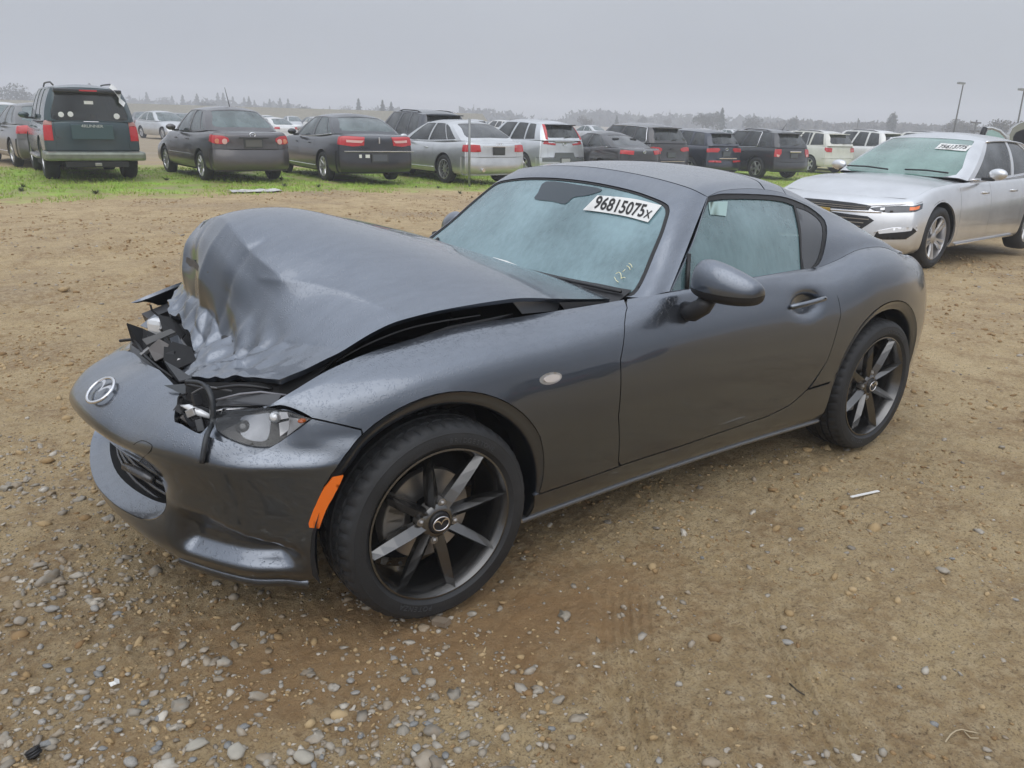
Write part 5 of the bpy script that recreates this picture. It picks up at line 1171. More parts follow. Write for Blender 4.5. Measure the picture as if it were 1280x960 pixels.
    def edge_res(row, E):                # how the real leading edge differs from a straight one
        o_ = np.argsort(row[:, 1]); yy_ = row[o_, 1]
        return lambda q: np.array([np.interp(abs(q)*E[1], yy_, row[o_, 0])-E[0], 0, np.interp(abs(q)*E[1], yy_, row[o_, 2])-E[2]])
    E0 = cols[i_fc, -1]
    bw0 = lambda e_, t: (fc[0]-E0[0])*(1-t)**2
    ic = int(np.argmin(np.abs(cols[:nf+ns, -1, 0]-c['cowl'])+(np.arange(nf+ns) < nf)*9)); 
    res0 = edge_res(cols[:i_fc+1, -1], E0)
    HS = top_patch(i_fc, ic, None, 0, c['cowlz']-cols[ic, -1, 2], .14, 'bonnet')
    panel('bonnet', HS, rect(0, 0, 1, 1), mat, root, res=res, skirt=.0)
    if not suv:
        rc_ = cols[-1, -1]; i_rc = len(cols)-nf+1; E1 = cols[i_rc, -1]
        res1 = edge_res(cols[i_rc:, -1], E1)
        ib = int(np.argmin(np.abs(cols[nf:nf+ns, -1, 0]-(c['rbase']+.25))))+nf
        E = cols[ib:i_rc+1][::-1]; 
        L_ = []; ys = [1, .85, .6, .3, 0, -.3, -.6, -.85, -1]
        for j, e_ in enumerate(E[:, -1]):
            t = j/(len(E)-1); cr_ = (c['deck']+.02-E[-1, -1, 2])*t; L_.append([tuple(np.array([e_[0], e_[1]*q, e_[2]+cr_*(1-q*q)])+res1(q)*(1-t)**1.5) for q in ys])
        panel('boot_top', Surf(np.array(L_)), rect(0, 0, 1, 1), mat, root, res=res, skirt=0)
    # glasshouse: base and roof outlines
    gw = c['glassw']*1.; rw = c['roofw']; H = c['H']; xh, xrr = c['header'], c['rearh']; xc, xb = c['cowl'], c['rbase']
    zc, zb_, zr_ = c['cowlz']-.01, c['belt']-.01, (c['deck'] if not suv else c['deck'])-.01
    ysf = [0, .35, .7, .93]
    base = [(xc+.10*(1-a*a), a*(gw-.03), zc) for a in ysf]+[(xc-.10, gw-.005, (zc+zb_)/2)]
    roof = [(xh+.06*(1-a*a), a*rw*.98, H-.035-.02*a*a) for a in ysf]+[(xh-.05, rw+.015, H-.065)]
    nside = 7
    for q in np.linspace(0, 1, nside+2)[1:-1]:
        base.append((xc-.10+(xb+.12-(xc-.10))*q, gw+.012*math.sin(math.pi*q), zb_+(zr_-zb_)*(q**2)*(1 if not suv else 1)))
        roof.append((xh-.05+(xrr+.07-(xh-.05))*q, rw+.02+.02*math.sin(math.pi*q), H-.060+.018*math.sin(math.pi*q)-c.get('roof_drop', 0)*q*q))
    rdp = c.get('roof_drop', 0)
    base += [(xb+.12, gw-.01, zr_)]+[(xb-.06*(1-a*a), a*(gw-.05), zr_) for a in ysf[::-1]]
    roof += [(xrr+.07, rw+.01, H-.065-rdp)]+[(xrr-.04*(1-a*a), a*rw*.97, H-.04-.02*a*a-rdp) for a in ysf[::-1]]
    base = np.array(base); roof = np.array(roof); gc = []
    for i in range(len(base)):
        b0, r0 = base[i], roof[i]; col = []
        yn = 1 if 3 < i < 5+nside+1 else 0
        for t in (0, .25, .5, .75, .92, 1.0):
            p = b0+(r0-b0)*t; bl = .035*4*t*(1-t)*(.6 if t > .8 else 1)
            o_ = np.array([0, 1., .3]) if yn else np.array([(1. if i < 5 else -1.)*.5, 0, .8]); p = p+o_*bl*(.8 if yn else .9); col.append(p)
        gc.append(col)
    gc = np.array(gc); iA = 4; iC = 4+nside+1
    GFs = Surf(np.concatenate([gc[:iA+1][::-1], gc[1:iA+1]*mir])); GRs = Surf(np.concatenate([gc[iC:], (gc[iC:-1]*mir)[::-1]])); GSs = Surf(gc[iA:iC+1])
    uw = 1/(2*iA)
    ws = smooth_poly([(uw*1.15, .05), (uw*1.15, .5), (uw*1.2, .86), (uw*2.2, .90), (.5, .91), (1-uw*2.2, .90), (1-uw*1.2, .86), (1-uw*1.15, .5), (1-uw*1.15, .05), (.5, .0)], 3)
    ws = np.clip(ws, .001, .999)
    panel('windscreen_frame', GFs, rect(0, 0, 1, 1), mat, root, holes=[ws], res=res, skirt=.01)
    panel('windscreen', GFs, ws, c.get('wsglass') or c['glass'], root, res=res*1.5, off=-.004, skirt=.0)
    rwv = c.get('rear_win', (.14, .88)); rwu = c.get('rear_win_u', 1.15)
    rg = np.clip(smooth_poly([(uw*rwu, rwv[0]), (uw*rwu, .5), (uw*(rwu+.15), rwv[1]), (.5, rwv[1]+.01), (1-uw*(rwu+.15), rwv[1]), (1-uw*rwu, .5), (1-uw*rwu, rwv[0]), (.5, rwv[0]-.02)], 3), .001, .999)
    panel('rear_window_frame', GRs, rect(0, 0, 1, 1), mat, root, holes=[rg], res=res, skirt=.01)
    panel('rear_window', GRs, rg, c.get('rearglass') or c['glass'], root, res=res*1.5, off=-.004, skirt=0)
    wins = c.get('wins') or ([(.05, .47), (.50, .83), (.845, .93)] if not suv else [(.05, .40), (.43, .69), (.72, .95)])
    holes = []
    for j, (a, b) in enumerate(wins):
        tr_ = .30 if (j == 0) else .12; 
        pp = [(a, .07), (a+.01, .5), (a+.015, .82), (a+.05, .87), (b-.04, .87), (b-.01, .83), (b, .5), (b, .07)]
        if j == len(wins)-1 and not suv: pp = [(a, .07), (a+.005, .5), (a+.01, .80), (b-.03, .6), (b, .07)]
        holes.append(smooth_poly(pp, 3, True, (0, len(pp)-1)))
    panel('pillars', GSs, rect(0, 0, 1, 1), mat, root, holes=holes, res=res, skirt=.01, mirror=True)
    for h_ in holes: panel('side_window', GSs, h_, c.get('sideglass') or c['glass'], root, res=res*1.5, off=-.006, skirt=0, mirror=True)
    if c.get('window_trim'):
        for s_ in (1, -1):
            q = GSs.ev(np.linspace(wins[0][0], wins[-1][1], 20), np.full(20, .03)); MB().tube(q*np.array([1, s_, 1])+np.array([0, .006*s_, 0]), .009, 5).build('chrome_strip', CHROME, root, True)
    if c.get('window_loop'):
        a, b = c['window_loop']; u_ = np.concatenate([np.linspace(a, b, 16), np.full(5, b+.01), np.linspace(b, a, 16)]); v_ = np.concatenate([np.full(16, .03), np.linspace(.2, .8, 5), np.full(16, .91)])
        for s_ in (1, -1): q = GSs.ev(u_, v_); MB().tube(q*np.array([1, s_, 1])+np.array([0, .008*s_, 0]), .013, 5).build('chrome_window_trim', CHROME, root, True)
    # black B pillar strips between windows
    RE = gc[:, -1]; L_ = []
    allr = gc[:, -1]; ns_ = [i for i in range(iA, iC+1)]
    for i in ns_:
        e_ = allr[i]; t = (i-iA)/(iC-iA); fx = roof[0][0]-roof[iA][0] if t == 0 else 0
        bw = (roof[0][0]-roof[iA][0])*max(0, 1-t*4)**1.2+(roof[-1][0]-roof[iC][0])*max(0, t*4-3)**1.2
        L_.append([(e_[0]+bw*(1-abs(q)**2.4), e_[1]*q, e_[2]+(.035+c['crown'] if 0 < t < 1 else .03)*(1-q*q)) for q in (1, .8, .5, .2, 0, -.2, -.5, -.8, -1)])
    panel('roof', Surf(np.array(L_)), rect(0, 0, 1, 1), mat, root, res=res, skirt=0)
    # inside and underneath
    ib_ = MB(); ib_.box(((xb+xc)/2+.25, 0, .55), (xc-xb-.9, 2*hw-.24, .46)); ib_.box((wb/2, 0, .32), (wb-1.0, 2*hw-.2, .22)); ib_.box((wb/2, 0, .38), (c['L']-.7, 2*(wy-c['ww']/2)-.06, .2)); ib_.build('underbody', MATTE, root)
    se = MB()
    for sy in (-1, 1):
        for sx_ in (xc-1.15, xc-2.0 if not suv else xc-2.0): se.box((sx_, sy*.36, .92), (.14, .46, .44), Matrix.Rotation(-.25, 3, 'Y'), .05); se.box((sx_-.09, sy*.36, 1.2), (.09, .24, .15), None, .03)
    se.box((xc-.25, 0, .90), (.45, 2*gw-.2, .16), None, .04)
    se.build('seats', DARKIN, root)
    for cx in (0, wb):
        for s_ in (1, -1):
            V = []; F = []; n = 16
            for q in range(n+1): a = R_(-12+204*q/n); V += [(cx+(ra+.02)*math.cos(a), s_*(hw-.03), c['wr']+(ra+.02)*math.sin(a)), (cx+(ra+.02)*math.cos(a), s_*(wy-.25), c['wr']+(ra+.02)*math.sin(a))]
            for q in range(n): F.append((2*q, 2*q+1, 2*q+3, 2*q+2))
            V.append((cx, s_*(wy-.25), c['wr'])); F += [(2*q+1, 2*q+3, len(V)-1) for q in range(n)]
            MB().add(V, F).build('wheel_well', MATTE, root)
            simple_wheel(root, cx, s_*wy, c['wr'], c['ww'], c['rim'], c['rimk'], 1 if res < .06 else 0)
    # mirrors and handles
    if c['mirror']:
        for s_ in (1, -1):
            mb = ball(1, (xc-.42, s_*(hw+.075), c['belt']+.10), (.06, .105, .068), 16); mb.build('door_mirror', c.get('mirror_mat') or mat, root, True)
            MB().box((xc-.42, s_*(hw-.02), c['belt']+.04), (.07, .14, .04), None, .012).build('mirror_arm', BLACK, root)
    for xh_ in (xd[1]+.10, xd[2]+.22):
        for s_ in (1, -1):
            q = Ss.inv([(xh_, c['belt']-.12), (xh_+.16, c['belt']-.115)], XZ); pp = Ss.ev(q[:, 0], q[:, 1])
            MB().tube([(pp[0][0], (pp[0][1]-.005)*s_, pp[0][2]), (pp[0][0]+.03, (pp[0][1]+.022)*s_, pp[0][2]), (pp[1][0]-.03, (pp[1][1]+.022)*s_, pp[1][2]), (pp[1][0], (pp[1][1]-.005)*s_, pp[1][2])], .013, 6).build('door_handle', c.get('handle_mat') or mat, root, True)
    if c.get('side_strip'):
        z_ = c['side_strip']; q = Ss.inv([(x_, z_) for x_ in np.linspace(ra+.05, wb-ra-.05, 14)], XZ); pp = Ss.ev(q[:, 0], q[:, 1])
        for s_ in (1, -1): MB().tube(pp*np.array([1, s_, 1])+np.array([0, .002*s_, 0]), .012, 5).build('side_strip', c.get('strip_mat') or mat, root, True)
    # lamps on the tail
    for pl_, m_, nm, off in c.get('rear_lamps', []):
        for s_ in (1, -1):
            uv = rearp([(y*s_, z) if y < hw*.999 else (y*s_, z) for y, z in [(min(a, hw*.97), b) for a, b in pl_]])
            for jj, (a, b) in enumerate(pl_):
                if a >= hw*.97: uv[jj] = uz(Rs, (xr+c['rd']+(a-hw*.97), s_*hw), b)
            if off < 0: off = -off
            panel(nm, Rs, uv, m_, root, res=res*.7, off=off, skirt=.015)
    for pl_, m_, nm, off in c.get('rear_bits', []):
        panel(nm, Rs, rearp(pl_), m_, root, res=res*.7, off=off, skirt=.012)
    for pl_, m_, nm, off in c.get('front_bits', []):
        for s_ in ((1, -1) if min(a for a, b in pl_) > 0 else (1,)):
            panel(nm, Fs, np.array([uz(Fs, (xf-c['fd']*(min(abs(a)/hw, .97)**2.6), a*s_), b) if a < hw*.97 else uz(Fs, (xf-c['fd']-(a-hw*.97), s_*hw), b) for a, b in pl_]), m_, root, res=res*.7, off=off, skirt=.012)
    if c.get('rails'):
        for s_ in (1, -1):
            q = [allr[i]*np.array([1, s_, 1])+np.array([0, -.10*s_, c.get('rail_h', .05)]) for i in range(iA+1, iC)]; q[0] = q[0]+np.array([.05, 0, -.05]); q[-1] = q[-1]+np.array([-.05, 0, -.05])
            MB().tube(q, .017, 6).build('roof_rail', BLACK, root, True)
    if c.get('spoiler'):
        MB().box((xrr-.10, 0, H-.075-rdp), (.22, 2*rw-.08, .03), None, .012).build('roof_spoiler', c.get('spoiler_mat') or mat, root)
    if c.get('rear_wiper'):
        q = GRs.ev(np.array([.5, .62]), np.array([rwv[0]-.02, rwv[0]+.04])); MB().tube(q+np.array([-.03, 0, 0]), .012, 5).build('rear_wiper', BLACK, root)
    if c.get('plate'):
        z_, w_, m_ = c['plate']; p_ = Rs.ev(*[np.array([q]) for q in rearp([(0, z_)])[0]])[0]
        MB().box((p_[0]-.012, 0, z_), (.02, w_+.06, .19), None, .006).build('plate_recess', CLAD, root); MB().box((p_[0]-.024, 0, z_), (.012, w_, .14), None, .004).build('licence_plate', m_, root)
    if c.get('badge'):
        z_, w_ = c['badge']; p_ = Rs.ev(*[np.array([q]) for q in rearp([(0, z_)])[0]])[0]
        mb = MB(); mb.tube([(p_[0]-.02, w_*.5*math.cos(t), z_+w_*.34*math.sin(t)) for t in np.linspace(0, 2*math.pi, 17)], .009, 5, False); mb.box((p_[0]-.02, 0, z_), (.01, w_*.3, .015)); mb.build('emblem', CHROME, root)
    if c.get('aerial'):
        x_, y_, tl, ht = c['aerial']; MB().tube([(x_, y_, H-.03), (x_-tl, y_, H+ht)], [.012, .005], 5).build('aerial', BLACK, root)
    if c.get('extra'): c['extra'](root, c, dict(Rs=Rs, Fs=Fs, Ss=Ss, GR=GRs, GF=GFs, GS=GSs, rearp=rearp, frontp=frontp, sidep=sidep, xr=xr, xf=xf, hw=hw))
    return root
def gz(x):
    t = np.clip((-np.asarray(x, float)-3)/18, 0, 1); return -.38*(3*t*t-2*t**3)
def at_g(px, py):
    z = 0.
    for _ in range(30): p = at_z(px, py, z); z = .5*z+.5*float(gz(p[0]))
    return p
def park(root, c_wb_wy, px, py, head):
    """stand a car with its left rear tyre on the ground point seen there"""
    p = at_g(px, py); a = R_(head); wy = c_wb_wy; l = np.array([-math.sin(a), math.cos(a)])
    root.location = (p[0]-l[0]*wy, p[1]-l[1]*wy, float(gz(p[0]))); root.rotation_euler = (0, 0, a); return root
PLT = plain('licence plate grey', (.10, .11, .13), .4); PLW = plain('pale plate', (.45, .45, .46), .5)
REDC = plain('clear red lamp', (.55, .02, .03), .12, 0, 1.); PINK = plain('clear lamp strip', (.75, .45, .42), .15, 0, 1.)
def disc_on(Sf, uv, r, m_, nm, root, d=(-1, 0, 0), off=.012):
    P = Sf.ev(np.array([uv[0]]), np.array([uv[1]]))[0]; n = Vector(d).normalized(); mb = MB(); s_ = n.orthogonal().normalized(); t_ = n.cross(s_)
    V = [Vector(P)+n*off+(s_*math.cos(a)+t_*math.sin(a))*r for a in np.linspace(0, 2*math.pi, 17)[:-1]]+[Vector(P)+n*(off+r*.10)]
    F = [(i, (i+1) % 16, 16) for i in range(16)]; return mb.add(V, F).build(nm, m_, root, True)
# ------------------------------------------------------------------ the lot
def ex_runner(root, c, k):
    xr = k['xr']
    MB().box((xr+.02, 0, 1.70), (.20, 1.18, .07), None, .02).build('rear_spoiler', plain('dark spoiler', (.012, .014, .018), .3, 0, .5), root)
    MB().box((xr-.095, 0, 1.705), (.02, .30, .025)).build('high_brake_light', REDC, root)
    for y, z, w_ in ((.50, 1.26, .10), (.34, 1.27, .10), (-.47, 1.25, .11)):
        q = k['GR'].inv([(y, z)], YZ)[0]; disc_on(k['GR'], q, w_/2, plain('white round sticker', (.75, .75, .76), .6), 'window_sticker', root)
    q = k['GR'].inv([(.08, 1.52), (-.08, 1.52), (-.08, 1.46), (.08, 1.46)], YZ); panel('window_label', k['GR'], q, WHITE, root, res=.05, off=.006, skirt=0)
    MB().box((xr-.10, .0, .50), (.30, 1.90*.93, .17), None, .05).build('chrome_bumper', plain('dull chrome', (.26, .28, .24), .35, .8, var=.2), root)
    for s_ in (1, -1): MB().box((xr+.16, s_*.84, .50), (.55, .10, .17), None, .04).build('bumper_wing', plain('dull chrome', (.36, .38, .34), .28, .8), root)
    MB().box((xr-.16, 0, .35), (.12, 1.1, .11), None, .01).build('tow_bar', BLACK, root); MB().box((xr-.24, 0, .35), (.06, .12, .06), None, .01).build('tow_hitch', STEEL, root)
    MB().box((xr-.02, 0, .945), (.03, .74, .28), None, .015).build('number_plate_surround', plain('surround green', (.05, .09, .10), .4), root)
    V, F = text_mesh('4RUNNER', .075, .002, .001); MB().add([(xr-.048, -a*1.15, 1.055+b) for a, b, d in V], F).build('tailgate_lettering', WHITE, root)
    V, F = text_mesh('SR5', .06, .002); MB().add([(xr+.0, .60-a, .83+b) for a, b, d in V], F).build('tailgate_lettering', CHROME, root)
    sh = MB(); V = []; F = []
    for i, (y, z) in enumerate(((-.48, 1.84), (-.56, 1.78), (-.63, 1.66), (-.62, 1.58), (-.70, 1.50))): V += [(xr+.05, y+.04, z+.01), (xr-.09, y+.10, z-.07), (xr+.5, y+.0, z+.03)]
    for i in range(4): F += [(3*i, 3*i+1, 3*i+4, 3*i+3), (3*i, 3*i+3, 3*i+5, 3*i+2)]
    sh.add(V, F).build('plastic_sheet', WHITE, root, True)
    MB().box((.75+.35, 0, .42), (1.5, 1.86, .06), None, .02).build('running_board', STEEL, root)
GRN = paint('green paint', (.030, .062, .075), .4, .35, .6, dust=.15)
R4 = make_car('parked_suv', GRN, dict(type='suv', L=4.45, W=1.74, H=1.80, wb=2.67, ro=.98, z0=.42, hood=1.08, nose=1.0, cowlz=1.14, belt=1.12, beltr=1.14, deck=1.15, cowl=2.15, header=1.55, rearh=-.86, rbase=-.90, roofw=.60, glassw=.80,
    wr=.40, ww=.27, rim=.215, rimk='steel', rd=.14, rails=True, rail_h=.10, glass=GLASS_D, sideglass=GLASS_T, bumper_top=.60, trunk_w=.66, doors=(1.32, .30), rear_win=(.05, .86), rear_ins=[.06, .02, .02, .02, .02, .02, .02, .02, .025, .03, .04],
    rear_lamps=[([(.68, 1.06), (.84, 1.06), (.84, .78), (.68, .78)], REDL, 'tail_lamp', .012), ([(.68, 1.14), (.86, 1.14), (.86, 1.065), (.68, 1.065)], plain('pink lamp', (.42, .20, .18), .3, 0, .5), 'turn_lamp', .010)],
    rear_bits=[([(-.14, 1.13), (.14, 1.13), (.14, 1.135), (-.14, 1.135)], CHROME, 'handle_strip', .02)], plate=(.93, .34, PLT), extra=ex_runner), 'dark green older suv with dull chrome bumper and round white stickers in its rear window', 'cars parked in the yard')
park(R4, .72, 66, 223.5, -93)
def ex_cor(root, c, k):
    for s_ in (1, -1):
        for y, r, z in ((.60, .055, .83), (.74, .05, .835)):
            q = k['rearp']([(y*s_, z)])[0]; disc_on(k['Rs'], q, r, PINK if y < .7 else plain('amber disc', (.7, .25, .15), .2, 0, 1), 'lamp_bulb', root, off=.03)
    MB().box((k['xr']+.005, 0, .905), (.03, .62, .018), None, .004).build('boot_handle_strip', plain('black slot', (.01, .01, .01), .5), root)
TAUPE = paint('grey taupe paint', (.092, .085, .088), .6, .35, .5, dust=.15)
CO = make_car('parked_sedan', TAUPE, dict(L=4.53, W=1.70, H=1.48, wb=2.60, ro=.99, hood=.80, nose=.70, cowlz=1.0, belt=.95, beltr=.98, deck=1.04, cowl=1.98, header=1.25, rearh=.12, rbase=-.46, roofw=.54, glassw=.75, wr=.305, rimk='steel', rd=.22, z0=.24,
    rear_lamps=[([(.50, .84), (.52, .90), (.62, .935), (.80, .945), (.95, .96), (.94, .82), (.74, .775), (.58, .775)], REDL, 'tail_lamp', .014)], plate=(.80, .34, plain('empty plate recess', (.13, .125, .125), .5)), badge=(.965, .12), side_strip=.52, bumper_top=.68, trunk_w=.56,
    rear_ins=[.08, .02, .0, .0, .02, .06, .065, .065, .07, .085, .14], aerial=(.45, -.05, -.22*0-.25, .42), glass=GLASS_T, extra=ex_cor), 'taupe grey compact sedan with round double tail lamps and a roof aerial', 'cars parked in the yard')
park(CO, .72, 259, 225.5, -89.5)
def ex_mkz(root, c, k):
    xr = k['xr']
    MB().box((xr-.0, 0, .70), (.03, 1.66, .022), None, .006).build('chrome_tail_strip', CHROME, root)
    MB().box((xr+.015, 0, .93), (.02, .035, .13), None, .004).build('upright_emblem', CHROME, root)
    for y, w_, m_ in ((.30, .10, WHITE), (.47, .06, WHITE)): MB().box((xr-.02, y, .60-.0), (.008, w_, .07)).build('bumper_sticker', m_, root)
    V, F = text_mesh('LINCOLN', .045, .002); MB().add([(xr-.005, .36-a*1.2, .775+b) for a, b, d in V], F).build('boot_lettering', CHROME, root)
    V, F = text_mesh('MKZ', .05, .002); MB().add([(xr+.0, -.55-a, .775+b) for a, b, d in V], F).build('boot_lettering', CHROME, root)
    for s_ in (1, -1): 
        q = k['rearp']([(.36*s_, .925), (.74*s_, .935), (.74*s_, .885), (.40*s_, .875)]); panel('lamp_strip', k['Rs'], q, PINK, root, res=.05, off=.024, skirt=.008)
NAVY = paint('black navy paint', (.012, .014, .022), .3, .35, .4, dust=.05)
MK = make_car('parked_sedan', NAVY, dict(L=4.84, W=1.83, H=1.45, wb=2.73, ro=1.14, hood=.82, nose=.72, cowlz=.99, belt=.94, beltr=.97, deck=1.06, cowl=2.05, header=1.22, rearh=.02, rbase=-.66, roofw=.56, glassw=.79, wr=.325, rimk='seven', rim=.22, rd=.20, z0=.23,
    rear_lamps=[([(.32, .99), (.60, 1.0), (.93, .99), (.93, .84), (.60, .80), (.36, .82)], REDL, 'tail_lamp', .014)], plate=(.56, .34, PLT), window_trim=True, side_strip=.33, strip_mat=CHROME, bumper_top=.70, trunk_w=.62,
    rear_ins=[.08, .02, .0, .0, .01, .03, .035, .04, .045, .06, .11], glass=GLASS_T, extra=ex_mkz), 'black blue sedan with wide red tail lamps and a chrome strip across its tail', 'cars parked in the yard')
park(MK, .78, 410, 226, -93)
SILV = paint('silver paint', (.62, .63, .64), .75, .32, .4, dust=.1)
def ex_audi(root, c, k):
    MB().tube([(k['xr']+.05, .50, .36), (k['xr']-.03, .50, .36)], .045, 10).build('exhaust_tip', CHROME, root)
    V = MB()
    for i in range(4): V.tube([(k['xr']+.03, (-.075+.05*i)+.032*math.cos(t), .955+.032*math.sin(t)) for t in np.linspace(0, 2*math.pi, 13)], .005, 4, False)
    V.build('emblem', CHROME, root); MB().box((k['xr']+.0, 0, .90), (.02, 1.0, .012)).build('boot_strip', CHROME, root)
    q = k['rearp']([(-.66, .40), (.66, .40), (.60, .28), (-.60, .28)]); panel('diffuser', k['Rs'], q, BLACK, root, res=.06, off=.02, skirt=.01)
AU = make_car('parked_sedan', SILV, dict(L=4.91, W=1.85, H=1.46, wb=2.84, ro=1.10, hood=.82, nose=.72, cowlz=.99, belt=.94, beltr=.96, deck=1.03, cowl=2.12, header=1.30, rearh=.05, rbase=-.72, roofw=.55, glassw=.80, wr=.335, rimk='multi', rim=.23, rd=.22, z0=.24,
    rear_lamps=[([(.55, .93), (.70, .94), (.99, .93), (.99, .78), (.70, .77), (.53, .78)], REDL, 'tail_lamp', .012)], plate=(.80, .30, plain('dark plate', (.05, .055, .06), .4)), window_trim=True, side_strip=.36, strip_mat=CHROME, bumper_top=.66, trunk_w=.58,
    glass=GLASS_D, aerial=None, wins=[(.05, .44), (.465, .78), (.79, .93)], extra=ex_audi), 'silver sedan with dark windows parked behind the leaning metal stake', 'cars parked in the yard')
park(AU, .79, 559, 228.5, -89)
DKS = paint('dark slate paint', (.035, .04, .052), .5, .35, .4)
SUVD = dict(type='suv', L=4.6, W=1.83, H=1.68, wb=2.66, ro=.95, z0=.28, hood=.98, nose=.88, cowlz=1.10, belt=1.04, beltr=1.10, deck=1.12, cowl=2.12, header=1.45, rearh=-.50, rbase=-.82, roof_drop=.05, roofw=.58, glassw=.82, wr=.35, ww=.225, rim=.23, rd=.18, glass=GLASS_D, bumper_top=.62, trunk_w=.62, doors=(1.38, .42), rear_wiper=True, spoiler=True)
S2 = make_car('parked_suv', DKS, dict(SUVD, L=4.95, W=1.95, H=1.76, wb=2.95, rails=True, rear_lamps=[([(.60, 1.02), (.90, 1.0), (.90, .84), (.62, .86)], REDL, 'tail_lamp', .012)], plate=(.85, .34, PLT), wins=[(.05, .38), (.41, .68), (.70, .93)], spoiler_mat=plain('blue black', (.01, .015, .03), .3)), 'dark slate suv standing behind the silver sedan, only its roof and windows showing', 'cars parked in the yard')
P_ = CC+ray(543, 150)*22.5; S2.location = (P_[0], P_[1], float(gz(P_[0]))); S2.rotation_euler = (0, 0, R_(-93))
def ex_crv(root, c, k):
    for s_ in (1, -1):
        q = k['rearp']([(.60*s_, 1.13), (.74*s_, 1.13), (.80*s_, 1.0), (.36*s_, .97), (.34*s_, 1.02), (.60*s_, 1.04)]); panel('tail_lamp', k['Rs'], q, REDL, root, res=.04, off=.014, skirt=.01)
        q = k['GR'].inv([(.63*s_, 1.13), (.53*s_, 1.56), (.57*s_, 1.58), (.70*s_, 1.15)], YZ); panel('tail_lamp_upright', k['GR'], q, REDL, root, res=.05, off=.008, skirt=.008)
    MB().box((k['xr']+.07, 0, 1.075), (.03, .78, .03), None, .01).build('chrome_bar', CHROME, root)
    q = k['rearp']([(-.8, .50), (.8, .50), (.8, .60), (.42, .60), (.36, .76), (-.36, .76), (-.42, .60), (-.8, .60)]); panel('lower_cladding', k['Rs'], q, plain('grey cladding', (.10, .11, .11), .5), root, res=.05, off=.02, skirt=.01)
    q = k['rearp']([(-.8, .30), (.8, .30), (.8, .42), (-.8, .42)]); panel('bumper_cladding', k['Rs'], q, BLACK, root, res=.06, off=.018, skirt=.01)
CR_ = make_car('parked_suv', paint('pale silver paint', (.66, .68, .71), .7, .33, .4), dict(SUVD, H=1.68, W=1.85, plate=(.52, .34, PLW), badge=(1.0, .12), wins=[(.05, .40), (.43, .70), (.72, .90)], glass=GLASS_D, rimk='five', spoiler_mat=BLACK, extra=ex_crv), 'pale silver suv with tall red tail lamps running up beside its rear window', 'cars parked in the yard')
park(CR_, .79, 657, 221, -91)
def ex_gc(root, c, k):
    q = k['rearp']([(-.5, .36), (.5, .36), (.5, .56), (-.5, .56)]); panel('lower_cladding', k['Rs'], q, CLAD, root, res=.06, off=.02, skirt=.01)
    for z_ in (.60, .34): MB().box((k['xr']-.015, 0, z_), (.02, 1.1, .015)).build('chrome_line', CHROME, root)
    MB().box((k['xr']+.06, 0, .98), (.02, .16, .035)).build('emblem', BLACK, root)
GCs = make_car('parked_suv', paint('granite paint', (.045, .042, .045), .6, .36, .4), dict(SUVD, L=4.82, W=1.94, H=1.76, wb=2.92, ro=.98, roofw=.62, glassw=.86, belt=1.10, beltr=1.14, deck=1.18, hood=1.04, window_loop=(.04, .95), wr=.375, wins=[(.05, .40), (.43, .70), (.72, .94)],
    rear_lamps=[([(.42, 1.0), (.56, 1.04), (.97, 1.03), (.97, .92), (.56, .90), (.44, .93)], REDL, 'tail_lamp', .014)], plate=(.80, .34, PLT), extra=ex_gc), 'dark granite suv with a bright trim loop round its side windows', 'cars parked in the yard')
park(GCs, .84, 790, 223, -93)
def ex_burn(root, c, k):
    for i, (x, y, z, d, rt) in enumerate(((.9, .35, 1.16, (1.1, .9, .012), .15), (.2, -.3, 1.10, (.9, .8, .012), -.2))): MB().box((x, y, z), d, Matrix.Rotation(rt, 3, 'Y') @ Matrix.Rotation(rt*.8, 3, 'X'), .004).build('bent_panel', paint('scorched paint', (.05, .05, .055), .4, .4, .3), root)
WK = make_car('wrecked_sedan', paint('scorched paint', (.028, .026, .03), .4, .4, .3), dict(L=4.6, W=1.82, H=1.44, wb=2.7, ro=1.05, roofw=.50, glassw=.80, deck=1.02, rear_lamps=[([(.40, .93), (.86, .95), (.86, .84), (.44, .82)], REDL, 'tail_lamp', .014)], badge=(.90, .10), glass=GLASS_D, window_trim=True, header=1.2, rearh=.3, rbase=-.5, roof_drop=.04), 'low dark wrecked sedan with a bent roofline in front of the granite suv', 'cars parked in the yard')
park(WK, .78, 752, 226, -93)
def ex_rdx(root, c, k):
    for s_ in (1, -1): q = k['rearp']([(.30*s_, .62), (.82*s_, .62), (.82*s_, .57), (.32*s_, .56)]); panel('reflector_strip', k['Rs'], q, REDL, root, res=.06, off=.02, skirt=.008)
    MB().box((k['xr']-.01, 0, .70), (.02, .9, .03)).build('chrome_line', CHROME, root)
RX = make_car('parked_suv', paint('midnight blue paint', (.018, .024, .045), .5, .35, .4), dict(SUVD, H=1.64, W=1.88, rear_lamps=[([(.34, .98), (.40, 1.04), (.92, 1.02), (.92, .90), (.44, .90)], REDL, 'tail_lamp', .014)], plate=(.84, .34, PLT), badge=(1.0, .13), rearglass=GLASS_D, extra=ex_rdx), 'midnight blue suv squeezed between the granite suv and the black suv', 'cars parked in the yard')
park(RX, .80, 862, 222, -92)
def ex_eq(root, c, k):
    MB().box((k['xr']+.03, 0, .97), (.03, .56, .06), None, .015).build('chrome_tailgate_handle', CHROME, root)
    q = k['rearp']([(-.8, .30), (.8, .30), (.85, .52), (-.85, .52)]); panel('bumper_cladding', k['Rs'], q, CLAD, root, res=.06, off=.018, skirt=.01)
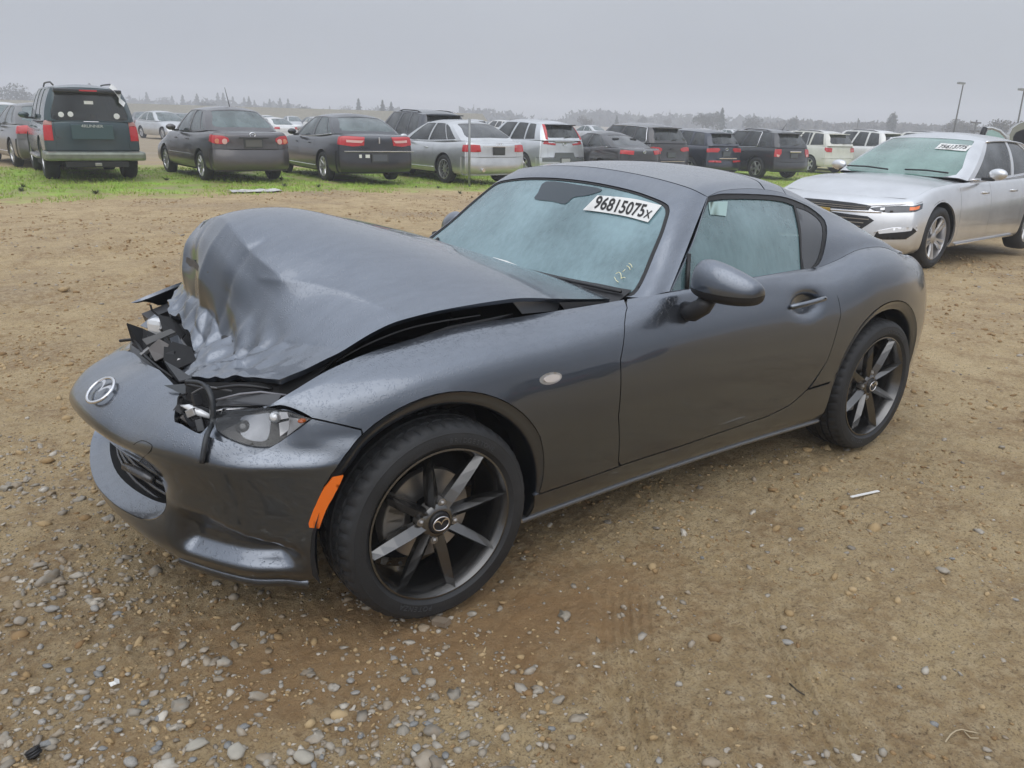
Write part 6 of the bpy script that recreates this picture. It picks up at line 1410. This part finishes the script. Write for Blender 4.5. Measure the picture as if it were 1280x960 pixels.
EQ = make_car('parked_suv', paint('charcoal paint', (.02, .022, .028), .5, .35, .4), dict(SUVD, L=4.77, W=1.84, H=1.70, wb=2.86, ro=.98, rails=True, window_loop=(.04, .70), wins=[(.05, .38), (.41, .67), (.74, .95)], wr=.37, rimk='five', rim=.24,
    rear_lamps=[([(.62, 1.05), (.90, 1.04), (.90, .80), (.72, .78), (.62, .90)], REDL, 'tail_lamp', .014), ([(.70, .86), (.82, .88), (.80, .80), (.72, .79)], PINK, 'reverse_lamp', .022)], plate=(.84, .34, PLT), aerial=(-.1, -.1, .2, .22), extra=ex_eq), 'black suv with thick grey wheel arches and a chrome tailgate handle', 'cars parked in the yard')
park(EQ, .80, 945, 223, -97)
WHP = paint('cream white paint', (.66, .65, .60), .0, .4, .4, dust=.1)
JO = make_car('parked_suv', WHP, dict(SUVD, L=4.89, W=1.86, H=1.70, wb=2.89, rails=True, rear_lamps=[([(.60, 1.02), (.97, 1.05), (.97, .95), (.88, .88), (.62, .86)], REDL, 'tail_lamp', .014)], plate=None, wins=[(.05, .38), (.41, .67), (.70, .95)]), 'cream white suv with dark red tail lamps behind the leaning wire stakes', 'cars parked in the yard')
park(JO, .80, 1011, 216, -97)
J2 = make_car('parked_suv', paint('bright white paint', (.75, .75, .74), 0, .4, .3), dict(SUVD, L=5.0, H=1.78, W=1.95, wb=3.0, rails=True, res=.07, rear_lamps=[([(.70, 1.1), (.95, 1.1), (.95, .80), (.72, .80)], REDL, 'tail_lamp', .014)]), 'white suv just beyond the cream white suv', 'cars parked in the yard')
J2.location = (-33, -16.3, -.38); J2.rotation_euler = (0, 0, R_(-97))
J3 = dup_tree(J2, (-38.5, -16.5, -.38), R_(-96)); J3['label'] = 'second white suv, far right behind the silver sedan roof'
# far left sedan with the dented flank
A1 = make_car('parked_sedan', paint('grey brown paint', (.11, .105, .10), .6, .35, .4, dust=.2), dict(L=4.75, W=1.80, H=1.45, wb=2.72, ro=1.06, rimk='seven', res=.05, rear_lamps=[([(.62, .95), (.92, .94), (.92, .78), (.66, .78)], REDL, 'tail_lamp', .014)], side_strip=.34, strip_mat=CHROME), 'grey brown sedan half hidden by the green suv at the left edge', 'cars parked in the yard')
park(A1, .77, 24, 208, -86)
# --- the silver sedan on the right, seen from its front corner
def ex_mal(root, c, k):
    Fs, fp = k['Fs'], k['frontp']; xf, hw = k['xf'], k['hw']
    def both(nm, pts, m_, off, res=.02, sk=.01):
        for s_ in (1, -1): panel(nm, Fs, fp([(a*s_, b) for a, b in pts]), m_, root, res=res, off=off, skirt=sk)
    GR1 = plain('grille black', (.008, .008, .009), .35)
    panel('upper_grille', Fs, fp([(-.52, .70), (-.3, .715), (0, .72), (.3, .715), (.52, .70), (.50, .655), (.3, .645), (0, .64), (-.3, .645), (-.50, .655)]), GR1, root, res=.03, off=.006, skirt=.008)
    for z in (.665, .685): MB().tube(Fs.ev(*fp([(y, z) for y in np.linspace(-.48, .48, 15)]).T)+np.array([.010, 0, 0]), .004, 4).build('grille_bar', STEEL, root)
    panel('lower_grille', Fs, fp([(-.50, .59), (0, .61), (.50, .59), (.56, .55), (.40, .40), (0, .385), (-.40, .40), (-.56, .55)]), GR1, root, res=.03, off=.006, skirt=.008)
    for z in (.44, .48, .52, .56): MB().tube(Fs.ev(*fp([(y, z) for y in np.linspace(-.42-(z-.44)*.8, .42+(z-.44)*.8, 15)]).T)+np.array([.012, 0, 0]), .0065, 4).build('grille_bar', STEEL, root)
    for zz, nm in ((.625, 'chrome_grille_edge'),): MB().tube(Fs.ev(*fp([(y, zz+abs(y)*.03) for y in np.linspace(-.62, .62, 21)]).T)+np.array([.012, 0, 0]), .010, 6).build(nm, CHROME, root, True)
    q = fp([(0, .625)])[0]; MB().box(Vector(Fs.ev(q[:1], q[1:])[0])+Vector((.02, 0, 0)), (.02, .16, .05), None, .008).build('bow_emblem', plain('gold', (.5, .36, .1), .3, .8), root)
    for s_ in (1, -1):
        def F2(pts): return np.array([uz2(a, s_, b) for a, b in pts])
        def uz2(a, s__, b):
            if a < hw*.95: return tuple(fp([(a*s__, b)])[0])
            u = np.linspace(0, 1, 200); P = Fs.ev(u, np.full(200, .6)); tgt = np.array([xf-c['fd']-(a-hw*.95), s__*hw*.98]); i = np.argmin(((P[:, :2]-tgt)**2).sum(1)); vv = np.linspace(0, 1, 60); return (u[i], float(np.interp(b, Fs.ev(np.full(60, u[i]), vv)[:, 2], vv)))
        panel('headlamp', Fs, F2([(.50, .675), (.62, .70), (.78, .715), (.92, .735), (1.00, .745), (.96, .69), (.86, .655), (.68, .64), (.56, .65)]), plain('smoked lamp', (.035, .04, .05), .1, .2, 1.), root, res=.02, off=.006, skirt=.008)
        panel('headlamp_bowl', Fs, F2([(.60, .682), (.655, .688), (.655, .664), (.61, .66)]), LENS, root, res=.02, off=.010, skirt=.004)
        panel('headlamp_amber', Fs, F2([(.86, .705), (.93, .722), (.90, .69), (.85, .672)]), AMBER, root, res=.02, off=.010, skirt=.004)
        L1 = F2([(.48, .69), (.62, .712), (.78, .727), (.92, .747), (1.01, .757)]); MB().tube(Fs.ev(L1[:, 0], L1[:, 1])+np.array([.005, 0, .004]), .005, 5).build('lamp_chrome_edge', CHROME, root, True)
        panel('fog_surround', Fs, F2([(.60, .44), (.72, .475), (.88, .50), (.89, .46), (.84, .37), (.66, .355), (.58, .38)]), GR1, root, res=.02, off=.004, skirt=.008)
        panel('running_light', Fs, F2([(.60, .445), (.72, .48), (.88, .505), (.875, .465), (.74, .435), (.62, .415)]), LENS, root, res=.02, off=.010, skirt=.008)
        L1 = F2([(.58, .42), (.62, .45), (.74, .485), (.89, .51), (.90, .47), (.85, .37)]); MB().tube(Fs.ev(L1[:, 0], L1[:, 1])+np.array([.008, 0, 0]), .005, 5).build('fog_chrome_edge', CHROME, root, True)
        MB().box(((c['wb']+0)/2+.02, s_*(hw-.02), .235), (1.75, .025, .02), None, .005).build('sill_trim', CHROME, root)
    # sticker on the screen, wipers
    q = k['GF'].inv([(.56, 1.335), (.20, 1.35), (.20, 1.285), (.56, 1.27)], YZ); panel('lot_sticker', k['GF'], q, WHITE, root, res=.04, off=.004, skirt=0)
    Vt, Ft = text_mesh('75613775', .062, 0, .0012); q = k['GF'].inv([(.38+a*1.25, 1.310+b*.9) for a, b, d in Vt], YZ); n_ = k['GF'].nrm(q[:, 0], q[:, 1]); n_ = np.where(n_[:, :1] < 0, -n_, n_); mesh_obj('sticker_number', k['GF'].ev(q[:, 0], q[:, 1])+n_*.007, Ft, INK, root, False)
    for y0, y1 in ((.62, .12), (-.08, -.66)): q = k['GF'].inv([(y0, c['cowlz']+.025), (y1, c['cowlz']+.035)], YZ); P = k['GF'].ev(q[:, 0], q[:, 1])+np.array([.03, 0, .015]); MB().tube([P[0], (P[0]+P[1])/2+np.array([.01, 0, .012]), P[1]], .010, 5).build('wiper', BLACK, root, True)
MALP = paint('bright silver paint', (.68, .69, .71), .75, .3, .5, dust=.05)
MA = make_car('silver_sedan', MALP, dict(L=4.93, W=1.854, H=1.46, wb=2.83, ro=1.13, hood=.89, nose=.79, cowlz=.99, belt=.93, beltr=.97, deck=1.06, cowl=2.15, header=1.28, rearh=-.08, rbase=-.85, roofw=.57, glassw=.81, wr=.345, ww=.235, rim=.245, rimk='twin', fd=.42, rd=.25, res=.022, z0=.20,
    glass=GLASS_D, wsglass=GLASS_G, window_loop=(.03, .95), wins=[(.05, .46), (.49, .80), (.82, .93)], doors=(1.52, .52), roof_drop=.03, extra=ex_mal, front_ins=[.12, .04, .0, .0, .01, .025, .045, .08, .13, .19, .27]), 'bright silver sedan with green tinted windscreen, parked at right facing the crashed car')
pm = at_g(1152, 334); am = R_(2.5); lf = np.array([-math.sin(am), math.cos(am)]); fw_ = np.array([math.cos(am), math.sin(am)])
pos = np.array(pm[:2])-fw_*2.83-lf*.80; MA.location = (pos[0], pos[1], float(gz(pm[0]))); MA.rotation_euler = (0, 0, am)
# ------------------------------------------------------------------ stakes, poles, wires of the yard
GALV = plain('galvanised metal', (.30, .31, .31), .45, .6, var=.2)
p = at_g(586.5, 233); o = MB().tube([(p[0], p[1], float(gz(p[0]))-.1), (p[0]+.01, p[1], float(gz(p[0]))+1.52)], .028, 8).build('metal_stake', GALV, None, True); tag(o, 'grey metal stake standing in the turf beside the silver sedan', 'post')
p = at_g(996, 219)
for (a, b), lb in (((1013, 166), 'leaning pale wire stake in front of the cream suv, the taller one'), ((1006, 196), 'shorter thin stake crossing the taller leaning one')):
    d = ray(a, b); k = (p[1]-CC[1])/d[1]; tp = CC+d*k; q = p if a == 1013 else at_g(1010, 217); o = MB().tube([(q[0], q[1], float(gz(q[0]))-.1), tp], .022 if a == 1013 else .014, 6).build('metal_stake', GALV, None, True); tag(o, lb, 'post')
def far_at(px, depth, z=None, py=None):
    d = ray(px, py if py is not None else 150); P = CC+d*depth/(d@CFW); return P
# far trees: tapered trunks and crowns of many leaf clumps
TM = {}
for nm, col in (('conifer', (.045, .058, .04)), ('oak', (.06, .062, .048)), ('brown', (.10, .085, .07))): TM[nm] = plain('foliage '+nm, col, .9, var=.45)
BARK = plain('bark', (.06, .05, .04), .9)
def tree(x, y, h, kind, seed, label, z=-.38, w_=None):
    root = empty('pine_tree' if kind == 'conifer' else 'tree', (x, y, z)); tag(root, label, 'tree', 'trees along the far edge of the yard'); g = np.random.default_rng(seed)
    MB().tube([(0, 0, 0), (g.normal(0, .1), g.normal(0, .1), h*.45), (0, 0, h*.88)], [h*.022, h*.015, h*.004], 6).build('trunk', BARK, root)
    n = 950 if kind != 'conifer' else 1000
    if kind == 'conifer':
        t_ = g.random(n)**.8; z_ = h*(.10+.9*t_); r = (w_ or h*.24)*(1-t_)**.85*g.uniform(.35, 1.1, n)*(1+.35*np.sin(t_*38+seed)); a = g.uniform(0, 6.28, n); C = np.stack([r*np.cos(a), r*np.sin(a), z_-r*.25], 1); s = h*.035
    else:
        bl = g.normal(0, 1, (9, 3)); bl /= np.linalg.norm(bl, axis=1, keepdims=True); R0 = w_ or h*.42; bc = bl*np.array([R0*.55, R0*.55, h*.20])+np.array([0, 0, h*.62]); k = g.integers(0, 9, n); d = g.normal(0, 1, (n, 3)); d /= np.linalg.norm(d, axis=1, keepdims=True); C = bc[k]+d*(g.random(n)**.4)[:, None]*np.array([R0*.5, R0*.5, h*.24]); s = h*.042
    C = C[C[:, 2] > h*.06]; n = len(C); u = g.normal(0, 1, (n, 3)); v_ = g.normal(0, 1, (n, 3)); u /= np.linalg.norm(u, axis=1, keepdims=True); v_ /= np.linalg.norm(v_, axis=1, keepdims=True); ss = (s*g.uniform(.5, 1.4, n))[:, None]
    V = np.stack([C-u*ss, C+v_*ss*.8, C+u*ss, C-v_*ss*.8], 1).reshape(-1, 3); o = fast_mesh('crown', V, np.arange(n*4).reshape(-1, 4), TM[kind], False); o.parent = root
    # a few limbs under the crown
    if kind != 'conifer':
        mb = MB()
        for k in range(4): a = g.uniform(0, 6.28); mb.tube([(0, 0, h*.28), (math.cos(a)*h*.12, math.sin(a)*h*.12, h*.5), (math.cos(a)*h*.22, math.sin(a)*h*.22, h*.64)], [h*.010, h*.007, h*.003], 5)
        mb.build('limbs', BARK, root)
    return root
def tree_px(px, ptop, pbase_w, kind, depth, seed, label):
    depth *= 1.6; P = far_at(px, depth, py=ptop); z0 = -.38; h = (P[2]-z0)*(1.10 if kind == 'conifer' else 1.02); return tree(P[0], P[1], h, kind, seed, label, z0, pbase_w*depth/CF/2 if pbase_w else None)
KL = {'conifer': 'narrow pointed conifer on the hazy horizon', 'oak': 'rounded dark tree on the hazy horizon', 'brown': 'rounded brownish tree on the hazy horizon'}
TR = [(18, 106, 46, 'oak', 120), (112, 108, 0, 'conifer', 150), (125, 112, 0, 'conifer', 170), (183, 118, 0, 'conifer', 190), (205, 122, 30, 'oak', 190), (215, 122, 0, 'conifer', 200), (228, 121, 0, 'conifer', 180), (246, 120, 0, 'conifer', 170), (261, 127, 28, 'oak', 130), (272, 119, 0, 'conifer', 190), (279, 119, 0, 'conifer', 180), (291, 123, 0, 'conifer', 200), (305, 124, 0, 'conifer', 200), (311, 123, 0, 'conifer', 170), (318, 127, 0, 'conifer', 210), (330, 129, 0, 'conifer', 210), (337, 126, 0, 'conifer', 180), (350, 125, 0, 'conifer', 180), (360, 126, 0, 'conifer', 170), (382, 132, 22, 'oak', 110), (412, 134, 0, 'conifer', 220), (432, 132, 26, 'oak', 200), (448, 126, 0, 'conifer', 130), (478, 128, 0, 'conifer', 120), (489, 130, 0, 'conifer', 130),
      (640, 146, 20, 'oak', 150), (733, 145, 26, 'brown', 110), (771, 146, 0, 'conifer', 120), (803, 146, 14, 'oak', 150), (835, 148, 12, 'oak', 160), (880, 142, 34, 'oak', 110), (893, 141, 30, 'oak', 120), (903, 138, 0, 'conifer', 115), (942, 146, 34, 'oak', 115), (992, 146, 18, 'oak', 115), (1015, 154, 26, 'brown', 140), (1035, 153, 30, 'brown', 150), (1053, 156, 34, 'brown', 140), (1074, 152, 0, 'conifer', 140), (1090, 155, 26, 'brown', 150), (1097, 152, 0, 'conifer', 150), (1117, 141, 14, 'oak', 105), (1132, 155, 24, 'brown', 140), (1150, 156, 22, 'oak', 130), (1164, 156, 0, 'conifer', 140), (1192, 150, 34, 'brown', 95), (1212, 150, 34, 'brown', 95), (1255, 148, 34, 'brown', 80), (1232, 160, 20, 'brown', 110), (1276, 150, 26, 'brown', 85)]
for i, (px, pt, w_, kd, dp) in enumerate(TR): tree_px(px, pt, w_, kd, dp, 100+i, KL[kd])
# long low bank behind the yard and a far belt of trees
def strip(name, pts, h, depth_w, mat, kind, label=None, cat=None):
    V = []; F = []
    for x, y, z in pts: V += [(x, y, z), (x-.0, y-depth_w*.35, z+h), (x, y-depth_w, z+h), (x, y-depth_w*1.4, z)]
    for i in range(len(pts)-1):
        for k in range(3): F.append((i*4+k, i*4+k+1, (i+1)*4+k+1, (i+1)*4+k))
    o = mesh_obj(name, V, F, mat, None, False); tag(o, label, cat, None, kind); return o
BK = plain('bank earth', (.27, .25, .20), .9, var=.25)
pts = []
for px in np.linspace(-120, 620, 14): P = far_at(px, 100, py=200); pts.append((P[0], P[1], -.38))
strip('earth_bank', pts, 2.35, 9, BK, 'structure')
pts = []
for px in np.linspace(960, 1500, 12): P = far_at(px, 230, py=200); pts.append((P[0], P[1], -.4))
g = np.random.default_rng(77); n = 26000; k = g.random(n)*(len(pts)-1); i = k.astype(int); f_ = (k-i)[:, None]; PP = np.array(pts); C = PP[i]*(1-f_)+PP[i+1]*f_; hh = 2.6+1.4*vnoise(k, k*0, 3.1)+.9*vnoise(k, k*0, 11); C[:, 2] += g.random(n)**.7*hh; C[:, :2] += g.normal(0, 2.5, (n, 2)); u = g.normal(0, .5, (n, 3)); v_ = g.normal(0, .5, (n, 3))
o = fast_mesh('far_hedge', np.stack([C-u, C+v_, C+u, C-v_], 1).reshape(-1, 3), np.arange(n*4).reshape(-1, 4), TM['brown'], False, 'stuff'); tag(o, 'low hazy belt of brown scrub along the horizon at right', 'bushes')
pts = []
for px in np.linspace(-200, 1000, 16): P = far_at(px, 330, py=200); pts.append((P[0], P[1], -.4))
n = 22000; k = g.random(n)*(len(pts)-1); i = k.astype(int); f_ = (k-i)[:, None]; PP = np.array(pts); C = PP[i]*(1-f_)+PP[i+1]*f_; hh = np.clip(2.2+5*vnoise(k, k*0, 2.3)+3.0*vnoise(k, k*0, 9)+3*vnoise(k, k*0, 33), .4, 9); C[:, 2] += g.random(n)**.7*hh; C[:, :2] += g.normal(0, 4, (n, 2)); u = g.normal(0, .8, (n, 3)); v_ = g.normal(0, .8, (n, 3))
o = fast_mesh('far_woods', np.stack([C-u, C+v_, C+u, C-v_], 1).reshape(-1, 3), np.arange(n*4).reshape(-1, 4), TM['oak'], False, 'stuff'); tag(o, 'faint belt of woods dissolving in the haze at left and centre', 'woods')
# floodlight poles and a power pole
def pole(px0, py0, px1, py1, depth, r, name, label, cross=False, lamp=False):
    a = far_at(px0, depth, py=py0); b = far_at(px1, depth, py=py1); a = np.array([a[0], a[1], -.38]); b[1] = b[1]; root = empty(name, tuple(a)); tag(root, label, 'pole', 'poles on the horizon')
    d = b-a; MB().tube([(0, 0, 0), tuple(d)], [r, r*.6], 6).build('post', plain('pole grey', (.10, .10, .10), .6), root)
    if lamp: MB().box(tuple(d+np.array([.35, 0, .1])), (.9, .25, .15), None, .04).build('lamp_head', GALV, root)
    if cross:
        for dz in (0, -.9): MB().box(tuple(d+np.array([0, 0, dz-.3])), (2.2, .15, .15)).build('cross_arm', BARK, root)
pole(1192, 163, 1204, 106, 60, .07, 'light_pole', 'slim floodlight pole leaning above the silver sedan', lamp=True)
pole(1272, 160, 1280, 114, 55, .07, 'light_pole', 'slim pole cut by the right edge of the picture', lamp=True)
pole(1217, 168, 1221, 150, 90, .14, 'power_pole', 'short wooden power pole with cross arms behind the silver sedan', cross=True)
pole(1071, 165, 1073, 148, 130, .12, 'power_pole', 'distant thin power pole left of the tall poplar', cross=False)
# --- more cars further back in the yard
FARC = []
fs = dict(res=.11, mirror=False, rear_lamps=[([(.55, .93), (.86, .93), (.86, .80), (.55, .80)], REDL, 'tail_lamp', .014)])
wht = paint('plain white paint', (.72, .72, .71), 0, .4, .2); slv = SILV; blu = paint('bright blue paint', (.05, .16, .38), .3, .4, .2)
def far_car(px, py, head, spec, mat, label, typ='sedan'):
    P = at_g(px, py); o = make_car('distant_car', mat, dict((SUVD if typ == 'suv' else {}), **dict(fs, **spec)), label, 'cars far back in the yard'); o.location = (P[0], P[1], float(gz(P[0]))); o.rotation_euler = (0, 0, R_(head)); return o
far_car(196, 172.5, 100, dict(), slv, 'white and silver car facing the camera between the green suv and the taupe sedan')
f2 = far_car(350, 178, -78, dict(), wht, 'white sedan with teal glass between the taupe sedan and the black blue sedan'); 
f3 = far_car(222, 169, 95, dict(), paint('dull grey paint', (.15, .15, .15), .4, .4, .2), 'dull grey car behind the silver one near the taupe sedan')
f4 = far_car(10, 186, -95, dict(glass=GLASS_T), wht, 'white sedan at the left edge behind the grey brown sedan')
specs = [(232, 163, 92, 'distant blue car in the gap left of the taupe sedan', blu, 'sedan'), (635, 176, -80, 'distant white suv roof showing between the silver cars', wht, 'suv'), (596, 174, -100, 'distant silver suv roof right of the metal stake', slv, 'suv')]
for a in specs: far_car(a[0], a[1], a[2], dict(), a[4], a[3], a[5])
gg = np.random.default_rng(9); base_far = {}
lab_i = 0
for px in list(np.arange(165, 640, 17))+list(np.arange(700, 1000, 40))+list(np.arange(-20, 60, 26)):
    py = 160+(px*.0145)+gg.uniform(-1.5, 2.2)-px*0+ (px/1280*30-12 if px > 640 else px/1280*16-6)
    P = at_g(px, max(py, 131+px*.029+12)); key = int(gg.integers(0, 3))
    if key not in base_far:
        base_far[key] = make_car('distant_car', (wht, slv, DKS)[key], dict(res=.14, mirror=False, W=1.8), ('white', 'silver', 'dark')[key]+' car in the hazy rows at the back of the yard', ('white', 'silver', 'dark')[key]+' cars in the hazy back rows'); o = base_far[key]
    else: o = dup_tree(base_far[key], (0, 0, 0), 0)
    o.location = (P[0]+gg.normal(0, 1.), P[1]+gg.normal(0, .5), float(gz(P[0]))); o.rotation_euler = (0, 0, R_(gg.choice([-90, 88])+gg.normal(0, 5)))
# --- car at the right edge with its hatch up, and an open door with green glass
m_ol = paint('olive paint', (.12, .12, .08), .5, .4, .3)
hc = make_car('open_hatch_car', m_ol, dict(SUVD, res=.06, H=1.62), 'olive car cut by the right edge with a dark opening under its raised panel')
hc.location = (-15.6, -3.0, float(gz(-15.6))); hc.rotation_euler = (0, 0, R_(80))
mb = MB(); V = []; F = []
cc = np.array(far_at(1290, 14.6, py=168))
pts = [far_at(a, 14.6, py=b) for a, b in ((1262, 178), (1262, 168), (1266, 160), (1275, 154), (1290, 150), (1320, 150))]; pin = [far_at(a, 14.6, py=b) for a, b in ((1266, 180), (1266.5, 171), (1270, 165.5), (1278, 162), (1290, 160), (1320, 160))]
V = [tuple(p) for p in pts]+[tuple(p) for p in pin]; n = len(pts); bk = [tuple(np.array(v)+np.array([-.5, -.25, 0])) for v in V]; V += bk
for i in range(n-1): F += [(i, i+1, n+i+1, n+i), (2*n+i, 3*n+i, 3*n+i+1, 2*n+i+1), (i, 2*n+i, 2*n+i+1, i+1)]
hl_ = MB().add(V, F).build('raised_panel', m_ol); hl_.parent = hc; hl_.matrix_parent_inverse = Matrix.Translation(hc.location).to_4x4().inverted() if False else (Matrix.Translation(hc.location) @ Matrix.Rotation(R_(80), 4, 'Z')).inverted()
ov = MB(); ov.add([tuple(p) for p in pin]+[tuple(far_at(1330, 14.6, py=205)), tuple(far_at(1266, 14.6, py=205))], [tuple(range(8))]); o = ov.build('opening', MATTE); o.parent = hc; o.matrix_parent_inverse = (Matrix.Translation(hc.location) @ Matrix.Rotation(R_(80), 4, 'Z')).inverted()
# open door with frame and glass standing behind the silver sedan
dr_ = empty('open_car_door', tuple(far_at(1240, 13.2, py=215))); tag(dr_, 'open car door with green glass sticking up behind the silver sedan roof', 'car door')
inv = Matrix.Translation(dr_.location).inverted()
out_l = [far_at(a, 13.2, py=b) for a, b in ((1226, 180), (1228, 168), (1231, 160), (1240, 160), (1250, 163.5), (1257, 170), (1260, 178), (1262, 215), (1226, 215))]; inn = [far_at(a, 13.2, py=b) for a, b in ((1231, 178), (1232, 169), (1235, 163), (1241, 162.2), (1249, 166), (1255, 172), (1257.5, 179))]
o = MB().tube([tuple(p) for p in out_l[:7]], .022, 6).build('window_frame', plain('pale frame', (.45, .47, .48), .35, .4, 1), None, True); o.parent = dr_; o.matrix_parent_inverse = inv
o = MB().tube([tuple(p) for p in (out_l[0], out_l[1], out_l[2])], .045, 6).build('dark_frame_edge', BLACK, None, True); o.parent = dr_; o.matrix_parent_inverse = inv
o = MB().add([tuple(p) for p in inn], [tuple(range(7))]).build('door_glass', GLASS_G); o.parent = dr_; o.matrix_parent_inverse = inv
fr = [np.array(p) for p in (out_l[0], out_l[6], out_l[7], out_l[8])]; V = [tuple(p) for p in fr]+[tuple(p+np.array([-.08, -.08, 0])) for p in fr]; o = MB().add(V, [(0, 1, 2, 3), (7, 6, 5, 4), (0, 4, 5, 1), (1, 5, 6, 2), (3, 2, 6, 7), (0, 3, 7, 4)]).build('door_skin', SILV); o.parent = dr_; o.matrix_parent_inverse = inv
# ------------------------------------------------------------------ haze over the whole yard
m, t, o_ = nodes('haze air'); pv = t.nodes.new('ShaderNodeVolumePrincipled'); pv.inputs['Color'].default_value = (.90, .93, 1, 1); pv.inputs['Density'].default_value = .0031; pv.inputs['Anisotropy'].default_value = .0
t.links.new(pv.outputs[0], o_.inputs['Volume'])
hz = MB().box((-130, -130, 8.3), (1100, 1100, 21)).build('haze', m); tag(hz, 'thin grey haze hanging over the whole yard', 'haze', None, 'stuff')
# a second row of parked cars on the photographer's side; the flank of the crashed car mirrors them
rc1 = make_car('parked_sedan', paint('faded red paint', (.30, .03, .03), .2, .4, .3), dict(res=.10), 'faded red sedan in the row facing the crashed car\'s driver side', 'cars in the row on the near side')
rc1.location = (-5.2, 11.5, 0); rc1.rotation_euler = (0, 0, R_(88))
for src, x, y, a, lb in ((MK, -8.4, 12.2, 92, 'black blue sedan in the near row left of the red sedan'), (EQ, -2.2, 12.6, 91, 'black suv in the near row right of the red sedan'), (AU, .8, 12.0, 90, 'silver sedan in the near row next to the black suv'), (GCs, -11.8, 13.0, 93, 'dark granite suv at the end of the near row'), (CO, 4.0, 12.6, 88, 'taupe sedan in the near row beyond the silver one')):
    o = dup_tree(src, (x, y, float(gz(x))), R_(a)); o['label'] = lb; o['group'] = 'cars in the row on the near side'
